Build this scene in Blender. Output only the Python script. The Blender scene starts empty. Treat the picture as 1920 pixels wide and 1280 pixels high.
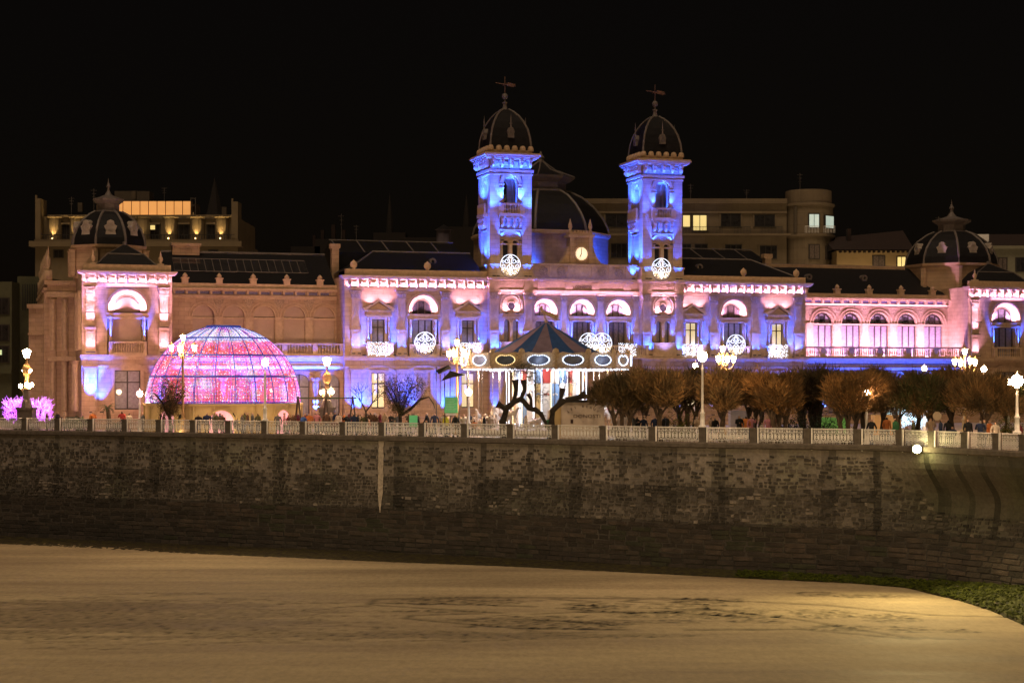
import bpy, math, random
from mathutils import Vector, Matrix
from math import sin, cos, pi, radians
random.seed(7)
sc = bpy.context.scene
C = sc.collection
# ------------------------------------------------------------------ camera
F = 3230.0; HC = 4.45
cam = bpy.data.cameras.new('camera'); cam.sensor_width = 36; cam.lens = F / 1920 * 36
cam.shift_y = 72 / 1920; cam.clip_start = 1; cam.clip_end = 3000
co = bpy.data.objects.new('camera', cam); C.objects.link(co)
co.location = (0, 0, HC); co.rotation_euler = (radians(90), 0, 0); sc.camera = co
# ------------------------------------------------------------------ night sky
w = bpy.data.worlds.new('World'); sc.world = w; w.use_nodes = True
nt = w.node_tree; nt.nodes.clear()
wo = nt.nodes.new('ShaderNodeOutputWorld')
sk = nt.nodes.new('ShaderNodeTexSky'); sk.sky_type = 'NISHITA'; sk.sun_disc = False
sk.sun_elevation = radians(2); sk.sun_rotation = radians(200)
bg = nt.nodes.new('ShaderNodeBackground'); bg.inputs[1].default_value = 0.0006
bg2 = nt.nodes.new('ShaderNodeBackground'); bg2.inputs[0].default_value = (1, .62, .55, 1); bg2.inputs[1].default_value = 0.0019
ad = nt.nodes.new('ShaderNodeAddShader')
nt.links.new(sk.outputs[0], bg.inputs[0]); nt.links.new(bg.outputs[0], ad.inputs[0])
nt.links.new(bg2.outputs[0], ad.inputs[1]); nt.links.new(ad.outputs[0], wo.inputs[0])
sun = bpy.data.lights.new('city_glow', 'SUN'); sun.energy = 1.2; sun.color = (1, .72, .46); sun.angle = radians(25)
so = bpy.data.objects.new('city_glow', sun); C.objects.link(so)
so.rotation_euler = (radians(23), 0, radians(-15))
sc.view_settings.view_transform = 'Standard'; sc.view_settings.look = 'None'
sc.view_settings.exposure = 0; sc.view_settings.gamma = 1
sc.render.engine = 'CYCLES'
cy = sc.cycles
cy.use_denoising = True; cy.sample_clamp_indirect = 3; cy.sample_clamp_direct = 0
cy.max_bounces = 4; cy.diffuse_bounces = 2; cy.glossy_bounces = 2; cy.transmission_bounces = 2; cy.transparent_max_bounces = 4
cy.caustics_reflective = False; cy.caustics_refractive = False
cy.use_light_tree = True

# ------------------------------------------------------------------ materials
MATS = {}
def mat(name, col, rough=.7, metal=0, var=.25, scale=1.5, bump=0, emit=0, ecol=None, spec=.5, rseed=0, coat=0):
    m = bpy.data.materials.new(name); m.use_nodes = True; t = m.node_tree
    b = t.nodes['Principled BSDF']
    b.inputs['Roughness'].default_value = rough; b.inputs['Metallic'].default_value = metal
    b.inputs['Specular IOR Level'].default_value = spec
    b.inputs['Coat Weight'].default_value = coat
    tc = t.nodes.new('ShaderNodeTexCoord')
    nz = t.nodes.new('ShaderNodeTexNoise'); nz.inputs['Scale'].default_value = scale; nz.inputs['Detail'].default_value = 6
    nz.inputs['Roughness'].default_value = .65
    t.links.new(tc.outputs['Object'], nz.inputs['Vector'])
    r = t.nodes.new('ShaderNodeValToRGB')
    r.color_ramp.elements[0].position = .3; r.color_ramp.elements[1].position = .7
    r.color_ramp.elements[0].color = tuple(c * (1 - var) for c in col) + (1,)
    r.color_ramp.elements[1].color = tuple(min(1, c * (1 + var)) for c in col) + (1,)
    t.links.new(nz.outputs['Fac'], r.inputs['Fac']); t.links.new(r.outputs[0], b.inputs['Base Color'])
    if bump:
        bp = t.nodes.new('ShaderNodeBump'); bp.inputs['Strength'].default_value = bump; bp.inputs['Distance'].default_value = .05
        n2 = t.nodes.new('ShaderNodeTexNoise'); n2.inputs['Scale'].default_value = scale * 6; n2.inputs['Detail'].default_value = 5
        t.links.new(tc.outputs['Object'], n2.inputs['Vector'])
        t.links.new(n2.outputs['Fac'], bp.inputs['Height']); t.links.new(bp.outputs[0], b.inputs['Normal'])
    if emit:
        b.inputs['Emission Color'].default_value = (ecol or col) + (1,)
        b.inputs['Emission Strength'].default_value = emit
    MATS[name] = m
    return m
def bulb(name, col, strength, sample=False):
    m = bpy.data.materials.new(name); m.use_nodes = True; t = m.node_tree
    b = t.nodes['Principled BSDF']; b.inputs['Base Color'].default_value = (.8, .8, .8, 1)
    b.inputs['Emission Color'].default_value = col + (1,); b.inputs['Emission Strength'].default_value = strength
    m.cycles.emission_sampling = 'FRONT' if sample else 'NONE'
    MATS[name] = m; return m
def masonry(name, col, bw=1.1, bh=.42, var=.2):
    m = mat(name, col, .85, var=var, scale=.8, bump=.4)
    t = m.node_tree; b = t.nodes['Principled BSDF']
    tc = [n for n in t.nodes if n.type == 'TEX_COORD'][0]
    sp = t.nodes.new('ShaderNodeSeparateXYZ'); ad = t.nodes.new('ShaderNodeMath'); cb = t.nodes.new('ShaderNodeCombineXYZ')
    t.links.new(tc.outputs['Object'], sp.inputs[0]); t.links.new(sp.outputs[0], ad.inputs[0]); t.links.new(sp.outputs[1], ad.inputs[1])
    t.links.new(ad.outputs[0], cb.inputs[0]); t.links.new(sp.outputs[2], cb.inputs[1])
    br = t.nodes.new('ShaderNodeTexBrick'); br.inputs['Scale'].default_value = 1
    br.inputs['Brick Width'].default_value = bw; br.inputs['Row Height'].default_value = bh
    br.inputs['Mortar Size'].default_value = .018; br.inputs['Mortar Smooth'].default_value = .4
    br.inputs['Color1'].default_value = (1, 1, 1, 1); br.inputs['Color2'].default_value = (.86, .84, .82, 1); br.inputs['Mortar'].default_value = (.55, .53, .5, 1)
    t.links.new(cb.outputs[0], br.inputs['Vector'])
    mx = t.nodes.new('ShaderNodeMix'); mx.data_type = 'RGBA'; mx.blend_type = 'MULTIPLY'; mx.inputs[0].default_value = 1
    r = [n for n in t.nodes if n.type == 'VALTORGB'][0]
    t.links.new(r.outputs[0], mx.inputs[6]); t.links.new(br.outputs['Color'], mx.inputs[7]); t.links.new(mx.outputs[2], b.inputs['Base Color'])
    return m
def attrmat(name, attr='tint', rough=.8, emit=0, bump=0, bscale=6, spec=.5):
    m = bpy.data.materials.new(name); m.use_nodes = True; t = m.node_tree; b = t.nodes['Principled BSDF']
    a = t.nodes.new('ShaderNodeAttribute'); a.attribute_name = attr
    b.inputs['Roughness'].default_value = rough; b.inputs['Specular IOR Level'].default_value = spec
    if emit:
        b.inputs['Base Color'].default_value = (.1, .1, .1, 1)
        t.links.new(a.outputs['Color'], b.inputs['Emission Color']); b.inputs['Emission Strength'].default_value = emit
        m.cycles.emission_sampling = 'NONE'
    else:
        nz = t.nodes.new('ShaderNodeTexNoise'); nz.inputs['Scale'].default_value = bscale; nz.inputs['Detail'].default_value = 6
        tc = t.nodes.new('ShaderNodeTexCoord'); t.links.new(tc.outputs['Object'], nz.inputs['Vector'])
        mr = t.nodes.new('ShaderNodeMapRange'); mr.inputs[3].default_value = .55; mr.inputs[4].default_value = 1.45
        t.links.new(nz.outputs['Fac'], mr.inputs[0])
        mx = t.nodes.new('ShaderNodeVectorMath'); mx.operation = 'SCALE'
        t.links.new(a.outputs['Color'], mx.inputs[0]); t.links.new(mr.outputs[0], mx.inputs[3]); t.links.new(mx.outputs[0], b.inputs['Base Color'])
        if bump:
            bp = t.nodes.new('ShaderNodeBump'); bp.inputs['Strength'].default_value = bump; bp.inputs['Distance'].default_value = .06
            t.links.new(nz.outputs['Fac'], bp.inputs['Height']); t.links.new(bp.outputs[0], b.inputs['Normal'])
    MATS[name] = m; return m

STONE = masonry('sandstone', (.44, .30, .19))
TRIM = mat('carved_sandstone', (.46, .32, .205), .8, var=.2, scale=3, bump=.5)
ORN = mat('ornate_relief', (.38, .27, .18), .8, var=.55, scale=9, bump=1)
SLATE = mat('slate_roof', (.009, .008, .0095), .6, var=.35, scale=2, bump=.4, spec=.2)
LEAD = mat('lead_rib', (.13, .108, .1), .6, var=.25, scale=3)
WOOD = mat('dark_window_wood', (.035, .026, .022), .5, var=.2, scale=5)
GLASS = mat('dark_window_glass', (.03, .028, .03), .08, var=.4, scale=2, spec=.8)
CURT = mat('curtained_glass', (.24, .22, .25), .35, var=.3, scale=4, coat=.6)
LITW = mat('lit_window', (.9, .8, .5), .5, var=.2, scale=1.5, emit=.75, ecol=(1, .74, .25))
LITP = mat('pale_lit_window', (.9, .8, .5), .5, var=.2, scale=1.5, emit=.55, ecol=(1, .8, .42))
BLIND = mat('plaster_blind', (.42, .30, .22), .85, var=.12, scale=1)
IRON = mat('dark_iron', (.03, .03, .032), .5, metal=.3)
BLACKM = mat('floodlight_housing', (.02, .02, .02), .5)
WHITEP = mat('white_painted_iron', (.85, .82, .83), .5, var=.15, scale=4)
OCHRE = mat('gilded_iron', (.5, .32, .14), .45, metal=.3, var=.3, scale=6)
POST = mat('weathered_pillar_stone', (.12, .10, .088), .9, var=.35, scale=2.5, bump=.6)
PAVE = mat('promenade_paving', (.42, .36, .31), .55, var=.2, scale=.6, bump=.15)
PLAS = mat('ochre_plaster', (.5, .36, .17), .85, var=.15, scale=1)
LAMPG = bulb('lamp_globe_glass', (1, .60, .30), 300, True)
WBULB = bulb('white_bulb', (.75, .82, 1), 5)
WARMB = bulb('warm_bulb', (1, .75, .35), 3.2)
BLB = bulb('blue_led', (.05, .16, 1), 6)
ORNW = bulb('filigree_light', (.68, .78, 1), 1.7)

# ------------------------------------------------------------------ mesh builder
class MB:
    def __init__(s): s.v = []; s.f = []; s.m = []; s.c = None
    def add(s, vs, fs, m=0, col=None):
        o = len(s.v); s.v += [tuple(p) for p in vs]
        s.f += [tuple(o + i for i in f) for f in fs]; s.m += [m] * len(fs)
        if col is not None:
            if s.c is None: s.c = []
            s.c += [col] * len(fs)
    def box(s, x0, x1, y0, y1, z0, z1, m=0, col=None):
        s.add([(x0,y0,z0),(x1,y0,z0),(x1,y1,z0),(x0,y1,z0),(x0,y0,z1),(x1,y0,z1),(x1,y1,z1),(x0,y1,z1)],
              [(0,3,2,1),(4,5,6,7),(0,1,5,4),(1,2,6,5),(2,3,7,6),(3,0,4,7)], m, col)
    def prism(s, poly, y0, y1, m=0):          # polygon in x,z extruded along y
        n = len(poly)
        s.add([(x, y0, z) for x, z in poly] + [(x, y1, z) for x, z in poly],
              [tuple(range(n)), tuple(reversed(range(n, 2*n)))] + [(i, n+i, n+(i+1)%n, (i+1)%n) for i in range(n)], m)
    def lathe(s, cx, cy, prof, n=12, m=0, a0=0, a1=2*pi, sx=1, sy=1, cap=True, rot=0):
        full = abs(a1 - a0 - 2*pi) < 1e-6; k = n if full else n + 1
        vs = []
        for r, z in prof:
            for i in range(k):
                a = a0 + (a1 - a0) * i / n + rot
                vs.append((cx + r*cos(a)*sx, cy + r*sin(a)*sy, z))
        fs = []
        for j in range(len(prof) - 1):
            for i in range(n):
                a = j*k + i; b = j*k + (i+1) % k
                fs.append((a, b, b + k, a + k))
        if cap and full:
            if prof[0][0] > .001: fs.append(tuple(reversed(range(k))))
            if prof[-1][0] > .001: fs.append(tuple(range((len(prof)-1)*k, len(prof)*k)))
        s.add(vs, fs, m)
    def tube(s, pts, r, n=5, m=0, col=None, closed=False):
        pts = [Vector(p) for p in pts]; rs = r if isinstance(r, (list, tuple)) else [r]*len(pts)
        N = len(pts); vs = []; up = Vector((0.13, .21, 1)).normalized()
        for i, p in enumerate(pts):
            d = (pts[(i+1) % N if closed else min(i+1, N-1)] - pts[(i-1) % N if closed else max(i-1, 0)])
            d = d.normalized() if d.length > 1e-9 else Vector((0,0,1))
            a = d.cross(up)
            if a.length < .05: a = d.cross(Vector((1,0,0)))
            a.normalize(); b = d.cross(a)
            for k in range(n):
                t = 2*pi*k/n; vs.append(p + (a*cos(t) + b*sin(t))*rs[i])
        fs = []
        for i in range(N if closed else N-1):
            for k in range(n):
                a = i*n+k; b = i*n+(k+1)%n; c = ((i+1)%N)*n
                fs.append((a, b, c+(k+1)%n, c+k))
        if not closed:
            fs.append(tuple(range(n))); fs.append(tuple(range((N-1)*n, N*n)))
        s.add(vs, fs, m, col)
    def arch(s, cx, cz, r0, r1, y0, y1, n=14, m=0, a0=0, a1=pi, ry=None, stilt=0):
        # half ring: r0 inner, r1 outer, y0 front, y1 back
        vs = []
        for i in range(n+1):
            a = a0 + (a1-a0)*i/n; ca, sa = cos(a), sin(a)
            vs += [(cx+r0*ca, y0, cz+r0*sa), (cx+r1*ca, y0, cz+r1*sa), (cx+r1*ca, y1, cz+r1*sa), (cx+r0*ca, y1, cz+r0*sa)]
        fs = []
        for i in range(n):
            for k in range(4):
                a = i*4+k; b = i*4+(k+1)%4; fs.append((a, b, b+4, a+4))
        fs += [(0,1,2,3), tuple(n*4+k for k in (3,2,1,0))]
        s.add(vs, fs, m)
        if stilt:
            s.box(cx-r1, cx-r0, y0, y1, cz-stilt, cz, m); s.box(cx+r0, cx+r1, y0, y1, cz-stilt, cz, m)
    def splay(s, cx, cz, r0, r1, y0, y1, n=16, m=0, stilt=0):   # conical reveal from r1 at y0 to r0 at y1
        p0 = [(cx+r1, y0, cz-stilt)] + [(cx+r1*cos(pi*i/n), y0, cz+r1*sin(pi*i/n)) for i in range(n+1)] + [(cx-r1, y0, cz-stilt)]
        p1 = [(cx+r0, y1, cz-stilt)] + [(cx+r0*cos(pi*i/n), y1, cz+r0*sin(pi*i/n)) for i in range(n+1)] + [(cx-r0, y1, cz-stilt)]
        k = len(p0); s.add(p0+p1, [(i, i+1, k+i+1, k+i) for i in range(k-1)], m)
    def disc(s, cx, cz, r, y, n=16, m=0, half=False, stilt=0, y1=None):
        a1 = pi if half else 2*pi
        p = [(cx+r*cos(a1*i/n), cz+r*sin(a1*i/n)) for i in range(n+(1 if half else 0))]
        if stilt: p = p + [(cx-r, cz-stilt), (cx+r, cz-stilt)]
        s.prism(p, y, y1 if y1 is not None else y+.05, m)
    def wall(s, x0, x1, z0, z1, y0, y1, cols, m=0):
        # wall slab with columns of openings: cols=[(xa,xb,[(za,zb,'r'|'a')...])]
        x = x0
        for xa, xb, ops in sorted(cols):
            if xa > x: s.box(x, xa, y0, y1, z0, z1, m)
            z = z0
            for za, zb, kind in ops:
                if za > z: s.box(xa, xb, y0, y1, z, za, m)
                if kind == 'a':
                    r = (xb-xa)/2; cx = (xa+xb)/2; zt = zb
                    nxt = [o[0] for o in ops if o[0] > zb]; top = nxt[0] if nxt else z1
                    zs = zb - r; n = 12
                    for i in range(n):
                        a = pi - pi*i/n; b = pi - pi*(i+1)/n
                        xA, zA = cx+r*cos(a), zs+r*sin(a); xB, zB = cx+r*cos(b), zs+r*sin(b)
                        s.add([(xA,y0,zA),(xB,y0,zB),(xB,y0,top),(xA,y0,top),(xA,y1,zA),(xB,y1,zB)],
                              [(0,1,2,3),(0,4,5,1)], m)
                    s.add([(xa,y0,top),(xb,y0,top),(xb,y1,top),(xa,y1,top)], [(0,1,2,3)], m)
                    z = top
                else: z = zb
            if z < z1: s.box(xa, xb, y0, y1, z, z1, m)
            x = xb
        if x < x1: s.box(x, x1, y0, y1, z0, z1, m)
    def mesh(s, name, mats, smooth=False):
        me = bpy.data.meshes.new(name); me.from_pydata(s.v, [], s.f)
        for m in mats: me.materials.append(m)
        if len(mats) > 1: me.polygons.foreach_set('material_index', s.m)
        if s.c is not None:
            at = me.color_attributes.new('tint', 'FLOAT_COLOR', 'CORNER')
            arr = []
            for p, c in zip(me.polygons, s.c): arr += (list(c[:3]) + [1.0]) * p.loop_total
            at.data.foreach_set('color', arr)
        if smooth: me.polygons.foreach_set('use_smooth', [True]*len(me.polygons))
        me.update(); return me
    def build(s, name, mats, parent=None, loc=(0,0,0), rz=0, smooth=False):
        if not isinstance(mats, (list, tuple)): mats = [mats]
        return put(s.mesh(name, mats, smooth), name, parent, loc, rz)
def put(me, name, parent=None, loc=(0,0,0), rz=0, scale=None):
    o = bpy.data.objects.new(name, me); C.objects.link(o); o.parent = parent
    o.location = loc; o.rotation_euler = (0, 0, rz)
    if scale: o.scale = scale
    return o
def tag(o, label=None, cat=None, group=None, kind=None):
    if label: o['label'] = label
    if cat: o['category'] = cat
    if group: o['group'] = group
    if kind: o['kind'] = kind
    return o
def empty(name, label, cat, loc=(0,0,0), rz=0, group=None):
    o = bpy.data.objects.new(name, None); C.objects.link(o); o.location = loc; o.rotation_euler = (0,0,rz)
    o.empty_display_size = .2
    return tag(o, label, cat, group)
def copy_tree(o, parent=None):
    c = o.copy(); C.objects.link(c); c.parent = parent
    for ch in list(o.children): copy_tree(ch, c)
    return c
def W(px, py, D):      # world point seen at photo pixel, at depth D
    return Vector(((px-960)/F*D, D, HC + (712-py)*D/F))
# ------------------------------------------------------------------ the facade's own frame
PHI = radians(17); cP, sP = cos(PHI), sin(PHI); XC, YC = 7.21, 170.0
def S(px, y=0):
    t = (px-960)/F; return (t*(YC+y*cP) - XC + y*sP)/(cP - t*sP)
def Zf(py, px, y=0):
    return HC + (712-py)*(YC + S(px, y)*sP + y*cP)/F
def L2W(s, y, z): return Vector((XC + s*cP - y*sP, YC + s*sP + y*cP, z))
NL = 0
def lamp(kind, loc, direc, watt, col, size=.12, angle=120, blend=.7, sy=None, world=False, spread=180):
    global NL; NL += 1
    if col == BLUE: watt *= 31.0
    elif col == PINK: watt *= 3.6
    l = bpy.data.lights.new('light', kind); l.energy = watt; l.color = col
    if kind == 'SPOT': l.spot_size = radians(angle); l.spot_blend = blend; l.shadow_soft_size = size
    elif kind == 'AREA':
        l.size = size; l.spread = radians(spread)
        if sy: l.shape = 'RECTANGLE'; l.size_y = sy
    else: l.shadow_soft_size = size
    o = bpy.data.objects.new('light', l); C.objects.link(o)
    p = Vector(loc) if world else L2W(*loc)
    d = Vector(direc)
    if not world: d = Vector((d.x*cP - d.y*sP, d.x*sP + d.y*cP, d.z))
    o.location = p
    if kind == 'AREA' and sy:     # keep the long side along the facade
        z = -d.normalized(); x = Vector((cP, sP, 0)); x = (x - z*x.dot(z)).normalized(); y = z.cross(x)
        o.rotation_euler = Matrix((x, y, z)).transposed().to_euler()
    else: o.rotation_euler = d.to_track_quat('-Z', 'Y').to_euler()
    return o
BLUE = (.012, .066, 1.0); PINK = (1.0, .45, .60); WARM = (1, .62, .3)
GAIN = 1.0
PINK = (1.0, .50, .95); LILAC = (.26, .24, 1.0)
# ------------------------------------------------------------------ the city hall
hall = empty('city_hall', 'sandstone city hall with twin domed bell towers, floodlit blue and pink behind the carousel', 'building', (XC, YC, 0), PHI)
ZF = 6.75       # first floor level
def fixture(s, y, z, w=.3): put(FXM, 'floodlight', hall, (s, y, z), 0, (w, .14, .1))
FX = MB(); FX.box(-.5, .5, -.5, .5, -1, 0); FXM = FX.mesh('floodlight', [BLACKM])
def up(s, y, z, watt, col, tilt=.25, angle=110, size=.06):
    fixture(s, y, z)
    if col == BLUE: angle *= .62; tilt *= .45; watt *= 1.75
    lamp('SPOT', (s, y, z+.04), (0, tilt, 1), watt, col, size, angle)
def strip(s0, s1, y, z, watt, col, tilt=.35, h=.08, spread=170):
    put(FXM, 'floodlight', hall, ((s0+s1)/2, y, z), 0, (s1-s0, .1, .07))
    lamp('AREA', ((s0+s1)/2, y, z+.03), (0, tilt, 1), watt, col, s1-s0, sy=h, spread=spread)

# repeated members as shared meshes
def pilaster_mesh(wd, fluted, z0=ZF, ztop=12.3):
    p = MB(); h = wd/2; a = z0
    p.box(-h-.12, h+.12, -.34, .1, a, a+.28); p.box(-h-.06, h+.06, -.28, .1, a+.28, a+.62)
    p.box(-h, h, -.22, .1, a+.62, 9.05); p.box(-h+.12, h-.12, -.25, -.21, a+.85, 8.85)
    p.box(-h-.08, h+.08, -.3, .1, 9.05, 9.22); p.box(-h-.02, h+.02, -.24, .1, 9.22, 9.4)
    p.box(-h+.04, h-.04, -.16, .1, 9.4, ztop-.2)
    if fluted:
        k = 5; st = (wd-.12)/k
        for i in range(k):
            x = -h+.06+st*(i+.5)
            p.box(x-st*.28, x+st*.28, -.21, -.15, 9.5, ztop-.3)
    p.box(-h-.02, h+.02, -.22, .1, ztop-.2, ztop-.05)
    return p.mesh('pilaster', [TRIM])
def capital_mesh(wd):
    p = MB(); h = wd/2
    p.prism([(-h+.04, 0), (h-.04, 0), (h+.08, .45), (-h-.08, .45)], -.24, .1)
    for i in range(4):
        x = -h + wd*(i+.5)/4
        p.prism([(x-.09, .05), (x+.09, .05), (x+.11, .3), (x, .4), (x-.11, .3)], -.33, -.22)
    p.box(-h-.14, h+.14, -.36, .1, .45, .6)
    return p.mesh('capital', [ORN])
PIL = pilaster_mesh(.85, True); PILW = pilaster_mesh(.9, True); PILN = pilaster_mesh(.6, False)
CAP = capital_mesh(.85); CAPW = capital_mesh(.9); CAPN = capital_mesh(.6)
def pilaster(par, s, y=0, m=None, c=None, ztop=12.3):
    put(m or PIL, 'pilaster', par, (s, y, 0)); put(c or CAP, 'capital', par, (s, y, ztop))
BR = MB(); BR.prism([(-.12, .75), (-.12, .2), (-.07, 0), (.07, 0), (.12, .2), (.12, .75)], -.45, 0)
BR.box(-.15, .15, -.62, 0, .55, .78); BR.lathe(0, -.5, [(.0, .1), (.1, .14), (.12, .25), (.1, .4), (0, .42)], 8)
BRK = BR.mesh('bracket', [TRIM])
ME = MB(); ME.box(-.21, .21, -.06, 0, 0, .42); ME.box(-.13, .13, -.1, -.05, .08, .34); METO = ME.mesh('metope', [ORN])
SB = MB(); SB.box(-.1, .1, -.4, 0, 0, .36); SB.box(-.12, .12, -.46, 0, .26, .38); SBRK = SB.mesh('bracket', [TRIM])
SM = MB(); SM.box(-.42, .42, -.05, 0, 0, .26); SMETO = SM.mesh('frieze_tile', [mat('blue_tile', (.12, .1, .2), .4, var=.6, scale=14)])
CO = MB(); CO.lathe(0, 0, [(.2, 0), (.2, .12), (.15, .2), (.14, .5), (.17, .55), (.13, .62), (.115, 2.0), (.13, 2.05), (.1, 2.08), (.2, 2.32), (.22, 2.42)], 10)
CO.box(-.24, .24, -.24, .24, 2.42, 2.5); COL = CO.mesh('column', [TRIM], True)
BA = MB(); BA.lathe(0, 0, [(.07, 0), (.07, .06), (.04, .12), (.085, .3), (.06, .45), (.035, .58), (.06, .66), (.06, .72)], 6)
BAL = BA.mesh('baluster', [TRIM])
FI = MB(); FI.box(-.28, .28, -.28, .28, 0, .5); FI.lathe(0, 0, [(.2, .5), (.1, .6), (.22, .85), (.2, 1.05), (.08, 1.2), (.1, 1.3), (.05, 1.5), (0, 1.7)], 8)
FIN = FI.mesh('urn_finial', [TRIM], True)
BD = MB(); BD.lathe(0, 0, [(.15, 0), (.18, .1), (.3, .2), (.36, .42), (.3, .65), (.12, .78), (.05, .85), (0, .9)], 10, sy=.6)
BALLF = BD.mesh('roof_ornament', [TRIM], True)
def balcony(par, s0, s1, yf, yb=0, z=ZF, h=1.15, ends=True, step=.22, slab=.2):
    b = MB(); b.box(s0-.08, s1+.08, yf-.1, yb, z-slab, z, 0)
    b.box(s0, s1, yf-.02, yf+.2, z, z+.16); b.box(s0-.05, s1+.05, yf-.08, yf+.24, z+h-.16, z+h)
    for x in (s0+.12, s1-.12): b.box(x-.14, x+.14, yf-.05, yf+.22, z+.16, z+h-.16)
    if ends and yb-yf > .5:
        for x in (s0, s1-.2):
            b.box(x, x+.2, yf+.2, yb, z, z+.16); b.box(x-.03, x+.23, yf+.2, yb, z+h-.16, z+h)
    b.build('balcony', TRIM, par)
    n = int((s1-s0-.6)/step); piers = max(1, round((s1-s0)/3.0))
    for i in range(n):
        x = s0+.3+(s1-s0-.6)*(i+.5)/n
        put(BAL, 'baluster', par, (x, yf+.09, z+.16), 0, (1, 1, (h-.32)/.72))
def cornice(par, s0, s1, y=0, z=13.0, bracket=True, small=False, pitch=.92, fr=True, ret=False):
    b = MB()
    e = .25
    if small:
        b.box(s0, s1, y-.2, y+.1, z-.35, z-.12); b.box(s0, s1, y-.26, y+.1, z-.12, z)
        b.box(s0, s1, y-.04, y+.2, z, z+.45); b.box(s0, s1, y-.5, y+.2, z+.42, z+.52); b.box(s0, s1, y-.58, y+.25, z+.52, z+.64)
        b.box(s0, s1, y-.1, y+.2, z+.64, z+1.1)
    else:
        b.box(s0, s1, y-.22, y+.1, z, z+.16); b.box(s0-.02, s1+.02, y-.3, y+.1, z+.16, z+.26)
        b.box(s0, s1, y-.02, y+.3, z+.26, z+1.1)
        b.box(s0-e, s1+e, y-.68, y+.3, z+1.0, z+1.1); b.box(s0-e-.1, s1+e+.1, y-.8, y+.35, z+1.1, z+1.22); b.box(s0-e-.16, s1+e+.16, y-.88, y+.4, z+1.22, z+1.33)
        b.box(s0+.1, s1-.1, y-.12, y+.3, z+1.33, z+1.95)
    b.build('cornice', TRIM, par)
    if bracket:
        n = max(1, round((s1-s0)/pitch))
        for i in range(n):
            x = s0 + (s1-s0)*(i+.5)/n
            if small:
                put(SBRK, 'bracket', par, (x, y, z+.05)); 
                if i < n-1: put(SMETO, 'frieze_tile', par, (x+(s1-s0)/n/2, y-.01, z+.09), 0, (min(1, ((s1-s0)/n-.26)/.84), 1, 1))
            else:
                put(BRK, 'bracket', par, (x, y, z+.27)); 
                if i < n-1: put(METO, 'metope', par, (x+(s1-s0)/n/2, y-.02, z+.38))
def window(par, x0, x1, z0, z1, y, lights=2, transom=.72, pane=0, arched=False, pm=None):
    # frame + panes, one window
    f = MB(); t = .07
    f.box(x0, x0+t, y-.02, y+.1, z0, z1, 0); f.box(x1-t, x1, y-.02, y+.1, z0, z1, 0)
    f.box(x0+t, x1-t, y-.02, y+.1, z0, z0+.12, 0); f.box(x0+t, x1-t, y-.02, y+.1, z1-t, z1, 0)
    zt = z0+(z1-z0)*transom
    if transom: f.box(x0+t, x1-t, y-.03, y+.1, zt-.05, zt+.05, 0)
    for i in range(1, lights):
        x = x0+(x1-x0)*i/lights; f.box(x-.06, x+.06, y-.03, y+.1, z0+.12, z1-t, 0)
    wn = f.build('window', WOOD, par)
    g = MB()
    for i in range(lights):
        a = x0+(x1-x0)*i/lights; b = x0+(x1-x0)*(i+1)/lights
        g.box(a+.05, b-.05, y+.04, y+.06, z0+.05, zt if transom else z1-.04, 0)
        if transom: g.box(a+.05, b-.05, y+.04, y+.06, zt+.004, z1-.04, 1)
    pm = pm or [CURT, CURT]
    g.build('pane', pm if len(pm) > 1 else [pm[0], pm[0]], wn)
    return wn
# NOTE: window > pane keeps to thing > part > sub-part, so windows hang on the hall itself
def aedicule(par, s, y=0, pane=None, zf=ZF):
    b = MB()
    for d in (-1, 1): b.box(s+d*1.0-.22, s+d*1.0+.22, y-.42, y, zf, zf+1.15)
    b.box(s-1.3, s+1.3, y-.45, y, 10.42, 10.62); b.box(s-1.2, s+1.2, y-.36, y, 10.62, 10.95)
    b.box(s-1.42, s+1.42, y-.55, y, 10.95, 11.08)
    b.prism([(s-1.15, 11.08), (s+1.15, 11.08), (s, 11.72)], y-.3, y)
    for d in (-1, 1):
        b.prism([(s+d*1.5, 11.08), (s+d*1.5, 11.24), (s, 12.08), (s, 11.9), (s+d*1.2, 11.08)][::d], y-.58, y)
    b.box(s-.78, s-.62, y-.16, y, zf, 10.42); b.box(s+.62, s+.78, y-.16, y, zf, 10.42); b.box(s-.62, s+.62, y-.14, y, 10.2, 10.42)
    for i in range(5): b.box(s-.62+i*.27, s-.47+i*.27, y-.42, y-.36, 10.66, 10.92)
    b.build('pediment', TRIM, par)
    for d in (-1, 1): put(COL, 'column', par, (s+d*1.0, y-.24, zf+1.15), 0, (.85, .85, 1.0))
    window(hall, s-.6, s+.6, zf, 10.2, y+.18, 2, .78, pm=pane)
    balcony(par, s-1.25, s+1.25, y-.95, y, zf, 1.2)
    for d in (-1, 1):
        up(s+d*1.0, y-.58, zf+1.2, 55, BLUE, .2, 90)
        up(s+d*1.45, y-.45, zf+.1, 110, BLUE, .2, 75)
        up(s+d*.8, y-.78, 11.7, 85, PINK, .8, 115, .1)
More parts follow.
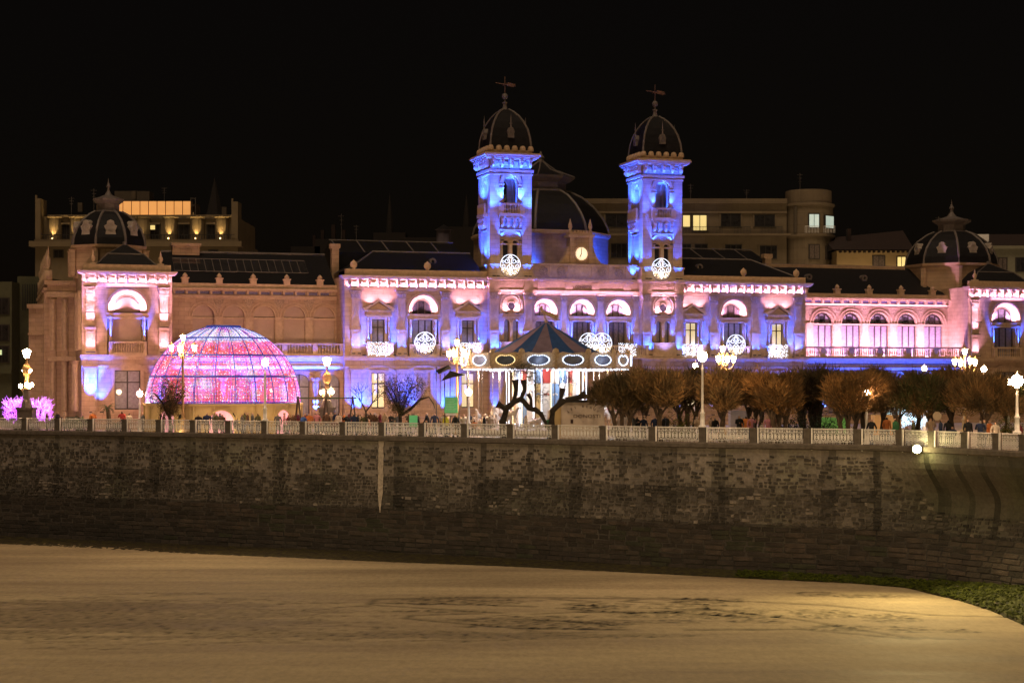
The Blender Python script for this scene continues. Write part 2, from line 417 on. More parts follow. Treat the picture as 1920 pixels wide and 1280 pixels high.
def arched_bay(par, s, y=0, r=1.5, zs=11.15, lights=3, pane=None, fan=None, cols=1.22, blue=60, pink=200, depth=.7, zf=ZF, low=True):
    ri = r*.64
    b = MB()
    b.arch(s, zs, r, r+.14, y-.1, y+.02, 18, stilt=.4)
    b.splay(s, zs, ri+.12, r, y, y+depth, 18, stilt=.4)
    b.arch(s, zs, ri, ri+.13, y+depth-.08, y+depth+.1, 16, stilt=.4)
    b.arch(s, zs, r-.1, r-.02, y-.05, y+.1, 16, stilt=.4)
    # entablature under the lunette
    b.box(s-r-.1, s+r+.1, y-.16, y+depth, zs-.55, zs-.4); b.box(s-r, s+r, y-.06, y+depth, zs-.8, zs-.55)
    b.box(s-r-.06, s+r+.06, y-.12, y+depth, zs-.92, zs-.8)
    b.build('archivolt', TRIM, par)
    f = MB()
    for x in (() if fan is BLIND else (-1, 1)): f.box(s+x*ri*.36-.05, s+x*ri*.36+.05, y+depth+.02, y+depth+.1, zs-.4, zs+ri*.92, 0)
    f.arch(s, zs, ri-.08, ri, y+depth, y+depth+.12, 14, 0, stilt=.4); f.box(s-ri, s+ri, y+depth, y+depth+.12, zs-.4, zs-.3, 0)
    fl = f.build('fanlight', WOOD, hall)
    g = MB(); g.disc(s, zs, ri-.02, y+depth+.08, 14, 0, True, stilt=.4, y1=y+depth+.12); g.build('pane', fan or CURT, fl)
    if cols:
        for d in (-1, 1): put(COL, 'column', par, (s+d*cols, y-.02, zf+1.0), 0, (.8, .8, 1.0)) ; 
        for d in (-1, 1):
            p = MB(); p.box(s+d*cols-.2, s+d*cols+.2, y-.2, y+.3, zf, zf+1.0); p.box(s+d*cols-.18, s+d*cols+.18, y+.15, y+depth, zf+1.0, zs-.92); p.build('column_base', TRIM, par)
        for d in (-1, 1): up(s+d*cols, y-.36, zf+1.28, blue, BLUE, .2, 80)
    if fan is BLIND: q_ = MB(); q_.box(s-r*.7, s+r*.7, y+depth-.1, y+depth, zf, zs-.92); q_.build('blind', BLIND, par)
    elif low: window(hall, s-r*.64, s+r*.64, zf, zs-.92, y+depth-.1, lights, 0, pm=pane)
    for d in (-1, 1): up(s+d*r*.62, y+depth*.42, zs-.36, pink*.8, PINK, -.12, 150, .08)

def segment_window(par, s, y=0, w=1.35, z0=1.75, z1=5.1, lit=None, arc=True):
    b = MB()
    b.box(s-w/2-.3, s-w/2, y-.12, y, .9, z1+.05); b.box(s+w/2, s+w/2+.3, y-.12, y, .9, z1+.05); b.box(s-w/2-.35, s+w/2+.35, y-.18, y, z1+.05, z1+.3)
    b.box(s-w/2-.2, s+w/2+.2, y-.2, y+.1, z0-.2, z0)
    if arc: b.arch(s, z1-2.1, 2.55, 2.85, y-.15, y, 12, 0, radians(48), radians(132))
    b.build('window_surround', TRIM, par)
    window(hall, s-w/2, s+w/2, z0, z1, y+.2, 2, .7, pm=lit)

# --- side wings of the main front
LIT = [LITP, LITP]
mat('velvet_curtain_glass', (.13, .1, .09), .3, var=.5, scale=5)
for sd in (-1, 1):
    if sd < 0: x0, x1, P, A, AR = -24.1, -10.0, (-23.05, -18.6, -14.25), (-20.86, -12.01), -16.44
    else: x0, x1, P, A, AR = 10.2, 24.0, (13.73, 18.33, 23.1), (11.29, 20.79), 15.99
    m = MB()
    cols = [(a-.6, a+.6, [(1.75, 5.1, 'r'), (ZF, 10.2, 'r')]) for a in A]
    cols.append((AR-1.5, AR+1.5, [(ZF, 11.15+1.5, 'a')]))
    m.wall(x0, x1, .9, 14.3, 0, .7, cols)
    m.box(x0, x0+.5, .7, 13, .9, 14.3); m.box(x1-.5, x1, .7, 13, .9, 14.3)
    m.box(AR-1.5, AR+1.5, -.02, .5, ZF-.3, ZF-.002)
    m.box(x0, x1, -.25, .1, .9, 1.5)
    wing = m.build('wing', STONE, hall)
    s = MB(); s.box(x0-.1, x1+.1, -.35, 0, 6.3, 6.5); s.box(x0-.15, x1+.15, -.5, 0, 6.5, 6.72); s.box(x0, x1, -.12, 0, 5.55, 5.75)
    s.build('string_course', TRIM, wing)
    for p in P:
        pilaster(wing, p)
        up(p-.28, -.5, 7.0, 34, BLUE, .16, 80); up(p+.28, -.5, 7.0, 34, BLUE, .16, 80)
        q = MB(); q.box(p-.5, p+.5, -.2, 0, 1.5, 5.5); q.box(p-.6, p+.6, -.3, 0, 5.3, 5.5); q.build('pier', STONE, wing)
        up(p-.35, -.75, 1.0, 170, BLUE, .25, 100); up(p+.35, -.75, 1.0, 170, BLUE, .25, 100); up(p+1.0, -.6, 1.2, 90, BLUE, .25, 110)
        k = MB(); k.box(p-.5, p+.5, -.3, 0, 13.02, 13.25); k.build('cornice_block', TRIM, wing)
    for a in A: aedicule(wing, a, pane=(LIT if sd > 0 else None))
    arched_bay(wing, AR, pane=None, fan=(GLASS if sd < 0 else MATS['velvet_curtain_glass']))
    balcony(wing, AR-1.45, AR+1.45, -.55, 0, ZF, 1.1)
    for a in A: segment_window(wing, a, lit=LIT)
    segment_window(wing, AR, lit=LIT)
    cornice(wing, x0-.05, x1+.05)
    strip(x0+.2, x1-.2, -.2, 13.28, 420, PINK, -.1)
    for k in range(5): lamp('SPOT', ((x0+(x1-x0)*(k+.5)/5), -1.5, 6.9), (0, .38, 1), 620, LILAC, .2, 110)
    # roof
    r = MB(); xa, xb = x0+.4, x1-.4
    hip = 3.4
    if sd < 0: v = [(xa,.6,14.9),(xb,.6,14.9),(xb,5,17.0),(xa+hip,5,17.0),(xa,9.5,14.9),(xb,9.5,14.9)]
    else: v = [(xa,.6,14.9),(xb,.6,14.9),(xb-hip,5,17.0),(xa,5,17.0),(xa,9.5,14.9),(xb,9.5,14.9)]
    r.add(v, [(0,1,2,3),(0,3,4),(1,5,2),(3,2,5,4)])
    r.build('roof', SLATE, wing)
    l = MB(); l.tube([v[2], v[3]], .12, 6); l.tube([v[0] if sd < 0 else v[1], v[3] if sd < 0 else v[2]], .09, 6); l.build('ridge_lead', LEAD, wing)
    for x in ((-23.2, -16.0) if sd < 0 else (17.1, 23.0)): put(BALLF, 'roof_ornament', wing, (x, .1, 14.95))
    o = MB(); xo = -14.8 if sd < 0 else 13.4
    o.arch(xo, 16.0, .16, .34, 2.6, 3.2, 12, 0, 0, 2*pi); o.box(xo-.3, xo+.3, 2.6, 3.2, 15.5, 15.72); o.build('dormer', LEAD, wing)
    # upper roof with lanterns behind
    u = MB(); u.add([(x0+1,9,17.2),(x1,9,17.2),(x1,13,18.6),(x0+1,13,18.6),(x0+1,17,17.2),(x1,17,17.2)], [(0,1,2,3),(3,2,5,4),(0,3,4),(1,5,2)])
    u.box(x0+1, x1, 9, 17, 14, 17.2); u.build('rear_roof', SLATE, wing)
    u = MB()
    for i in range(5):
        a = x0+1.2+i*2.6; u.add([(a,8.96,17.25),(a+.15,8.96,17.25),(a+.15,12.95,18.7),(a,12.95,18.7)], [(0,1,2,3)])
    u.tube([(x0+1, 13, 18.7), (x1, 13, 18.7)], .08, 5); u.build('glazing_bar', LEAD, wing)
    # gable end and chimney by the loggia
    g = MB(); xe = x0+.6 if sd < 0 else x1-.6
    g.prism([(xe-.35, 14.3), (xe+.35, 14.3), (xe+.35, 17.4), (xe+.5, 17.5), (xe+.5, 17.9), (xe-.5, 17.9), (xe-.5, 17.5), (xe-.35, 17.4)], 7.5, 8.3); g.build('chimney', STONE, wing)

# --- tower bays
def tower_bay(sc_, bell):
    m = MB(); x0, x1 = sc_-2.18, sc_+2.18; y = -.6
    m.wall(x0, x1, .9, 14.2, y, y+.7, [(sc_-.72, sc_-.16, [(8.15, 10.3, 'a')]), (sc_+.16, sc_+.72, [(8.15, 10.3, 'a')])])
    m.box(x0, x0+.4, y+.7, 3, .9, 14.2); m.box(x1-.4, x1, y+.7, 3, .9, 14.2)
    m.box(x0, x1, y+.9, 3, 6, 14.4)
    bay = m.build('tower_bay', STONE, hall)
    for d in (-1, 1):
        pilaster(bay, sc_+d*1.72, y, PILW, CAPW)
        for e in (-.25, .25): up(sc_+d*1.72+e, y-.5, 7.0, 75, BLUE, .2, 85)
        up(sc_+d*1.0, y-.25, 8.3, 60, BLUE, .2, 60)
    s = MB(); s.box(x0-.1, x1+.1, y-.35, y, 6.3, 6.5); s.box(x0-.15, x1+.15, y-.5, y, 6.5, 6.72); s.box(x0, x1, y-.12, y, 5.55, 5.75)
    s.box(sc_-1.2, sc_+1.2, y-.5, y, ZF, 8.05); s.box(sc_-1.3, sc_+1.3, y-.58, y, 8.05, 8.15)
    s.build('parapet_apron', TRIM, bay)
    a = MB(); zs = 11.75
    a.arch(sc_, zs, 1.02, 1.14, y-.14, y, 16, stilt=.85); a.arch(sc_, zs, .8, .9, y-.1, y, 16, stilt=.85)
    a.box(sc_-1.2, sc_+1.2, y-.2, y, zs-.95, zs-.85); a.box(sc_-.12, sc_+.12, y-.25, y, zs+.95, zs+1.2)
    a.arch(sc_, 11.6, .36, .46, y-.08, y, 16, 0, 0, 2*pi)
    for d in (-.44, .44): a.arch(sc_+d, 10.02, .28, .36, y-.08, y, 10, stilt=.0)
    a.box(sc_-.14, sc_+.14, y-.12, y+.1, 8.15, 10.05); a.box(sc_-.9, sc_+.9, y-.1, y, 10.45, 10.6)
    a.build('niche_moulding', TRIM, bay)
    o = MB(); o.disc(sc_, 11.6, .36, y-.04, 16, 0, y1=y+.02); o.build('oculus', GLASS, bay)
    for d in (-.44, .44): window(hall, sc_+d-.28, sc_+d+.28, 8.15, 10.3, y+.35, 1, 0, pm=[CURT])
    for d in (-1, 1): up(sc_+d*.55, y-.35, zs-.8, 120, PINK, .3, 120, .08)
    c = MB(); c.box(x0, x1, y-.2, y, 13.0, 13.2); c.box(x0-.05, x1+.05, y-.05, y+.2, 13.2, 14.15)
    c.box(sc_-1.3, sc_+1.3, y-.02, y+.1, 13.25, 14.1)
    for d in (-1, 1): c.box(sc_+d*1.72-.5, sc_+d*1.72+.5, y-.16, y, 13.2, 14.15)
    c.box(x0-.25, x1+.25, y-.5, 3, 14.15, 14.28); c.box(x0-.35, x1+.35, y-.62, 3, 14.28, 14.42); c.box(x0-.2, x1+.2, y-.3, 3, 14.42, 14.5)
    c.build('cornice', TRIM, bay)
    strip(sc_-1.2, sc_+1.2, y-.5, 12.7, 14, PINK, .4)
    lamp('SPOT', (sc_, -2.2, 6.9), (0, .3, 1), 750, LILAC, .2, 100)
    q = MB(); q.box(x0, x1, y-.12, y, .9, 5.5); q.build('pier', STONE, bay)
    up(sc_-1.7, y-.4, 1.0, 160, BLUE, .2, 60); up(sc_+1.7, y-.4, 1.0, 160, BLUE, .2, 60)
    # ---- bell tower, front face flush with y
    h, hy = 2.12, 2.0; cy_ = y+hy+.1; Y0, Y1 = cy_-hy, cy_+hy
    t = MB()
    def ring(z0, z1, hx, e=0): t.box(sc_-h-e, sc_+h+e, Y0-e, Y1+e, z0, z1)
    t.box(sc_-h-.12, sc_+h+.12, Y0-.12, Y1+.12, 14.5, 15.6)
    # corner piers, full height
    for dx in (-1, 1):
        for dy in (-1, 1):
            cx_, cy2 = sc_+dx*(h-.5), cy_+dy*(hy-.5)
            t.box(cx_-.5, cx_+.5, cy2-.5, cy2+.5, 15.6, 24.7)
    # recessed faces below the belfry
    rec = .22
    w2 = [(sc_-.75, sc_-.2, [(15.6, 18.0, 'a')]), (sc_+.2, sc_+.75, [(15.6, 18.0, 'a')])]
    t.wall(sc_-h+1, sc_+h-1, 15.6, 20.5, Y0+rec, Y0+rec+.4, w2)
    t.box(sc_-h+1, sc_+h-1, Y1-.6, Y1-rec, 15.6, 20.5)
    t.box(sc_-h+rec, sc_-h+.6, Y0+1, Y1-1, 15.6, 20.5); t.box(sc_+h-.6, sc_+h-rec, Y0+1, Y1-1, 15.6, 20.5)
    t.box(sc_-h+.3, sc_+h-.3, Y0+.3, Y1-.3, 20.4, 20.6)
    # belfry arches front/back
    for (ya, yb) in ((Y0+.15, Y0+.6), (Y1-.6, Y1-.15)):
        t.wall(sc_-h+1, sc_+h-1, 20.6, 24.7, ya, yb, [(sc_-.68, sc_+.68, [(20.6, 24.2, 'a')])])
    # side arches (left, right)
    for dx in (-1, 1):
        xa, xb = (sc_-h+.15, sc_-h+.6) if dx < 0 else (sc_+h-.6, sc_+h-.15)
        r_ = .62
        t.box(xa, xb, Y0+1, cy_-r_, 20.6, 24.7); t.box(xa, xb, cy_+r_, Y1-1, 20.6, 24.7)
        for i in range(10):
            a0, a1 = pi-pi*i/10, pi-pi*(i+1)/10
            y_a, z_a = cy_+r_*cos(a0), 23.5+r_*sin(a0); y_b, z_b = cy_+r_*cos(a1), 23.5+r_*sin(a1)
            for xx in (xa, xb): t.add([(xx,y_a,z_a),(xx,y_b,z_b),(xx,y_b,24.7),(xx,y_a,24.7)], [(0,1,2,3)])
            t.add([(xa,y_a,z_a),(xa,y_b,z_b),(xb,y_b,z_b),(xb,y_a,z_a)], [(0,1,2,3)])
    t.box(sc_-h+.05, sc_+h-.05, Y0+.05, Y1-.05, 24.7, 25.9)
    tw = t.build('bell_tower', STONE, hall)
    d_ = MB()
    # mouldings
    for z0, z1, e in ((14.5,14.7,.22), (15.5,15.68,.2), (24.3,24.45,.1), (24.6,24.85,.18), (25.85,25.98,.42), (25.98,26.15,.6), (26.15,26.3,.72), (26.3,26.42,.66)):
        d_.box(sc_-h-e, sc_+h+e, Y0-e, Y1+e, z0, z1)
    for z0, z1, e in ((20.15, 20.3, .3), (18.95, 19.05, .04)):
        d_.box(sc_-h+1-.02, sc_+h-1+.02, Y0-e, Y0+.3, z0, z1)
        d_.box(sc_-h-e, sc_-h+.3, Y0+1, Y1-1, z0, z1); d_.box(sc_+h-.3, sc_+h+e, Y0+1, Y1-1, z0, z1)
    for zc, r0, r1 in ((23.52, .78, 1.12),): d_.arch(sc_, zc, r0, r1, Y0-.06, Y0+.2, 16)
    for dx in (-1, 1):
        d_.box(sc_+dx*.95-.25, sc_+dx*.95+.25, Y0-.1, Y0+.3, 23.3, 23.45); d_.box(sc_+dx*.95-.2, sc_+dx*.95+.2, Y0, Y0+.3, 20.6, 23.3)
        d_.box(sc_+dx*.95-.25, sc_+dx*.95+.25, Y0-.1, Y0+.3, 23.0, 23.1)
        d_.arch(sc_+dx*.475, 17.72, .28, .38, Y0+.1, Y0+.3, 10)
    d_.arch(sc_, 17.55, 1.25, 1.45, Y0+.05, Y0+.3, 14, 0, radians(42), radians(138))
    d_.box(sc_-1.12, sc_+1.12, Y0+.05, Y0+.3, 17.55, 17.7); d_.box(sc_-.16, sc_+.16, Y0+.02, Y0+.3, 15.6, 17.6)
    d_.build('moulding', TRIM, tw)
    for k in range(5):
        put(BRK, 'bracket', tw, (sc_-1.9+.95*k, Y0, 25.05)); 
        if k < 4: put(METO, 'metope', tw, (sc_-1.42+.95*k, Y0-.02, 25.25))
        put(BRK, 'bracket', tw, (sc_-h, Y1-.35-.82*k, 25.05), -pi/2)
    for k in range(4):
        put(BRK, 'bracket', tw, (sc_-.9+.6*k, Y0+.15, 19.25), 0, (1.1, .9, 1.15)); put(BRK, 'bracket', tw, (sc_-h+.1, cy_+.75-.5*k, 19.25), -pi/2, (1.1, .9, 1.15))
    b = MB()
    b.box(sc_-1.3, sc_+1.3, Y0-.42, Y0+.2, 20.3, 20.6); b.box(sc_-1.3, sc_+1.3, Y0-.36, Y0-.16, 21.4, 21.58)
    for dx in (-1, 1): b.box(sc_+dx*1.05-.27, sc_+dx*1.05+.27, Y0-.36, Y0-.16, 20.6, 21.4)
    b.box(sc_-h-.42, sc_-h+.2, cy_-1.2, cy_+1.2, 20.3, 20.6); b.box(sc_-h-.36, sc_-h-.16, cy_-1.2, cy_+1.2, 20.6, 21.58)
    b.build('balcony', TRIM, tw)
    for k in range(6): put(BAL, 'baluster', tw, (sc_-.65+.26*k, Y0-.26, 20.6), 0, (1.2, 1.2, 1.1))
    for dx in (-.475, .475):
        g = MB(); g.box(sc_+dx-.27, sc_+dx+.27, Y0+rec+.2, Y0+rec+.25, 15.6, 17.95); g.build('louvre_window', GLASS, tw)
    # parapet of the dome + dome
    p = MB(); p.box(sc_-h-.05, sc_+h+.05, Y0-.05, Y1+.05, 26.42, 26.75)
    for i in range(6):
        x = sc_-h+.1+i*(2*h-.2)/5
        for yy in (Y0, Y1): p.lathe(x, yy, [(.3, 26.7), (.3, 26.95), (.2, 27.15), (0, 27.2)], 8)
        if 0 < i < 5:
            for xx in (sc_-h, sc_+h): p.lathe(xx, Y0+i*(2*hy)/5, [(.3, 26.7), (.3, 26.95), (.2, 27.15), (0, 27.2)], 8)
    p.build('parapet', TRIM, tw)
    prof = [(1.0, 26.7), (.99, 27.4), (.95, 28.1), (.86, 28.9), (.72, 29.6), (.54, 30.2), (.34, 30.65), (.14, 30.95)]
    hx = h-.05; dm = MB(); vs = []
    for r, z in prof:
        vs += [(sc_-hx*r, cy_-hy*r, z), (sc_+hx*r, cy_-hy*r, z), (sc_+hx*r, cy_+hy*r, z), (sc_-hx*r, cy_+hy*r, z)]
    dm.add(vs, [(j*4+i, j*4+(i+1)%4, j*4+4+(i+1)%4, j*4+4+i) for j in range(len(prof)-1) for i in range(4)] + [(28,29,30,31)])
    dm.build('dome', SLATE, tw)
    rb = MB()
    for dx in (-1, 1):
        for dy in (-1, 1): rb.tube([(sc_+dx*hx*r, cy_+dy*hy*r, z) for r, z in prof], .11, 6)
    rb.lathe(sc_, cy_, [(.36, 30.8), (.22, 31.2), (.17, 31.5), (.26, 31.6), (.26, 31.66), (.08, 31.75), (.08, 31.95), (.05, 32.0)], 10)
    rb.lathe(sc_, cy_, [(.02, 31.95), (.2, 32.02), (.3, 32.2), (.3, 32.35), (.2, 32.5), (.02, 32.58)], 12)
    rb.build('dome_rib', LEAD, tw)
    for ang, ox, oy in ((0, 0, -1), (-pi/2, -1, 0), (pi/2, 1, 0)):
        q = MB(); q.prism([(-.32, 0), (.32, 0), (.3, .35), (.36, .6), (.2, .95), (0, 1.05), (-.2, .95), (-.36, .6), (-.3, .35)], -.2, .6)
        q.arch(0, .55, .14, .24, -.26, -.18, 12, 0, 0, 2*pi); q.tube([(0, -.1, 1.0), (0, -.1, 2.3)], [.09, .02], 6); q.box(-.14, .14, -.14, -.06, 1.35, 1.42)
        q.build('dormer', LEAD, tw, (sc_+ox*(hx*.97), cy_+oy*(hy*.97), 27.95), ang)
    v = MB(); v.tube([(sc_, cy_, 32.5), (sc_, cy_, 34.2)], .04, 5); v.tube([(sc_-.95, cy_, 33.55), (sc_+1.1, cy_, 33.3)], .05, 5)
    v.prism([(sc_+.2, 33.3), (sc_+.9, 33.2), (sc_+1.1, 33.5), (sc_+.3, 33.65)], cy_-.02, cy_+.02); v.tube([(sc_, cy_-.7, 33.45), (sc_, cy_+.7, 33.45)], .04, 5)
    v.build('weather_vane', mat('rusty_iron', (.14, .07, .05), .7) if 'rusty_iron' not in MATS else MATS['rusty_iron'], tw)
    # lights of the tower
    for dx in (-1, 1):
        up(sc_+dx*1.62-.2, Y0-.42, 14.55, 60, BLUE, .1, 70); up(sc_+dx*1.62+.2, Y0-.42, 14.55, 60, BLUE, .1, 70)
        up(sc_+dx*.95, Y0-.3, 21.62, 130 if sc_ < 0 else 50, BLUE, .12, 110)
        up(sc_+dx*.4, Y0+.8, 20.65, 110, BLUE, .1, 120)
        lamp('SPOT', (sc_+dx*2.3, Y0-1.3, 20.5), (-dx*.12, .3, 1), 260 if sc_ < 0 else 80, BLUE, .1, 100)
    strip(sc_-2, sc_+2, Y0-.5, 24.87, 24 if sc_ < 0 else 12, BLUE, .1)
    up(sc_-.9, Y0-.2, 18.0, 50, BLUE, -.05, 120); up(sc_+.9, Y0-.2, 18.0, 50, BLUE, -.05, 120)
    lamp('SPOT', (sc_, Y0-1.3, 17.6), (0, .35, 1), 90, BLUE, .2, 90)
    for yy in (Y0+.3, Y1-.4): lamp('SPOT', (sc_-h-.7, yy, 14.9), (.13, 0, 1), 900, BLUE, .1, 36)
    lamp('SPOT', (sc_-h-.9, cy_, 21.7), (.25, 0, 1), 420, BLUE, .1, 120)
    lamp('SPOT', (sc_-h-.8, cy_, 16), (.25, 0, 1), 200, BLUE, .1, 100)
    up(sc_-h-.6, Y0+.9, 14.6, 80, BLUE, -.05, 120)
    return bay
tower_bay(-7.81, 0); tower_bay(8.0, 1)

# --- central block between the towers
m = MB(); cx0, cx1, y = -5.65, 5.85, .55; AC = (-3.98, -.12, 3.7)
m.wall(cx0, cx1, .9, 14.2, y, y+.8, [(a-1.34, a+1.34, [(ZF, 11.15+1.34, 'a')]) for a in AC])
m.box(cx0, cx1, y+.8, 14, 13.5, 14.2)
cb = m.build('central_block', STONE, hall)
for a in AC: arched_bay(cb, a, y, 1.34, 11.15, 3, pane=[MATS['velvet_curtain_glass']]*2, cols=1.12, blue=110, pink=260, depth=.75)
for p in (-2.05, 1.8): pilaster(cb, p, y, PILN, CAPN)
for p in (-5.35, 5.55): pilaster(cb, p, y, PILN, CAPN)
for p in (-5.35, -2.05, 1.8, 5.55): up(p, y-.6, 7.0, 26, BLUE, .2, 80)
c = MB(); c.box(cx0, cx1, y-.24, y, 12.95, 13.25); c.box(cx0, cx1, y-.05, y+.2, 13.25, 14.1)
for x in (-4.4, -1.5, 1.25, 4.6): c.box(x-.4, x+.4, y-.14, y, 13.28, 14.05)
c.box(cx0, cx1, y-.5, y+.5, 14.12, 14.25); c.box(cx0, cx1, y-.62, y+.5, 14.25, 14.4)
c.box(cx0, cx1, y+.1, y+.5, 14.4, 15.75); c.box(cx0, cx1, y+.02, y+.55, 15.75, 15.9)
for x in (-5.0, -3.3, -1.4, 1.1, 2.9, 4.7): c.box(x-.2, x+.2, y, y+.1, 14.5, 15.75)
c.build('cornice', TRIM, cb)
for x in (-4.15, -2.3, 2.0, 3.8):
    q = MB(); q.arch(x, 15.15, .34, .46, y+.02, y+.12, 16, 0, 0, 2*pi); q.disc(x, 15.15, .3, y+.03, 14, 0, y1=y+.12); q.build('roundel', ORN, cb)
strip(cx0+.2, cx1-.2, y-.55, 12.75, 45, PINK, .5)
for k in range(4): lamp('SPOT', (cx0+(cx1-cx0)*(k+.5)/4, -1.6, 7.9), (0, .35, 1), 560, LILAC, .2, 110)
lamp('AREA', ((cx0+cx1)/2, -.3, 14.45), (0, .6, 1), 1.2, BLUE, 10, sy=.1)
balcony(cb, cx0, cx1, -2.2, y, ZF, 1.1, False)
def text_mesh(txt, size, ext=.02):
    cu = bpy.data.curves.new('lettering', 'FONT'); cu.body = txt; cu.size = size; cu.extrude = ext; cu.align_x = 'CENTER'; cu.resolution_u = 2
    o = bpy.data.objects.new('lettering', cu); C.objects.link(o)
    me = bpy.data.meshes.new_from_object(o.evaluated_get(bpy.context.evaluated_depsgraph_get()))
    bpy.data.objects.remove(o); return me
me = text_mesh('CASA CONSISTORIAL', .36); me.materials.clear(); me.materials.append(WOOD)
o = put(me, 'lettering', cb, (-.15, y-.09, 13.5)); o.rotation_euler = (pi/2, 0, 0)
# clock gable
g = MB(); x = -.02; y2 = 1.1
g.box(x-1.15, x+1.15, y2, y2+1.2, 14.4, 18.6); g.box(x-1.35, x+1.35, y2-.2, y2+1.3, 18.6, 18.85); g.box(x-1.2, x+1.2, y2, y2+1.2, 18.85, 19.1)
for d in (-1, 1):
    g.box(x+d*.98-.2, x+d*.98+.2, y2-.14, y2, 14.6, 18.6); g.box(x+d*.98-.28, x+d*.98+.28, y2-.2, y2, 14.6, 15.1)
    g.lathe(x+d*1.05, y2+.3, [(.22, 19.1), (.22, 19.25), (.12, 19.35), (.22, 19.6), (.2, 19.85), (.1, 20.15), (.03, 20.4), (0, 20.5)], 8)
    g.prism([(x+d*1.15, 14.4), (x+d*2.9, 14.4), (x+d*2.85, 15.6), (x+d*2.5, 16.0), (x+d*2.1, 16.1), (x+d*1.6, 16.8), (x+d*1.3, 17.6), (x+d*1.15, 17.7)][::d], y2+.1, y2+.9)
    g.arch(x+d*2.5, 15.6, .2, .38, y2, y2+.1, 10, 0, 0, 2*pi)
g.box(x-.8, x+.8, y2-.12, y2, 15.75, 15.95)
g.arch(x, 15.1, .45, .55, y2-.06, y2, 14, 0, 0, 2*pi)
for i in range(5): g.box(x-.7+i*.3, x-.55+i*.3, y2+.05, y2+.6, 19.1, 19.3)
cg = g.build('clock_gable', STONE, hall)
zc = 16.95
k = MB(); k.arch(x, zc, .64, .8, y2-.16, y2, 24, 0, 0, 2*pi); k.build('clock_surround', TRIM, cg)
k = MB(); k.disc(x, zc, .64, y2-.06, 24, 0, y1=y2-.02); k.build('clock_face', bulb('clock_dial', (1, .74, .42), 1.1), cg)
k = MB()
for i in range(12):
    a = i*pi/6; k = MB(); k.tube([(x+.5*sin(a), y2-.08, zc+.5*cos(a)), (x+.6*sin(a), y2-.08, zc+.6*cos(a))], .018, 4); k.build('hour_mark', IRON, cg)
k = MB(); k.tube([(x, y2-.1, zc), (x+.5*sin(0.02), y2-.1, zc+.52)], .03, 4); k.build('clock_hand', IRON, cg); k = MB(); k.tube([(x, y2-.1, zc), (x+.36*sin(radians(209)), y2-.1, zc+.36*cos(radians(209)))], .045, 4)
k.build('clock_hand', IRON, cg)
lamp('SPOT', (x, -.6, 14.6), (0, .45, 1), 16, (1, .75, .5), .2, 120)
# central dome
d = MB(); dx_, dy_ = 0.0, 14.2
RT = pi/8
d.lathe(dx_, dy_, [(7.2, 14.3), (7.2, 19.3), (7.5, 19.5), (7.5, 19.75), (7.2, 19.9)], 8, rot=RT)
dr = d.build('dome_drum', STONE, hall)
prof = [(7.25, 19.9), (7.05, 20.6), (6.5, 21.6), (5.6, 22.7), (4.4, 23.7), (3.2, 24.3)]
d = MB(); d.lathe(dx_, dy_, prof, 8, cap=False, rot=RT); d.lathe(dx_, dy_, [(3.5, 25.95), (1.6, 26.7), (.25, 27.7)], 8, cap=False, rot=RT); d.build('dome_shell', SLATE, dr)
d = MB()
for i in range(8):
    a = i*pi/4+RT; d.tube([(dx_+r*cos(a), dy_+r*sin(a), z+.03) for r, z in prof], .16, 6)
    d.tube([(dx_+r*cos(a), dy_+r*sin(a), z+.03) for r, z in [(3.6, 25.95), (1.6, 26.7), (.25, 27.7)]], .08, 5)
d.build('dome_rib', LEAD, dr)
d = MB(); d.lathe(dx_, dy_, [(3.2, 24.2), (3.2, 24.5), (2.7, 24.6), (2.7, 25.3), (3.1, 25.4), (3.6, 25.75), (3.7, 25.95)], 8, rot=RT)
d.lathe(dx_, dy_, [(.4, 27.5), (.4, 27.8), (.3, 27.95), (.45, 28.1), (.2, 28.4), (.1, 28.7), (0, 28.8)], 8); d.build('lantern', LEAD, dr)
lamp('SPOT', (4.5, 6.5, 15.2), (-.2, 1, .5), 160, BLUE, .3, 120)
lamp('SPOT', (-3.5, 6.5, 15.2), (-.2, 1, .5), 110, BLUE, .3, 120)

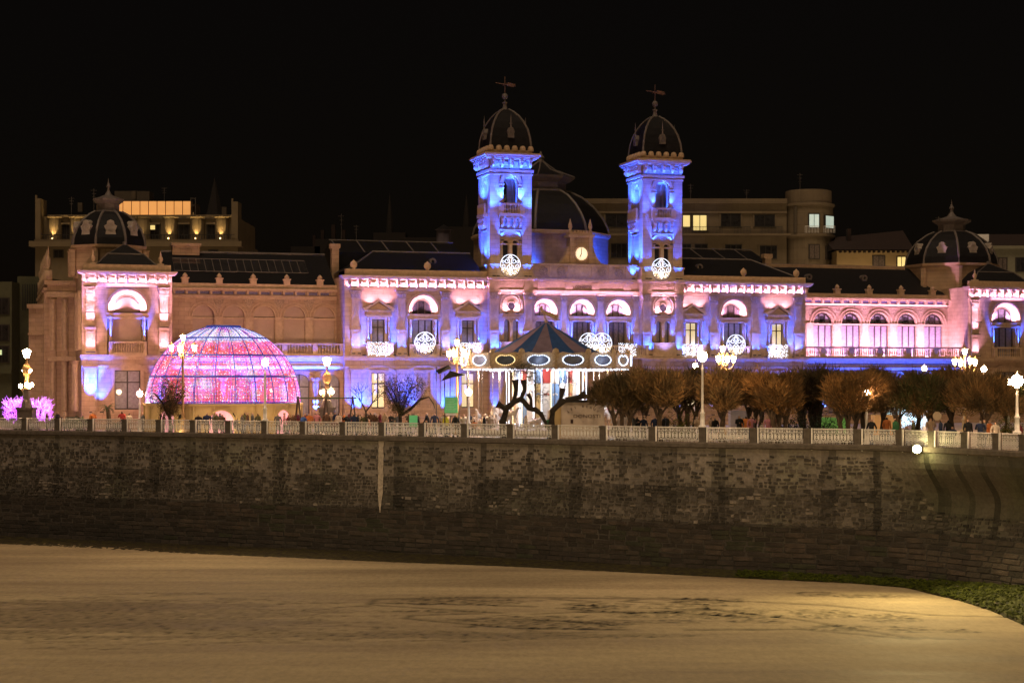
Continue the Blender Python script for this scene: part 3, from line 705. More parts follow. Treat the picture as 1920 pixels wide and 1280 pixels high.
# --- corner pavilions
for sd in (-1, 1):
    if sd < 0: x0, x1, xc = -48.25, -40.2, -44.2
    else: x0, x1, xc = 43.0, 52.2, 47.58
    m = MB(); zs = 10.95
    cols = [(xc-1.8, xc+1.8, [(ZF+.02, zs+1.8, 'a')]), ]
    g0 = [(xc-1.15, xc+1.15, [(1.75, 5.3, 'r')])]
    m.wall(x0, x1, ZF, 14.3, 0, .8, cols); m.wall(x0, x1, .9, ZF-.002, 0, .8, g0)
    m.box(x0, x0+.5, .8, 13, .9, 14.3); m.box(x1-.5, x1, .8, 13, .9, 14.3); m.box(x0, x1, 12.5, 13, .9, 14.3)
    m.box(x0, x1, -.3, .1, .9, 1.55)
    pv = m.build('pavilion', STONE, hall)
    ins = .85
    for p in (x0+.75, x1-.75):
        pilaster(pv, p)
        strip(p-.4, p+.4, -.62, 7.0, 18, PINK, .1, spread=90); strip(p-.4, p+.4, -.55, 9.3, 26, PINK, .05, spread=60); strip(p-.4, p+.4, -.8, 10.6, 22, PINK, .1, spread=60)
        q = MB(); q.box(p-.55, p+.55, -.24, 0, 1.55, 5.4); q.box(p-.65, p+.65, -.34, 0, 5.4, 5.6); q.build('pier', STONE, pv)
    if sd < 0:
        up(x0+.75, -1.1, 1.6, 1100, BLUE, .25, 80); up(x0+1.7, -.7, 1.6, 200, BLUE, .3, 90); up(x1-1.0, -.6, 1.6, 220, BLUE, .2, 60)
    s = MB(); s.box(x0-.1, x1+.1, -.35, 0, 6.3, 6.5); s.box(x0-.15, x1+.15, -.5, 0, 6.5, 6.72); s.box(x0, x1, -.12, 0, 5.55, 5.75); s.build('string_course', TRIM, pv)
    arched_bay(pv, xc, 0, 1.8, zs, 3, pane=[BLIND] if sd < 0 else None, fan=BLIND if sd < 0 else CURT, cols=1.5, blue=130, pink=300, depth=.75)
    balcony(pv, xc-1.65, xc+1.65, -.5, 0, ZF, 1.2)
    segment_window(pv, xc, 0, 2.3, 1.75, 5.3, lit=[CURT, CURT], arc=True)
    cornice(pv, x0, x1)
    strip(x0+.2, x1-.2, -.2, 13.28, 230, PINK, -.1)
    strip(xc-1.9, xc+1.9, -.4, 12.85, 16, PINK, .3)
    # small truncated pyramid roof in front
    r = MB(); a, b = x0+1.3, x1-1.3
    r.add([(a,.8,14.9),(b,.8,14.9),(b,6,14.9),(a,6,14.9),(a+1.1,1.9,16.0),(b-1.1,1.9,16.0),(b-1.1,5,16.0),(a+1.1,5,16.0),(xc,3.4,17.1)],
          [(0,1,5,4),(1,2,6,5),(2,3,7,6),(3,0,4,7),(4,5,8),(5,6,8),(6,7,8),(7,4,8)])
    r.build('roof', SLATE, pv)
    r = MB(); r.tube([(a,.8,14.95),(a+1.1,1.9,16.05),(b-1.1,1.9,16.05),(b,.8,14.95)], .07, 5); r.tube([(a+1.1,1.9,16.03),(xc,3.4,17.1),(b-1.1,1.9,16.03)], .04, 4); r.lathe(xc, 3.4, [(.2, 17.0), (.2, 17.25), (0, 17.35)], 6); r.build('ridge_lead', LEAD, pv)
    for p in (x0+1.0, x1-1.0): put(FIN, 'urn_finial', pv, (p, .3, 14.6))
    # octagonal dome
    dxx, dyy = xc-1.15 if sd < 0 else xc-1.5, 8.3
    ks = .84 if sd < 0 else 1.17; kz = .9 if sd < 0 else 1.0
    kk_ = lambda P_: [(r*ks, 17.15+(z-17.15)*kz) for r, z in P_]
    d = MB(); d.lathe(dxx, dyy, [(r*ks, z) for r, z in [(4.1, 14.0), (4.1, 16.7), (4.45, 16.9), (4.5, 17.15)]], 8, rot=RT)
    for i in range(8):
        a = i*pi/4+RT; d.lathe(dxx+4.3*ks*cos(a), dyy+4.3*ks*sin(a), [(.35, 14.3), (.35, 16.6), (.45, 16.75)], 6)
    dr = d.build('dome_drum', STONE, hall)
    prof = kk_([(4.3, 17.15), (4.2, 17.9), (3.85, 18.8), (3.2, 19.7), (2.3, 20.45), (1.6, 20.8)])
    d = MB(); d.lathe(dxx, dyy, prof, 8, cap=False, rot=RT); d.build('dome_shell', SLATE, dr)
    d = MB()
    for i in range(8):
        a = i*pi/4+RT; d.tube([(dxx+r*cos(a), dyy+r*sin(a), z+.03) for r, z in prof], .13, 6)
    d.build('dome_rib', LEAD, dr)
    d = MB(); d.lathe(dxx, dyy, [(r*(.8 if sd < 0 else 1.1), 17.15+(z-17.15)*(.88 if sd < 0 else .97)) for r, z in [(1.7, 20.7), (1.7, 20.95), (1.35, 21.05), (1.35, 21.75), (1.9, 22.1), (1.95, 22.3), (1.3, 22.45), (.5, 22.75), (.18, 23.2), (.14, 23.5), (.25, 23.7), (.08, 24.1), (0, 24.7)]], 8, rot=RT)
    d.build('lantern', LEAD, dr)
    for ang in (0, -pi/4, pi/4, -pi/2):
        q = MB(); q.prism([(-.5, 0), (.5, 0), (.42, .35), (.6, .8), (.35, .95), (.3, 1.25), (0, 1.4), (-.3, 1.25), (-.35, .95), (-.6, .8), (-.42, .35)], -.15, .7)
        q.arch(0, .75, .28, .38, -.22, -.14, 14, 0, 0, 2*pi); q.build('dormer', mat('pale_stone_dormer', (.34, .29, .25), .8) if 'pale_stone_dormer' not in MATS else MATS['pale_stone_dormer'], dr, (dxx+3.62*ks*sin(ang), dyy-3.62*ks*cos(ang), 18.1), ang)

# --- loggias
def loggia(x0, x1, cs, sd):
    y = 4.0; m = MB(); r = 1.02 if sd < 0 else 1.12; zs = 10.35
    m.wall(x0, x1, ZF, 13.0, y, y+.5, [(c-r, c+r, [(ZF+.02, zs+r+.12, 'a')]) for c in cs if x0 < c-r and c+r < x1])
    m.box(x0, x1, y+.5, y+9, 12.5, 13.0)
    m.box(x0, x1, .9, y, ZF-.3, ZF-.002)          # terrace
    g = MB()
    lg = m.build('loggia', STONE if sd < 0 else MATS['sandstone'], hall)
    for c_ in cs:
        if not (x0 < c_-r and c_+r < x1): continue
        b = MB(); pitch = abs(cs[1]-cs[0])
        b.arch(c_, zs+.12, r, r+.1, y-.1, y, 14); b.arch(c_, zs+.12, pitch/2-.1, pitch/2-.02, y-.12, y, 14)
        b.box(c_-r, c_+r, y, y+.3, zs-.1, zs+.06)
        b.build('archivolt', TRIM, lg)
        if sd < 0:
            q = MB(); q.box(c_-r, c_+r, y+.3, y+.38, ZF, zs-.1); q.disc(c_, zs+.12, r, y+.32, 14, 0, True, y1=y+.4); q.build('blind', BLIND, lg)
        else:
            window(hall, c_-r, c_+r, ZF, zs-.1, y+.28, 3, 0, pm=None)
            f = MB(); f.arch(c_, zs+.12, r-.2, r, y+.28, y+.4, 12, 0); f.box(c_-r, c_+r, y+.26, y+.4, zs+.06, zs+.2)
            for q_ in (-.33, .33): f.box(c_+q_-.05, c_+q_+.05, y+.26, y+.4, zs, zs+1.0)
            fl = f.build('fanlight', WOOD, hall); g2 = MB(); g2.disc(c_, zs+.12, r-.05, y+.38, 12, 0, True, y1=y+.42); g2.build('pane', CURT, fl)
            g3 = MB(); g3.disc(c_, zs+.55, .32, y+.34, 12, 0, y1=y+.37); g3.build('pane', GLASS, fl)
    for i in range(len(cs)-1):
        p = (cs[i]+cs[i+1])/2; hw = abs(cs[1]-cs[0])/2-r-.05
        q = MB(); q.box(p-hw, p+hw, y-.14, y, ZF, ZF+1.3); q.box(p-hw+.05, p+hw-.05, y-.08, y, ZF+1.3, zs-.1); q.box(p-hw-.05, p+hw+.05, y-.18, y, zs-.1, zs+.1)
        q.build('pier', TRIM, lg)
        q = MB(); q.prism([(p-.75, 12.35), (p, 11.1), (p+.75, 12.35)], y-.03, y+.01); q.build('spandrel_relief', ORN, lg)
    cornice(lg, x0, x1, y, 12.5, True, True, 1.15)
    k = 5
    for i in range(k):
        x = x0+(x1-x0)*(i+.5)/k
        q = MB(); q.box(x-.3, x+.3, y-.2, y+.3, 13.5, 14.0); q.box(x-.38, x+.38, y-.26, y+.36, 14.0, 14.12); q.lathe(x, y, [(.2, 14.12), (.26, 14.3), (.12, 14.5), (0, 14.6)], 8); q.build('parapet_block', TRIM, lg)
    # roof
    q = MB(); q.add([(x0,y+.3,13.5),(x1,y+.3,13.5),(x1,y+6,16.9),(x0,y+6,16.9),(x0,y+12,13.5),(x1,y+12,13.5)], [(0,1,2,3),(3,2,5,4)]); q.build('roof', SLATE, lg)
    q = MB(); q.tube([(x0, y+6, 16.95), (x1, y+6, 16.95)], .12, 6); q.build('ridge_lead', LEAD, lg)
    if sd < 0:
        def on(x, t): return (x, y+.3+5.7*t-.05, 13.5+3.4*t+.08)
        q = MB(); xa, xb = x0+.9, x1-2.3
        q.tube([on(xa,.38), on(xb,.38), on(xb-.0,.78), on(xa,.78)], .05, 5, closed=True)
        for i in range(1, 17): q.tube([on(xa+(xb-xa)*i/17,.38), on(xa+(xb-xa)*i/17,.78)], .035, 4)
        q.build('skylight_frame', LEAD, lg)
        q = MB(); q.add([on(xa,.38), on(xb,.38), on(xb,.78), on(xa,.78)], [(0,1,2,3)]); q.build('skylight_glass', GLASS, lg)
        q = MB(); q.box(x0+1.0, x0+1.1+2.5, y+5.3, y+6.6, 16.6, 17.5); q.box(x0+.85, x0+3.75, y+5.1, y+6.8, 17.5, 17.75); q.build('chimney', STONE, lg)
    else:
        q = MB(); q.box(x0, x1-2, y+5.6, y+9, 16.4, 17.0); q.build('rear_parapet', STONE, lg)
        for c_ in (cs[1], cs[3]):
            q = MB(); q.arch(c_, 15.5, .16, .34, y+3.1, y+3.8, 12, 0, 0, 2*pi); q.box(c_-.28, c_+.28, y+3.1, y+3.8, 15.0, 15.22); q.build('dormer', LEAD, lg)
    # terrace balustrade and ground floor arcade
    yf = .9
    n = len(cs)
    edges = [x0+.05]+[(cs[i]+cs[i+1])/2 for i in range(n-1)]+[x1-.05]
    b = MB(); b.box(x0, x1, yf-.15, yf+.25, ZF-.02, ZF+.16); b.box(x0, x1, yf-.18, yf+.28, ZF+1.0, ZF+1.16)
    for e in edges: b.box(e-.24, e+.24, yf-.14, yf+.24, ZF+.16, ZF+1.0)
    b.build('balustrade', TRIM, lg)
    for i in range(len(edges)-1):
        L = edges[i+1]-edges[i]-.6; k = max(1, int(L/.26))
        for j in range(k): put(BAL, 'baluster', lg, (edges[i]+.3+L*(j+.5)/k, yf+.05, ZF+.16), 0, (1.1, 1.1, 1.16))
    s = MB(); s.box(x0, x1, yf-.45, yf+.1, ZF-.25, ZF-.05); s.box(x0, x1, yf-.12, yf+.1, 5.75, ZF-.25); s.box(x0, x1, yf-.35, yf+.1, 5.5, 5.75); s.build('string_course', TRIM, lg)
    gw = MB(); gw.wall(x0, x1, .9, 5.5, yf, yf+.6, [(c-.95, c+.95, [(1.0, 5.0, 'a')]) for c in cs if x0 < c-.95 and c+.95 < x1])
    gw.build('arcade_wall', STONE, lg)
    for c_ in cs:
        if not (x0 < c_-r and c_+r < x1): continue
        window(hall, c_-.95, c_+.95, 1.0, 5.0, yf+.4, 2, .7)
        q = MB(); q.arch(c_, 3.4, 2.0, 2.15, yf-.2, yf, 12, 0, radians(40), radians(140)); q.build('archivolt', TRIM, lg)
    for e in edges[1:-1]:
        q = MB(); q.box(e-.35, e+.35, yf-.3, yf, .9, 1.9); q.build('column_base', TRIM, lg)
        put(COL, 'column', lg, (e-.18, yf-.2, 1.9), 0, (1, 1, 1.1)); put(COL, 'column', lg, (e+.18, yf-.2, 1.9), 0, (1, 1, 1.1))
        up(e, yf-.55, 1.3, 320, BLUE, .2, 90)
    strip(x0+.4, x1-.4, yf-.6, 5.4, (60 if sd < 0 else 14), BLUE, .4)
    strip(x0+.4, x1-.4, yf-.75, 6.15, (26 if sd < 0 else 10), BLUE, .4)
    if sd > 0:
        lamp('AREA', ((x0+x1)/2, yf+.7, ZF+.25), (0, .75, 1), 900, PINK, x1-x0-1, sy=.15)
        strip(x0+.2, x1-.2, y-.45, 12.3, 80, PINK, .3)
        for e in edges: lamp('SPOT', (e, yf+.5, ZF+.4), (0, 1.1, 1), 60, PINK, .1, 90)
loggia(-40.2, -24.1, (-36.85, -34.0, -31.1, -28.2, -25.3), -1)
loggia(24.0, 43.0, (24.9, 28.05, 31.34, 34.66, 38.0, 41.25), 1)
# --- flank wing turning back from the seaward corner
m = MB(); x0 = -50.9
m.box(x0, -48.25, 11, 34, .9, 13.6); m.box(x0-.3, -48.2, 10.8, 34.2, 13.6, 14.0)
fk = m.build('flank_wing', STONE, hall)
for yy in (11.3, 15.5, 20, 24.5, 29, 33.5):
    q = MB(); q.box(x0-.3, x0, yy-.4, yy+.4, .9, 13.0); q.box(x0-.4, x0, yy-.5, yy+.5, 13.0, 13.3); q.build('buttress', STONE, fk)
    put(FIN, 'urn_finial', fk, (x0+.1, yy, 14.0), 0, (1.3, 1.3, 2.0))
for xx in (-50.4, -49.3):
    q = MB(); q.box(xx-.3, xx+.3, 10.7, 11, .9, 12.8); q.lathe(xx, 10.55, [(.3, 1.5), (.26, 1.7), (.24, 5.8), (.34, 6.2)], 10); q.lathe(xx, 10.55, [(.3, 7.3), (.24, 7.5), (.2, 11.8), (.32, 12.2)], 10); q.build('column', TRIM, fk)
q = MB(); q.box(x0, -48.25, 10.3, 11, 6.3, 6.7); q.box(x0-.1, -48.25, 10.5, 11, 12.4, 12.9); q.build('string_course', TRIM, fk)
for yy in range(2, 11, 3):
    q = MB(); q.box(-48.5, -48.25, yy-.5, yy+.5, 7.2, 12.6); q.lathe(-48.6, yy, [(.2, 1.6), (.18, 5.9), (.3, 6.2)], 8); q.build('buttress', TRIM, fk)
q = MB()
q.box(-48.25, 52.2, -1.6, 0, 0, .9); q.box(-48.6, 52.5, -2.4, -1.6, 0, .6); q.box(-49, 52.5, -3.2, -2.4, 0, .3)
q.build('podium_steps', STONE, hall)
# ------------------------------------------------------------------ promenade, sea wall, beach
ZS = -8.8
rng = random.Random(3)
WP = [(-400,158.5),(-250,154),(-120,150.3),(0,146.3),(200,142),(400,137.8),(560,134),(720,130.5),(960,125.3),(1160,120.5),(1320,117),(1600,113.4),(1690,111.3),(1750,108.8),(1805,106.8),(1860,104.8),(1920,102.5),(2000,99.5),(2120,94.5),(2300,88)]
PTS = [((px-960)/F*D, D) for px, D in WP]
def smooth(pts, k=2):
    for _ in range(k):
        q = [pts[0]]
        for a, b in zip(pts, pts[1:]): q += [(a[0]*.75+b[0]*.25, a[1]*.75+b[1]*.25), (a[0]*.25+b[0]*.75, a[1]*.25+b[1]*.75)]
        pts = q + [pts[-1]]
    return pts
SP = smooth(PTS)
ARC = [0]
for a, b in zip(SP, SP[1:]): ARC.append(ARC[-1] + math.hypot(b[0]-a[0], b[1]-a[1]))
UL = ARC[-1]
import bisect
def path(u):
    u = max(0, min(UL-1e-6, u)); i = bisect.bisect_right(ARC, u)-1; t = (u-ARC[i])/(ARC[i+1]-ARC[i])
    a, b = SP[i], SP[i+1]
    j0, j1 = max(0, i-2), min(len(SP)-1, i+3)
    dx, dy = SP[j1][0]-SP[j0][0], SP[j1][1]-SP[j0][1]; l = math.hypot(dx, dy)
    return a[0]*(1-t)+b[0]*t, a[1]*(1-t)+b[1]*t, dx/l, dy/l
def upx(px):      # arc length where the wall top crosses photo column px
    lo, hi = 0, UL
    for _ in range(40):
        m = (lo+hi)/2; x, y, _a, _b = path(m)
        if x/y*F+960 < px: lo = m
        else: hi = m
    return lo
UR0, UR1 = upx(1600), upx(1760)
def sm(x): x = max(0, min(1, x)); return x*x*(3-2*x)
def prof_off(u, d):
    k = sm((u-UR0)/(UR1-UR0))
    base = .02 + .035*max(0, d-.4)
    curl = -1.5*sm((d-.6)/2.6) + 1.5*sm((d-3.0)/6.0)
    return base*(1-k) + (curl+.05)*k
def wp(u, d, out=0):
    x, y, tx, ty = path(u); o = prof_off(u, d) + out       # outward = to the camera side
    return (x + ty*o, y - tx*o, -d)
# noise helper
from mathutils import noise as MN
def nz(x, y=0, z=0): return MN.noise(Vector((x, y, z)))
wall_o = None
SEAM = [upx(p) for p in (-60,-5,52,110,166,228,292,358,420,527,612,672,748,806,906,995,1080,1168,1262,1352,1450,1556,1640,1742,1790,1842,1900,1960)]
def stain(u, d):
    # dark weep stains below every drain, lime streak left out
    s = 1.0
    for q in SEAM:
        w_ = .16 + .02*d
        a = abs(u-q-.25*nz(q, d*.4))
        st_ = .5+.5*math.sin(q*12.9)      # every weep hole has run differently
        w_ *= .5+1.1*st_; lo = .78-.4*st_*(.7+.4*nz(q, d*.8, 2))
        if q > UR0: st_ = 1; lo = .4
        if a < w_*2.2: s = min(s, lo + (1-lo)*sm((a-w_*.4)/(w_*1.8)) + (.1+.3*(1-st_))*max(0, d-1.5-3.5*st_))
    return min(1, s)
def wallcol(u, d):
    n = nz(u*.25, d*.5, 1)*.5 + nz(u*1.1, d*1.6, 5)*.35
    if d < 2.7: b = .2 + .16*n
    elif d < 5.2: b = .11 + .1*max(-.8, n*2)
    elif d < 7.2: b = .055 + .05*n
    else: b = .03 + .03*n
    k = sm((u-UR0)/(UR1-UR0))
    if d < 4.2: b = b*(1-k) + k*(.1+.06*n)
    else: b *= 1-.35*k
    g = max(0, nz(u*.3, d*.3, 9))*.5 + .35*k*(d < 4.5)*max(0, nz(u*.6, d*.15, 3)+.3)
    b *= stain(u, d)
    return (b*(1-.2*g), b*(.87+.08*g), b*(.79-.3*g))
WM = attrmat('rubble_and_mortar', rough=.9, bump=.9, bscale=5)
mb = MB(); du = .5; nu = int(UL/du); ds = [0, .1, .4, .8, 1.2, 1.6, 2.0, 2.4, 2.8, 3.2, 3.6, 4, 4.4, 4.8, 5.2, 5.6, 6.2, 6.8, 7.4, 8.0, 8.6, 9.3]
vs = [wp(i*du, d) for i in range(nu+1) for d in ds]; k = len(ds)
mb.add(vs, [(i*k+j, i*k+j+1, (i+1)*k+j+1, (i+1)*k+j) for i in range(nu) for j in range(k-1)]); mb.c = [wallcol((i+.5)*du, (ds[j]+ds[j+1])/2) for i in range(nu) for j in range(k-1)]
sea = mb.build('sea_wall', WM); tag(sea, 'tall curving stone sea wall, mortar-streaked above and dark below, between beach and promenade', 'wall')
# coping
mb = MB(); vs = []
sec = [(.0, .45), (.12, .45), (.14, .25), (.14, .0), (-.45, .0), (-.45, .25)]
for i in range(nu+1):
    x, y, tx, ty = path(i*du)
    for o, z in ((-.5, .22), (.16, .22), (.2, .12), (.2, -.12), (.05, -.2)): vs.append((x+ty*o, y-tx*o, z))
mb.add(vs, [(i*5+j, i*5+j+1, (i+1)*5+j+1, (i+1)*5+j) for i in range(nu) for j in range(4)])
mb.build('coping', POST, sea)
# stones
def stone(mb, u0, u1, d0, d1, out, col, r):
    j = lambda a: r.uniform(-a, a)
    h = min(.03, (d1-d0)*.12)
    if d0 < 5.3:
        h = min((d1-d0)*.2, (u1-u0)*.2)
        wv = lambda u, d: d + .13*nz(u*.5, d*.4, 12) + .05*nz(u*1.7, d, 3)
    else: wv = lambda u, d: d + .03*nz(u*.4, d, 3)
    q = [(u0+j(h), d1+j(h)), (u1+j(h), d1+j(h)), (u1+j(h), d0+j(h)), (u0+j(h), d0+j(h))]
    q = [(u, wv(u, d)) for u, d in q]
    b = [wp(u, d, -.02) for u, d in q]; cu, cd = (u0+u1)/2, (d0+d1)/2
    f_ = [wp(u+(cu-u)*.12, d+(cd-d)*.15, out+j(.015)) for u, d in q]
    mb.add(b+f_, [(4,5,6,7), (0,1,5,4), (1,2,6,5), (2,3,7,6), (3,0,4,7)], 0, col)
U0, U1 = upx(-30), upx(1990)
mb = MB(); d = .55
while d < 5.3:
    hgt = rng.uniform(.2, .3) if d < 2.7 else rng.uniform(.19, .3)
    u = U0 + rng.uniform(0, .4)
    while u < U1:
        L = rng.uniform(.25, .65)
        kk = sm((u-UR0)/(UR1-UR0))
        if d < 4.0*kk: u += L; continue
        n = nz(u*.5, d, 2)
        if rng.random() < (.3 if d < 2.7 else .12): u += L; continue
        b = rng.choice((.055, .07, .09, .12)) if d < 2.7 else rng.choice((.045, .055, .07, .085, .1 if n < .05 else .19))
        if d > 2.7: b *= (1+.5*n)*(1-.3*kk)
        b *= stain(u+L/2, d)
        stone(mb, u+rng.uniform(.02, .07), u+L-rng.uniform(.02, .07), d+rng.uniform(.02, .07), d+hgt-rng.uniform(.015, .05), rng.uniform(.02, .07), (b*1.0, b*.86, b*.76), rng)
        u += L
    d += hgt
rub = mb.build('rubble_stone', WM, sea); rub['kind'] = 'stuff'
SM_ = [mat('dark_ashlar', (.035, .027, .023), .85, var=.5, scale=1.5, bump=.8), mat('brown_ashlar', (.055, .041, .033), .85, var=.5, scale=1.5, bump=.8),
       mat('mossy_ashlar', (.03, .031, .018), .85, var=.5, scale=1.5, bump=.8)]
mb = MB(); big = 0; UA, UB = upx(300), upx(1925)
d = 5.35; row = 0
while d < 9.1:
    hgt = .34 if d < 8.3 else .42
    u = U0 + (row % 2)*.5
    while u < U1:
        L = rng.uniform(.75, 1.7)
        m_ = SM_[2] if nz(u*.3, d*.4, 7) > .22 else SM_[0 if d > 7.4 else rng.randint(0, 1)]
        if UA < u < UB and big < 300 and row < 9 and L > 1.2:
            q = MB(); stone(q, u+.025, u+L-.025, d+.025, d+hgt-.025, rng.uniform(.02, .06), None, rng); q.c = None
            q.build('stone', m_, sea); big += 1
        else:
            b = rng.choice((.025, .035, .05)); stone(mb, u+.02, u+L-.02, d+.02, d+hgt-.02, rng.uniform(.01, .035), (b, b*.8, b*.66), rng)
        u += L
    d += hgt; row += 1
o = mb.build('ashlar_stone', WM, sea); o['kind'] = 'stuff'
# lime streak
mb = MB(); us = upx(716); vs = []
for i in range(24):
    d = .15 + i*.235; wd = (.23 + .06*nz(i*.7)) * (1 if d < 4 else max(.15, 1-(d-4)/1.8)); c_ = us + .05*nz(i*.5, 4)
    vs += [wp(c_-wd, d, .085), wp(c_+wd, d, .085)]
mb.add(vs, [(2*i, 2*i+1, 2*i+3, 2*i+2) for i in range(23)]); mb.build('lime_streak', mat('lime_crust', (.5, .43, .37), .9, var=.3, scale=5, bump=1), sea)
# ground
poly = [(x, y) for x, y in SP]
mb = MB(); vs = [(x - .3*0, y, 0) for x, y in poly]
xs = [p[0] for p in poly]
top = [(-420, 158.6, 0), (-420, 900, 0), (500, 900, 0), (500, 70, 0), (poly[-1][0]+.01, 70, 0)]
fan = []
n0 = len(vs)
for i, (x, y) in enumerate(poly): vs.append((x*1.0, 400.0, 0) if False else (x, 900, 0))
mb.add(vs, [(i, i+1, n0+i+1, n0+i) for i in range(n0-1)])
e = poly[-1]; mb.add([(e[0], e[1], 0), (700, e[1], 0), (700, 900, 0), (e[0], 900, 0)], [(0,1,2,3)])
e = poly[0]; mb.add([(-700, e[1]+30, 0), (e[0], e[1], 0), (e[0], 900, 0), (-700, 900, 0)], [(0,1,2,3)])
tag(mb.build('promenade', PAVE), kind='structure')
# --- beach
def wxy(px, py): D = (HC-ZS)*F/(py-712); return (px-960)/F*D, D
def ell(px0, px1, py0, py1, soft=.25):
    cx, cy2 = (px0+px1)/2, (py0+py1)/2; a = wxy(px0, cy2); b = wxy(px1, cy2); c_ = wxy(cx, py0); d_ = wxy(cx, py1)
    return ((a[0]+b[0])/2, (c_[1]+d_[1])/2, (b[0]-a[0])/2, abs(c_[1]-d_[1])/2, soft)
RIP = [ell(-250, 640, 1115, 1212), ell(350, 1280, 1182, 1201), ell(100, 700, 1150, 1205)]
DRAW = [ell(720, 1010, 1118, 1135), ell(700, 900, 1140, 1150), ell(860, 1230, 1152, 1180), ell(1060, 1190, 1128, 1150), ell(1130, 1480, 1134, 1172), ell(1480, 1570, 1108, 1118), ell(1560, 1700, 1112, 1122),
        ell(1460, 1620, 1142, 1160), ell(1610, 1740, 1150, 1166), ell(1500, 1650, 1170, 1182), ell(1640, 1750, 1172, 1186), ell(1330, 1480, 1152, 1172), ell(1760, 1840, 1178, 1186), ell(1240, 1420, 1120, 1132)]
LINES = [[(690,1136),(705,1122),(900,1118),(1300,1122),(1550,1133),(1750,1152),(1900,1156)], [(760,1158),(800,1162),(960,1175),(1180,1180)], [(640,1137),(700,1133),(940,1148)], [(1180,1148),(1330,1140),(1500,1160),(1700,1194),(1915,1203)], [(1290,1180),(1500,1178),(1720,1198)]]
LINES += [[(1035,1122),(1120,1127),(1060,1131),(1135,1136),(1070,1141),(1150,1146)],[(1140,1117),(1215,1121),(1165,1126),(1240,1130)],[(1240,1119),(1300,1124),(1260,1128),(1330,1133)],[(700,1129),(860,1131),(1000,1136)],[(765,1157),(770,1153),(830,1151),(900,1149)],[(1000,1150),(1120,1145),(1280,1147),(1400,1155)],[(840,1161),(930,1158),(1060,1162),(1150,1170)]]
LN = [[wxy(*p) for p in l] for l in LINES]
def segd(p, a, b):
    ax, ay = b[0]-a[0], b[1]-a[1]; t = max(0, min(1, ((p[0]-a[0])*ax+(p[1]-a[1])*ay)/(ax*ax+ay*ay))); return math.hypot(p[0]-a[0]-ax*t, p[1]-a[1]-ay*t)
def emask(x, y, L):
    m_ = 0
    for cx, cy2, rx, ry, s_ in L:
        q = ((x-cx)/rx)**2 + ((y-cy2)/ry)**2
        if q < 1.6:
            q += .9*nz(x*.13, y*.8, 4) + .9*nz(x*.5, y*1.3, 8) + .7*nz(x*1.5, y*2, 3)
            m_ = max(m_, sm((1.1-q)/.6))
    return m_
x0, x1, y0, y1 = -48, 48, 74, 150; st = .2; NX, NY = int((x1-x0)/st)+1, int((y1-y0)/.26)+1
mb = MB(); vs = []; cols = []
for j in range(NY):
    y = y0 + j*.26
    for i in range(NX):
        x = x0 + i*st
        z = ZS; tint = 1.0
        if abs(x)/y < .32:
            r_ = emask(x, y, RIP); dr_ = emask(x, y, DRAW)
            ln = 0
            if 88 < y < 112:
                for l in LN:
                    for a, b in zip(l, l[1:]):
                        if min(a[0], b[0])-1 < x < max(a[0], b[0])+1:
                            q = segd((x, y), a, b)
                            if q < .42: ln = max(ln, (1-q/.42)*(.75+.5*nz(x*1.3, y, 21)))
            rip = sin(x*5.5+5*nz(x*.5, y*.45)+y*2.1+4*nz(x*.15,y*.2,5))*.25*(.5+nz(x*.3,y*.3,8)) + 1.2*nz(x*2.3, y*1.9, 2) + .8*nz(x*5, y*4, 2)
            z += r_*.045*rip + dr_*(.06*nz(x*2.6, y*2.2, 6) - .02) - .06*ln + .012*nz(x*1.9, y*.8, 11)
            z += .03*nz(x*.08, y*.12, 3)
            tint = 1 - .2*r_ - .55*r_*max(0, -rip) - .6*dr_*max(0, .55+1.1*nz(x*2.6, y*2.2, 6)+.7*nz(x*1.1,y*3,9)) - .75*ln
        vs.append((x, y, z)); cols.append(tint)
mb.add(vs, [(j*NX+i, j*NX+i+1, (j+1)*NX+i+1, (j+1)*NX+i) for j in range(NY-1) for i in range(NX-1)])
m = bpy.data.materials.new('damp_sand'); m.use_nodes = True; t = m.node_tree; b = t.nodes['Principled BSDF']
a = t.nodes.new('ShaderNodeAttribute'); a.attribute_name = 'dist'
tc = t.nodes.new('ShaderNodeTexCoord'); mp = t.nodes.new('ShaderNodeMapping'); mp.inputs['Scale'].default_value = (.035, .22, 1); mp.inputs['Rotation'].default_value = (0, 0, .12)
n1 = t.nodes.new('ShaderNodeTexNoise'); n1.inputs['Scale'].default_value = 1; n1.inputs['Detail'].default_value = 7; n1.inputs['Roughness'].default_value = .6
t.links.new(tc.outputs['Object'], mp.inputs[0]); t.links.new(mp.outputs[0], n1.inputs['Vector'])
cr = t.nodes.new('ShaderNodeValToRGB'); cr.color_ramp.elements[0].position = .35; cr.color_ramp.elements[1].position = .66
cr.color_ramp.elements[0].color = (.225, .178, .118, 1); cr.color_ramp.elements[1].color = (.385, .318, .205, 1)
t.links.new(n1.outputs['Fac'], cr.inputs[0])
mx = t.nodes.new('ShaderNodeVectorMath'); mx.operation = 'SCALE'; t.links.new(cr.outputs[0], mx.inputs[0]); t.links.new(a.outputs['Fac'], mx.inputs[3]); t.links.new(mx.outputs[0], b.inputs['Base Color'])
rr = t.nodes.new('ShaderNodeMapRange'); rr.inputs[1].default_value = .35; rr.inputs[2].default_value = .65; rr.inputs[3].default_value = .68; rr.inputs[4].default_value = .92
b.inputs['Specular IOR Level'].default_value = .04
t.links.new(n1.outputs['Fac'], rr.inputs[0]); t.links.new(rr.outputs[0], b.inputs['Roughness'])
n3 = t.nodes.new('ShaderNodeTexNoise'); n3.inputs['Scale'].default_value = 3; n3.inputs['Detail'].default_value = 6; t.links.new(tc.outputs['Object'], n3.inputs['Vector'])
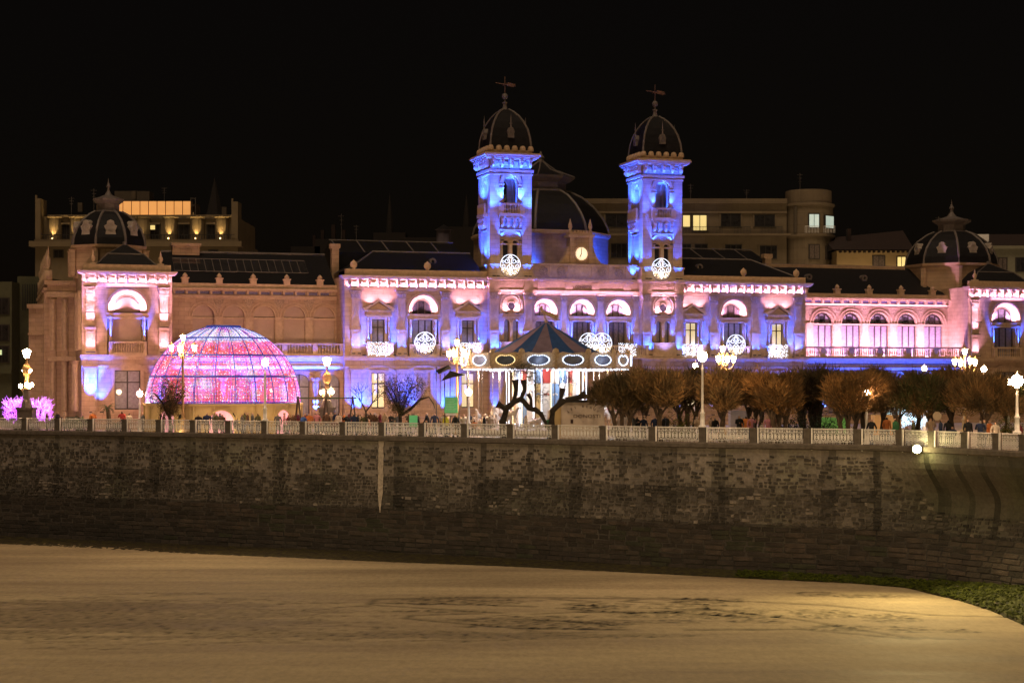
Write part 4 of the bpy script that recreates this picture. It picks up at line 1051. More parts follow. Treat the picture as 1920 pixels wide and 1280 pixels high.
bp = t.nodes.new('ShaderNodeBump'); bp.inputs['Strength'].default_value = .6; bp.inputs['Distance'].default_value = .05; t.links.new(n3.outputs['Fac'], bp.inputs['Height']); t.links.new(bp.outputs[0], b.inputs['Normal'])
n4 = t.nodes.new('ShaderNodeTexNoise'); n4.inputs['Scale'].default_value = 2.6; n4.inputs['Detail'].default_value = 9; n4.inputs['Roughness'].default_value = .75
mp4 = t.nodes.new('ShaderNodeMapping'); mp4.inputs['Scale'].default_value = (1, .45, 1); t.links.new(tc.outputs['Object'], mp4.inputs[0]); t.links.new(mp4.outputs[0], n4.inputs['Vector'])
r4 = t.nodes.new('ShaderNodeMapRange'); r4.inputs[1].default_value = .35; r4.inputs[2].default_value = .62; r4.inputs[3].default_value = .83; r4.inputs[4].default_value = 1.08; t.links.new(n4.outputs['Fac'], r4.inputs[0])
m4 = t.nodes.new('ShaderNodeVectorMath'); m4.operation = 'SCALE'; t.links.new(mx.outputs[0], m4.inputs[0]); t.links.new(r4.outputs[0], m4.inputs[3]); t.links.new(m4.outputs[0], b.inputs['Base Color'])
SAND = m
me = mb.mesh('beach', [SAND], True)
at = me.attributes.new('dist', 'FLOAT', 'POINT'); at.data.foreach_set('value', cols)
tag(put(me, 'beach'), kind='structure')
mb = MB()
for (a_, b_, c_, d_) in ((-600, -48, -300, 150), (48, 600, -300, 150), (-48, 48, -300, 74), (-600, -48, 150, 190)): mb.add([(a_,c_,ZS),(b_,c_,ZS),(b_,d_,ZS),(a_,d_,ZS)], [(0,1,2,3)])
me = mb.mesh('beach', [SAND]); at = me.attributes.new('dist', 'FLOAT', 'POINT'); at.data.foreach_set('value', [1.0]*len(me.vertices)); tag(put(me, 'beach'), kind='structure')
# wet stone ledge and algae between wall foot and sand
EDGE = [(-60,1012),(0,1020),(200,1030),(400,1040),(640,1050),(960,1062),(1280,1078),(1440,1086),(1600,1094),(1700,1102),(1800,1126),(1860,1146),(1920,1172),(1990,1200)]
def edge_at(px):
    for (a, pa), (b, pb) in zip(EDGE, EDGE[1:]):
        if a <= px <= b: return pa+(pb-pa)*(px-a)/(b-a)
    return EDGE[-1][1] if px > 0 else EDGE[0][1]
BASE = [(-60,1003),(0,1008),(400,1022),(640,1031),(960,1046),(1280,1062),(1500,1075),(1700,1086),(1920,1098),(2000,1102)]
def bank_h(px):
    for (a, pa), (b, pb) in zip(BASE, BASE[1:]):
        if a <= px <= b: py = pa+(pb-pa)*(px-a)/(b-a); break
    else: py = BASE[-1][1] if px > 0 else BASE[0][1]
    x, y, _a, _b = path(upx(px)); return max(.06, HC-(py-712)*(y-.4)/F - ZS)
mb = MB(); vs = []; cs = []; cols_ = 520; rows = 16
for i in range(cols_+1):
    px = -60+2050*i/cols_; ex, ey = wxy(px, edge_at(px)); u = upx(px+6); bh = bank_h(px); w0 = wp(u, -ZS-bh, -.05)
    for j in range(rows+1):
        t_ = j/rows; x = w0[0]*(1-t_)+ex*t_; y = w0[1]*(1-t_)+ey*t_
        g = sm((px-1150)/400); prof = (1-t_)**.7
        bump = .14*g*max(0, nz(x*1.3, y*1.3, 3)+.25)*(1 if t_ < .97 else 0) + .05*nz(x*3, y*3)
        vs.append((x, y, ZS + bh*prof + bump - (.03 if t_ > .96 else 0)))
for i in range(cols_):
    px = -60+2050*i/cols_
    for j in range(rows):
        g = sm((px-1250)/400); n = nz(i*.35, j*.5, 2)+.25*rng.random()
        gr = (.036+.045*n, .045+.05*n, .01); br_ = (.035+.02*n, .03+.018*n, .018)
        k_ = g*(.8 if j/rows < .93 else .2)
        cs.append(tuple(max(.004, a*k_+b*(1-k_)) for a, b in zip(gr, br_)))
R1 = rows+1
mb.add(vs, [(i*R1+j+1, (i+1)*R1+j+1, (i+1)*R1+j, i*R1+j) for i in range(cols_) for j in range(rows)]); mb.c = cs
tag(mb.build('algae_ledge', attrmat('wet_algae', rough=.85, bump=.6, bscale=4, spec=.06)), 'green seaweed and wet stones along the foot of the sea wall', 'seaweed', kind='stuff')
mb = MB(); r_ = random.Random(5)
for k in range(2600):
    px = 1980-600*r_.random()**1.3; e_ = edge_at(px); py = r_.uniform(e_-34*sm((px-1300)/500)-8, e_-1); ex, ey = wxy(px, e_); w0 = wp(upx(px+6), -ZS-bank_h(px), 0); t_ = r_.random()**.8; x, y = ex*t_+w0[0]*(1-t_), ey*t_+w0[1]*(1-t_); s_ = r_.uniform(.05, .2)
    n = r_.random(); col = (.028+.026*n, .036+.03*n, .008) if r_.random() < .99 else (.09, .085, .07)
    z = ZS+bank_h(px)*(1-t_)**.7+.05+.1*r_.random(); a = r_.uniform(0, 6.28)
    mb.add([(x+s_*cos(a), y+s_*sin(a), z-.05), (x+s_*cos(a+2.1), y+s_*sin(a+2.1), z-.04), (x+s_*cos(a+4.2), y+s_*sin(a+4.2), z-.06), (x, y, z+s_*.12)], [(0,1,3),(1,2,3),(2,0,3)], 0, col)
tag(mb.build('seaweed_clump', MATS['wet_algae']), 'tufts of green seaweed and pebbles at the right-hand foot of the wall', 'seaweed', kind='stuff')
# ------------------------------------------------------------------ promenade railing
rail = empty('promenade_railing', 'white ironwork railing with stone pillars along the top of the sea wall', 'railing', (0, 0, 0))
POSTS = [-82,-14,45,107,169,233,297,361,427,495,567,642,715,790,870,956,1040,1130,1222,1317,1412,1513,1608,1686,1746,1808,1867,1917,1975]
PM = MB(); PM.box(-.22, .22, -.2, .2, 0, 1.18); PM.box(-.26, .26, -.24, .24, 0, .26); PM.box(-.26, .26, -.24, .24, 1.1, 1.22)
PMESH = PM.mesh('pillar', [POST])
PT = MB(); PT.box(-.045, .045, -.05, .05, -.2, 1.26); PTM = PT.mesh('iron_post', [WHITEP])
R = MB()   # one unit-length panel, 0..1 along x, six rosettes
R.tube([(0,0,1.2),(1,0,1.2)], .035, 6); R.tube([(0,0,.98),(1,0,.98)], .018, 4); R.tube([(0,0,.36),(1,0,.36)], .022, 4)
for k in range(6):
    c_ = (k+.5)/6; hw = .058
    for d in (-.066, .066): R.tube([(c_+d,0,.22),(c_+d,0,1.2)], .0085, 4)
    R.tube([(c_-.042,0,.86),(c_-.042,0,1.2)], .006, 4); R.tube([(c_+.042,0,.86),(c_+.042,0,1.2)], .006, 4)
    for rr_, rz_ in ((.052, .25), (.026, .11)):
        R.tube([(c_+rr_*cos(a), 0, .66+rz_*sin(a)) for a in [2*pi*i/10 for i in range(10)]], [.016]*10, 4, closed=True)
    R.tube([(c_,0,.86),(c_,0,1.2)], .005, 4); R.tube([(c_,0,.22),(c_,0,.46)], .005, 4)
    R.tube([(c_-.06,0,.97),(c_-.03,0,1.1),(c_,0,1.14),(c_+.03,0,1.1),(c_+.06,0,.97)], .01, 4)
# tubes are thin in x after scaling, so widen them before
for i, (x, y, z) in enumerate(R.v): pass
RM = R.mesh('railing_panel', [WHITEP])
K = MB(); K.box(0, 1, -.2, .12, 0, .24); KM = K.mesh('plinth', [POST])
for a, b in zip(POSTS, POSTS[1:]):
    ua, ub = upx(a), upx(b); pa = Vector(path(ua)[:2]+(0,)); pb = Vector(path(ub)[:2]+(0,)); d = pb-pa; L = d.length; ang = math.atan2(d.y, d.x)
    nv = Vector((d.y, -d.x, 0)).normalized()*-.12; pa = pa+nv
    put(PMESH, 'pillar', rail, tuple(pa)[:2]+(.0,), ang)
    put(PTM, 'iron_post', rail, tuple(pa+d.normalized()*.34-nv*1.2)[:2]+(0,), ang)
    q = pa + d.normalized()*.4
    put(RM, 'railing_panel', rail, (q.x, q.y, 0), ang, (L-.7, 1, 1)); put(KM, 'plinth', rail, (q.x, q.y, -.02), ang, (L-.66, 1, 1))

# ------------------------------------------------------------------ lamps
def flood(x, y, z, tx, ty, watt, col, ang, blend=1, r=.3): lamp('SPOT', (x, y, z), (tx-x, ty-y, ZS-z), watt, col, r, ang, blend, world=True)
def globe_lamp(px, py, D, label, r=.24, tall=True, base=0.0, arms=None, group=None):
    p = W(px, py, D); x, y, z = p; t = empty('street_lamp', label, 'street lamp', (x, y, base)); h = z-base
    q = MB()
    q.lathe(0, 0, [(.26, 0), (.26, .12), (.16, .2), (.14, .9), (.19, .98), (.11, 1.1), (.09, 1.3), (.07, h-.9), (.085, h-.85), (.06, h-.7), (.06, h-r-.12), (.16, h-r-.04), (.17, h-r+.02)], 10)
    q.build('post', WHITEP, t, smooth=True)
    g = MB(); g.lathe(0, 0, [(0.03, h-r), (r*.7, h-r*.72), (r, h), (r*.72, h+r*.7), (.03, h+r)], 10); g.build('globe', LAMPG, t, smooth=True)
    if base: flood(x-.2, y-.45, z-.1, x-6, y-26, 6500 if px < 1800 else 2500, (1, .70, .38), 120)
    g = MB(); g.lathe(0, 0, [(.1, h+r-.02), (.05, h+r+.08), (.01, h+r+.25)], 6); g.build('finial', WHITEP, t)
    return t
def lantern_mesh(s=1.0):
    g = MB(); g.lathe(0, 0, [(.1*s, -.26*s), (.2*s, .18*s), (.02, .22*s)], 6); return g
def candelabrum(pxs, D, label, base=0.0, flood_w=480):
    # first entry: central raised lantern, others on arms
    p0 = W(pxs[0][0], pxs[0][1], D); t = empty('candelabra_lamp', label, 'street lamp', (p0.x, p0.y, base)); h = p0.z-base
    zs_ = [W(px, py, D).z-base for px, py in pxs[1:]]; za = min(zs_)-.5 if zs_ else h-.6
    q = MB(); q.lathe(0, 0, [(.38, 0), (.38, .3), (.24, .4), (.2, 1.1), (.28, 1.2), (.12, 1.4), (.09, za-.3), (.17, za-.2), (.08, za), (.06, h-.5), (.13, h-.36), (.12, h-.27)], 10); q.build('post', OCHRE, t, smooth=True)
    n = len(pxs)-1
    for i, (px, py) in enumerate(pxs[1:]):
        p = W(px, py, D); dx = p.x-p0.x; dy = (.35 if i % 2 else -.35)*(1 if abs(dx) < .8 else .4); z = p.z-base
        q = MB(); q.tube([(0,0,za-.15),(dx*.4,dy*.4,za-.35),(dx*.85,dy*.85,za-.2),(dx,dy,za+.05),(dx,dy,z-.3)], [.045,.045,.04,.04,.06], 5)
        q.tube([(dx*.3+.12*cos(a), dy*.3, za+.1+.12*sin(a)) for a in [i_*.7 for i_ in range(9)]], .025, 4); q.build('arm', OCHRE, t)
        g = lantern_mesh(.95); g.build('lantern_glass', LAMPG, t, (dx, dy, z)); g = MB(); g.lathe(0, 0, [(.26, .2), (.12, .36), (.03, .42), (.03, .52)], 6); g.build('lantern_cap', OCHRE, t, (dx, dy, z))
    if flood_w: lamp('SPOT', (p0.x, p0.y+.5, p0.z), (sP*-1, cP, -.05), flood_w, (1, .52, .42), .3, 150, 1, world=True)
    g = lantern_mesh(.95); g.build('lantern_glass', LAMPG, t, (0, 0, h)); g = MB(); g.lathe(0, 0, [(.26, .2), (.12, .36), (.03, .42), (.03, .55)], 6); g.build('lantern_cap', OCHRE, t, (0, 0, h))
    return t
def monument_lamp(px, py, D, label, small):
    p = W(px, py, D); t = empty('monumental_lamp', label, 'street lamp', (p.x, p.y, 0)); h = p.z
    q = MB(); q.box(-.9, .9, -.9, .9, 0, .5); q.box(-.65, .65, -.65, .65, .5, 1.9); q.box(-.75, .75, -.75, .75, 1.9, 2.1); q.lathe(0, 0, [(.5, 2.1), (.4, 2.6), (.28, 2.8), (.3, 3.6), (.4, 3.7)], 8)
    q.build('pedestal', POST, t)
    lamp('SPOT', (p.x, p.y+.6, h), (-sP, cP, 0), 1500, (1, .56, .5), .3, 150, 1, world=True)
    q = MB(); q.lathe(0, 0, [(.24, 3.6), (.15, 4.2), (.13, h-2.0), (.28, h-1.7), (.42, h-1.3), (.3, h-1.0), (.12, h-.8), (.08, h-.45), (.2, h-.32)], 10); q.build('post', OCHRE, t, smooth=True)
    g = MB(); g.lathe(0, 0, [(.18, -.3), (.36, .3), (.1, .42), (.02, .46)], 8); g.build('lantern_glass', LAMPG, t, (0, 0, h))
    for i, (dx, dz) in enumerate(small):
        q = MB(); q.tube([(0,0,h+dz-.5),(dx*.5,0,h+dz-.6),(dx,-.1,h+dz-.2)], .04, 5); q.build('arm', OCHRE, t)
        g = MB(); g.lathe(0, 0, [(.02,-.17),(.13,-.1),(.17,0),(.12,.12),(.02,.17)], 8); g.build('globe', LAMPG, t, (dx, -.1, h+dz), smooth=True)
    return t
def DR(px): x, y, _a, _b = path(upx(px)); return y
globe_lamp(497, 680, DR(497)+.3, 'tall white lamp post with a single globe in front of the glowing dome', .28, base=1.2)
globe_lamp(1317, 668, DR(1317)+.3, 'tallest white lamp post, single globe, standing on the railing pillar right of the carousel', .34, base=1.2)
globe_lamp(1907, 714, DR(1907)+1.2, 'white lamp post with a big globe at the far right end of the railing', .38, base=1.2)
globe_lamp(262, 738, 146, 'short globe lamp beside the corner pavilion window, left of the glowing dome', .25)
globe_lamp(879, 735, 138, 'short globe lamp just left of the carousel, behind the green board', .25)
globe_lamp(1625, 738, 118.5, 'short globe lamp among the brown tamarisk crowns', .27)
globe_lamp(1891, 716, 122, 'small lamp half hidden behind the big globe at the right edge', .2)
candelabrum([(343,633),(322,652),(336,654),(365,652)], 141, 'gilded four-lantern candelabra in front of the left side of the glowing dome')
candelabrum([(857,642),(842,663),(850,662),(870,660)], 139, 'gilded candelabra with scrolled arms directly left of the carousel roof')
candelabrum([(1355,654),(1346,672),(1365,673),(1375,673)], 139, 'gilded candelabra rising above the trees left of the pale lit filigree disc')
candelabrum([(1809,659),(1789,678),(1803,680),(1817,677),(1829,679)], 141, 'five-lantern candelabra above the dark green tree near the right pavilion')
monument_lamp(50, 664, 147, 'stone monument lamp at the far left in front of purple-lit trees', [(-.22,-1.35),(.3,-1.4),(-.5,-2.7),(0,-2.6),(.45,-2.6),(.2,-2.75)])
monument_lamp(613, 679, 150, 'stone monument lamp between the glowing dome and the city hall wing', [(-.45,-2.6),(.1,-2.55),(.45,-2.6)])
globe_lamp(1304, 686, 146, 'small distant lamp low left of the tallest white lamp post', .22)
globe_lamp(1733, 691, 147, 'distant globe lamp beside the white glittering tree', .22)
globe_lamp(1845, 692, 148, 'distant globe lamp right of the five-lantern candelabra', .24)
# floodlight on the wall top, aimed at the beach
p = Vector(wp(upx(1732), -.05, .55)); fl = empty('beach_floodlight', 'bright floodlight fixed to the top edge of the sea wall', 'floodlight', tuple(p))
q = MB(); q.box(-.3, .3, .0, .3, -.2, .25); q.tube([(0,.2,0),(0,.8,.1)], .05, 5); q.build('housing', BLACKM, fl)
q = MB(); q.disc(0, .02, .26, -.03, 14, 0, y1=.0); q.build('lens', bulb('flood_lens', (1, .86, .38), 60, True), fl)
# the lens really throws light outwards
flood(p.x, p.y-.25, p.z-.1, p.x-5, 93, 17000, (1, .76, .32), 112)
lamp('POINT', (p.x-.1, p.y-.45, p.z), (0,0,-1), 130, (1, .85, .32), .2, world=True)
# unseen floodlights added outside the frame to light the sand
for (x, y, z, tx, ty, wt, ang, lab) in ((47, 78, .6, 22, 106, 16000, 75, 'unseen floodlight added right of the frame to light the sand'), (-62, 60, 8, -12, 98, 50000, 70, 'unseen mast floodlight added left of the frame to light the sand'), (20, -12, 10, 8, 98, 70000, 60, 'unseen mast floodlight added behind the camera to light the sand'), (-30, -10, 10, -20, 112, 30000, 60, 'second unseen mast floodlight added behind the camera to light the sand')):
    t_ = empty('beach_floodlight', lab, 'floodlight', (x, y, z)); q = MB(); q.box(-.3, .3, -.3, .3, .05, .5); q.tube([(0,-.9,.3),(0,-.9,ZS-z)], .12, 6); q.tube([(0,-.9,.3),(0,0,.3)], .06, 5); q.build('mast', BLACKM, t_)
    flood(x, y, z-.1, tx, ty, wt, (1, .72, .36), ang)
# ------------------------------------------------------------------ christmas filigree discs and light curtains on the balconies
q = MB()
def circ(cx, cz, r, a0=0, a1=2*pi, n=16): return [(cx+r*cos(a0+(a1-a0)*i/n), 0, cz+r*sin(a0+(a1-a0)*i/n)) for i in range(n+1)]
def spiral(cx, cz, r, a0, turns, sgn): return [(cx+(r*(1-.75*i/18))*cos(a0+sgn*turns*2*pi*i/18), 0, cz+(r*(1-.75*i/18))*sin(a0+sgn*turns*2*pi*i/18)) for i in range(19)]
q.tube(circ(0, 0, 1.0, radians(-12), radians(192), 26), .034, 5)
for d in (-1, 1):
    q.tube(spiral(d*.36, .38, .30, pi/2 if d > 0 else pi/2, 1.4, d), .03, 5); q.tube([(d*.05, 0, .92), (d*.2, 0, .7), (d*.1, 0, .35), (d*.05, 0, .1), (d*.3, 0, -.2)], .03, 5)
    q.tube(spiral(d*.72, -.12, .26, 0 if d > 0 else pi, 1.3, -d), .03, 5); q.tube(circ(d*.2, -.25, .15), .03, 5); q.tube(circ(d*.74, .3, .11), .03, 5); q.tube(circ(d*.14, -.52, .09), .025, 5)
q.tube(circ(0, .78, .1), .028, 5)
SCR = q.mesh('scroll', [ORNW])
q = MB(); r_ = random.Random(2)
for i in range(200):
    a = r_.uniform(pi, 2*pi); rr_ = math.sqrt(r_.random()); x, z = rr_*cos(a)*.95, -.3+rr_*sin(a)*.72; s_ = .022; y = r_.uniform(-.12, .05)
    q.add([(x-s_,y,z),(x+s_,y,z),(x,y+s_,z+s_),(x,y-s_,z-s_),(x,y,z+s_*1.4)], [(0,3,4),(3,1,4),(0,4,2),(4,1,2)], 0 if r_.random() < .6 else 1)
BOW = q.mesh('fairy_light', [WARMB, WBULB])
q = MB(); q.tube(circ(0, -.28, .98, pi, 2*pi, 14), .025, 4); q.tube([(-.98, 0, -.25), (.98, 0, -.25)], .02, 4); BF = q.mesh('basket_frame', [IRON])
def ornament(s, y, z, label):
    t = empty('filigree_light', label, 'light ornament', L2W(s, y, z), PHI, 'lit filigree discs hung on the city hall')
    put(SCR, 'scroll', t); f = put(BOW, 'fairy_light', t); f['kind'] = 'stuff'; put(BF, 'basket_frame', t)
    lamp('POINT', (s, y-.5, z), (0, 0, -1), 12, (.85, .88, 1), .4)
ornament(S(957, -1.3), -1.3, 15.55, 'lit filigree disc on the base of the left bell tower')
ornament(S(1240, -1.3), -1.3, 15.5, 'lit filigree disc on the base of the right bell tower')
ornament(S(797, -1.1), -1.1, 8.0, 'lit filigree disc on the balcony between the left wing windows')
ornament(S(1380, -1.1), -1.1, 8.0, 'lit filigree disc on the balcony right of the gilded candelabra')
ornament(S(1129, -2.6), -2.6, 8.0, 'lit filigree disc just above the right slope of the carousel roof')
ornament(S(1104, -2.5), -2.5, 8.0, 'lit filigree disc mostly hidden behind the carousel roof')
def curtain(s, y, z0, z1, wd, label, ret=.85):
    t = empty('light_curtain', label, 'light curtain', L2W(s, y, z1), PHI, 'curtains of white bulbs over the balconies')
    q = MB(); c_ = MB(); r_ = random.Random(int(s*10)+999); n = int(wd/.11)
    c_.tube([(-wd/2, 0, 0), (wd/2, 0, 0)], .02, 4)
    for i in range(n):
        x = -wd/2+wd*(i+.5)/n; L = (z1-z0)*r_.uniform(.8, 1)
        for k in range(int(L/.075)):
            if r_.random() < .25: continue
            xx = x+r_.uniform(-.03, .03); zz = -k*.075-r_.uniform(0, .05); yy = r_.uniform(-.06, .06); s_ = r_.choice((.02, .026, .032))
            q.add([(xx-s_,yy,zz),(xx,yy-s_,zz),(xx+s_,yy,zz),(xx,yy,zz+s_),(xx,yy,zz-s_)], [(0,1,3),(1,2,3),(0,4,1),(1,4,2)])
    c_.build('cable', IRON, t); o = q.build('fairy_light', WBULB, t); o['kind'] = 'stuff'
    lamp('POINT', (s, y-.5, (z0+z1)/2), (0, 0, -1), 16, (.8, .86, 1), .5)
for px, l in ((711, 'curtain of white bulbs on the balcony furthest left, above the bare tree'), (882, 'curtain of white bulbs partly hidden by the gilded candelabra left of the carousel'), (1168, 'curtain of white bulbs right of the carousel roof'),
              (1299, 'curtain of white bulbs behind the tallest white lamp post'), (1459, 'curtain of white bulbs on the balcony furthest right')):
    curtain(S(px, -1.05), (-2.3 if px == 1168 else -1.05), 6.55, 8.05, 2.2 if px != 1168 else 1.9, l)

# ------------------------------------------------------------------ glowing dome
DX, DY = (419-960)/F*148, 148.0; RD = 6.6; ZB = 2.5
dome = empty('led_dome', 'huge half-round dome of pink, red and white leds with blue ribs on a yellow base', 'light dome', (DX, DY, 0))
NM = 24; LV = [0, .347, .655, .985, 1.36]        # elevation of the rings
RIB = mat('glowing_blue_steel', (.02, .05, .2), .5, emit=.35, ecol=(.01, .04, .5))  # blue glow put into the ribs and rings by emission
LED = attrmat('led_bulb', emit=2.4)
for k in range(NM):
    a = 2*pi*k/NM+.06; q = MB()
    q.tube([(RD*cos(e)*cos(a), RD*cos(e)*sin(a), ZB+RD*sin(e)) for e in [1.42*i/12 for i in range(13)]], .05, 5); q.build('rib', RIB, dome)
for e in LV:
    q = MB(); n = 48; q.tube([(RD*cos(e)*cos(2*pi*i/n), RD*cos(e)*sin(2*pi*i/n), ZB+RD*sin(e)) for i in range(n)], .075 if e < 1.3 else .16, 5, closed=True); q.build('ring', RIB, dome)
r_ = random.Random(11)
def ledcol(a, e):
    # drifting pattern of pink, red, white, violet that the display shows
    n = nz(cos(a)*2.6+4, sin(a)*2.6, e*3.2); m_ = nz(cos(a)*5, sin(a)*5+7, e*6+3); f_ = nz(a*9, e*1.5, 5)
    if e > .92 and n > -.3: c = (.75, .75, 1)
    elif n > .2: c = (.9, .02, .06)
    elif n > -.02: c = (1, .05, .2)
    elif n > -.25: c = (1, .1, .32)
    elif m_ > .15: c = (.9, .6, .95)
    else: c = (.9, .14, .6)
    k = 1+.7*f_; r2 = r_.random()
    if r2 < .08: return (.9*k, .8*k, 1*k)
    if r2 < .13: return (.3*k, .2*k, 1*k)
    return tuple(v*k*r_.uniform(.6, 1.2) for v in c)
for k in range(NM):
    for j in range(4):
        q = MB(); q.c = []; e = LV[j]+.012
        while e < LV[j+1]-.008:
            rad = RD*cos(e)-.03; n = max(2, int(rad*(2*pi/NM)/.125))
            for i in range(n):
                a = 2*pi*(k+(i+.5)/n)/NM+.06; s_ = .04; x, y, z = rad*cos(a), rad*sin(a), ZB+RD*sin(e)
                tx, ty = -sin(a)*s_, cos(a)*s_; ux, uy, uz = -sin(e)*cos(a)*s_, -sin(e)*sin(a)*s_, cos(e)*s_; ox, oy = cos(a)*s_, sin(a)*s_
                q.add([(x-tx,y-ty,z),(x+tx,y+ty,z),(x+ux,y+uy,z+uz),(x-ux,y-uy,z-uz),(x+ox,y+oy,z+.01)], [(0,3,4),(3,1,4),(1,2,4),(2,0,4)], 0, ledcol(a, e))
            e += .0185
        o = q.build('led_net', LED, dome); o['kind'] = 'stuff'
lamp('POINT', (DX, DY, 4.6), (0,0,-1), 1500, (1, .3, .5), 2.5, world=True)
lamp('POINT', (DX, DY-9.5, 3.4), (0,0,-1), 60, (1, .45, .55), 1.0, world=True)
for k in range(5): lamp('SPOT', (DX-5+2.5*k, DY-8.3+abs(k-2)*.5, .3), (0, 1, .3), 130, (1, .74, .40), .2, 130, 1, world=True)
q = MB(); q.lathe(0, 0, [(RD+.05, 0), (RD+.05, 2.38), (RD-.3, 2.4)], NM*2, cap=False); q.build('base_wall', PLAS, dome)
q = MB()
for k in range(NM):
    a = 2*pi*k/NM+.06; x, y = (RD+.1)*cos(a), (RD+.1)*sin(a); q.box(x-.06, x+.06, y-.06, y+.06, 0, 2.4)
q.lathe(0, 0, [(RD+.1, 2.3), (RD+.18, 2.3), (RD+.18, 2.48), (RD+.1, 2.48)], 48, cap=False)
o = q.build('base_trim', PLAS, dome)
PKD = mat('pink_lit_interior', (.8, .5, .5), .8, emit=.8, ecol=(1, .35, .42))
for px in (338, 440, 541):
    sx = (px-419)/F*148/(RD+.1); a = -pi/2+math.asin(max(-1, min(1, sx)))
    t = MB(); t.arch(0, .95, 1.0, 1.14, -.25, .3, 14, stilt=.95); t.build('doorway', PLAS, dome, ((RD+.02)*cos(a), (RD+.02)*sin(a), 0), a+pi/2)
    t = MB(); t.disc(0, .95, .99, -.06, 14, 0, True, stilt=.95, y1=.0); t.build('doorway_interior', PKD, dome, ((RD+.02)*cos(a), (RD+.02)*sin(a), 0), a+pi/2)

# ------------------------------------------------------------------ carousel
CX, CY = (1024-960)/F*141, 141.0
car = empty('carousel', 'fairground carousel with a dark blue and mauve striped tent roof and ringed bulb mirrors', 'carousel', (CX, CY, 0))
NAVY = mat('navy_canvas', (.012, .055, .19), .8, var=.2, scale=2); MAUV = mat('mauve_canvas', (.17, .12, .17), .8, var=.2, scale=2)
GOLD = mat('gilt_carving', (.42, .3, .17), .5, var=.5, scale=8, bump=1); NS = 16
q = MB(); o0 = .11
for k in range(NS):
    a, b = 2*pi*k/NS+o0, 2*pi*(k+1)/NS+o0; c_ = (a+b)/2
    for (r0, z0, r1, z1) in ((6.75, 5.55, 3.4, 7.2), (3.4, 7.2, .12, 9.15)):
        q.add([(r0*cos(a), r0*sin(a), z0), (r0*cos(c_)*.985, r0*sin(c_)*.985, z0-.05), (r0*cos(b), r0*sin(b), z0), (r1*cos(b), r1*sin(b), z1), (r1*cos(c_)*.985, r1*sin(c_)*.985, z1-.03), (r1*cos(a), r1*sin(a), z1)], [(0,1,4,5), (1,2,3,4)], k % 2)
q.build('tent_roof', [NAVY, MAUV], car)
q = MB(); q.lathe(0, 0, [(.14, 9.1), (.1, 9.25), (.16, 9.3), (.02, 9.4)], 8)
q.tube([(0,0,9.3),(-.15,0,9.7),(-.3,0,10.0),(.1,0,9.85),(.45,0,9.75),(.75,0,9.6),(1.0,0,9.62)], [.05,.1,.14,.16,.2,.18,.08], 7); q.tube([(-.3,0,10.0),(-.4,0,10.35),(-.32,0,10.5)], [.1,.12,.08], 6); q.tube([(.75,0,9.6),(.85,0,9.35),(1.1,0,9.3)], [.08,.06,.05], 5)
q.build('roof_figure', GOLD, car)
NB = 16
BM = MB(); BM.prism([(-1.28,-.5),(-.7,-.62),(0,-.5),(.7,-.62),(1.28,-.5),(1.28,.48),(.8,.62),(0,.5),(-.8,.62),(-1.28,.48)], -.08, .08); BME = BM.mesh('rounding_board', [GOLD])
MM = MB(); MM.disc(0, 0, .01, -.1, 6, 0)
MI = MB(); n = 22; MI.prism([(.86*cos(2*pi*i/n)*(1+.12*abs(cos(2*pi*i/n))), .44*sin(2*pi*i/n)+(-.13*max(0, 1-abs(cos(2*pi*i/n))*2.2) if sin(2*pi*i/n) > 0 else 0)) for i in range(n)], -.14, -.09)
MI.v = [(x*.82, y, z*.84) for x, y, z in MI.v]
MIR = MI.mesh('mirror', [mat('mirror_panel', (.05, .07, .12), .4, metal=0, var=.6, scale=3)])
def oct_(q, x, y, z, s_, m=0): q.add([(x-s_,y,z),(x,y-s_,z),(x+s_,y,z),(x,y+s_,z),(x,y,z+s_),(x,y,z-s_)], [(0,1,4),(1,2,4),(2,3,4),(3,0,4),(1,0,5),(2,1,5),(3,2,5),(0,3,5)], m)
BU = MB()
for i in range(26):
    a = 2*pi*i/26; x = .92*cos(a)*(1+.12*abs(cos(a))); z = .5*sin(a)+(-.15*max(0, 1-abs(cos(a))*2.2) if sin(a) > 0 else 0); oct_(BU, x, -.17, z, .052)
BU.v = [(x*.82, y, z*.84) for x, y, z in BU.v]
BUM = BU.mesh('ring_bulb', [bulb('carousel_bulb', (.5, .66, 1), 6)])
BUW = BU.mesh('ring_bulb', [WARMB])
CA = MB(); CA.lathe(0, 0, [(.1,-.7),(.25,-.5),(.2,-.1),(.28,.15),(.2,.4),(.28,.62),(.2,.85),(0,.95)], 8, sy=.5); CAR_ = CA.mesh('carved_figure', [GOLD], True)
for k in range(NB):
    a = -pi/2-.105+2*pi*k/NB; x, y = 6.78*cos(a), 6.78*sin(a)
    put(BME, 'rounding_board', car, (x, y, 6.02), a+pi/2); put(MIR, 'mirror', car, (x, y, 6.02), a+pi/2)
    o = put(BUW if k == 15 else BUM, 'ring_bulb', car, (x, y, 6.02), a+pi/2); o['kind'] = 'stuff'
    a2 = a+pi/NB; put(CAR_, 'carved_figure', car, (6.85*cos(a2), 6.85*sin(a2), 6.0), a2+pi/2)
    if k % 2 == 0: lamp('POINT', (CX+7.4*cos(a), CY+7.4*sin(a), 6.0), (0,0,-1), 22, (.7, .8, 1), .3, world=True)
q = MB()
for i in range(96):
    a = 2*pi*i/96; oct_(q, 6.7*cos(a), 6.7*sin(a), 5.3, .05); 
    if i % 2 == 0: oct_(q, 4.6*cos(a), 4.6*sin(a), 5.2, .06)
for k in range(24):
    a = 2*pi*k/24+.13; r3 = (2.75, 3.3)[k % 2]
    for i in range(26): oct_(q, r3*cos(a), r3*sin(a), .8+i*.17, .06, 1 if k % 3 == 0 else 0)
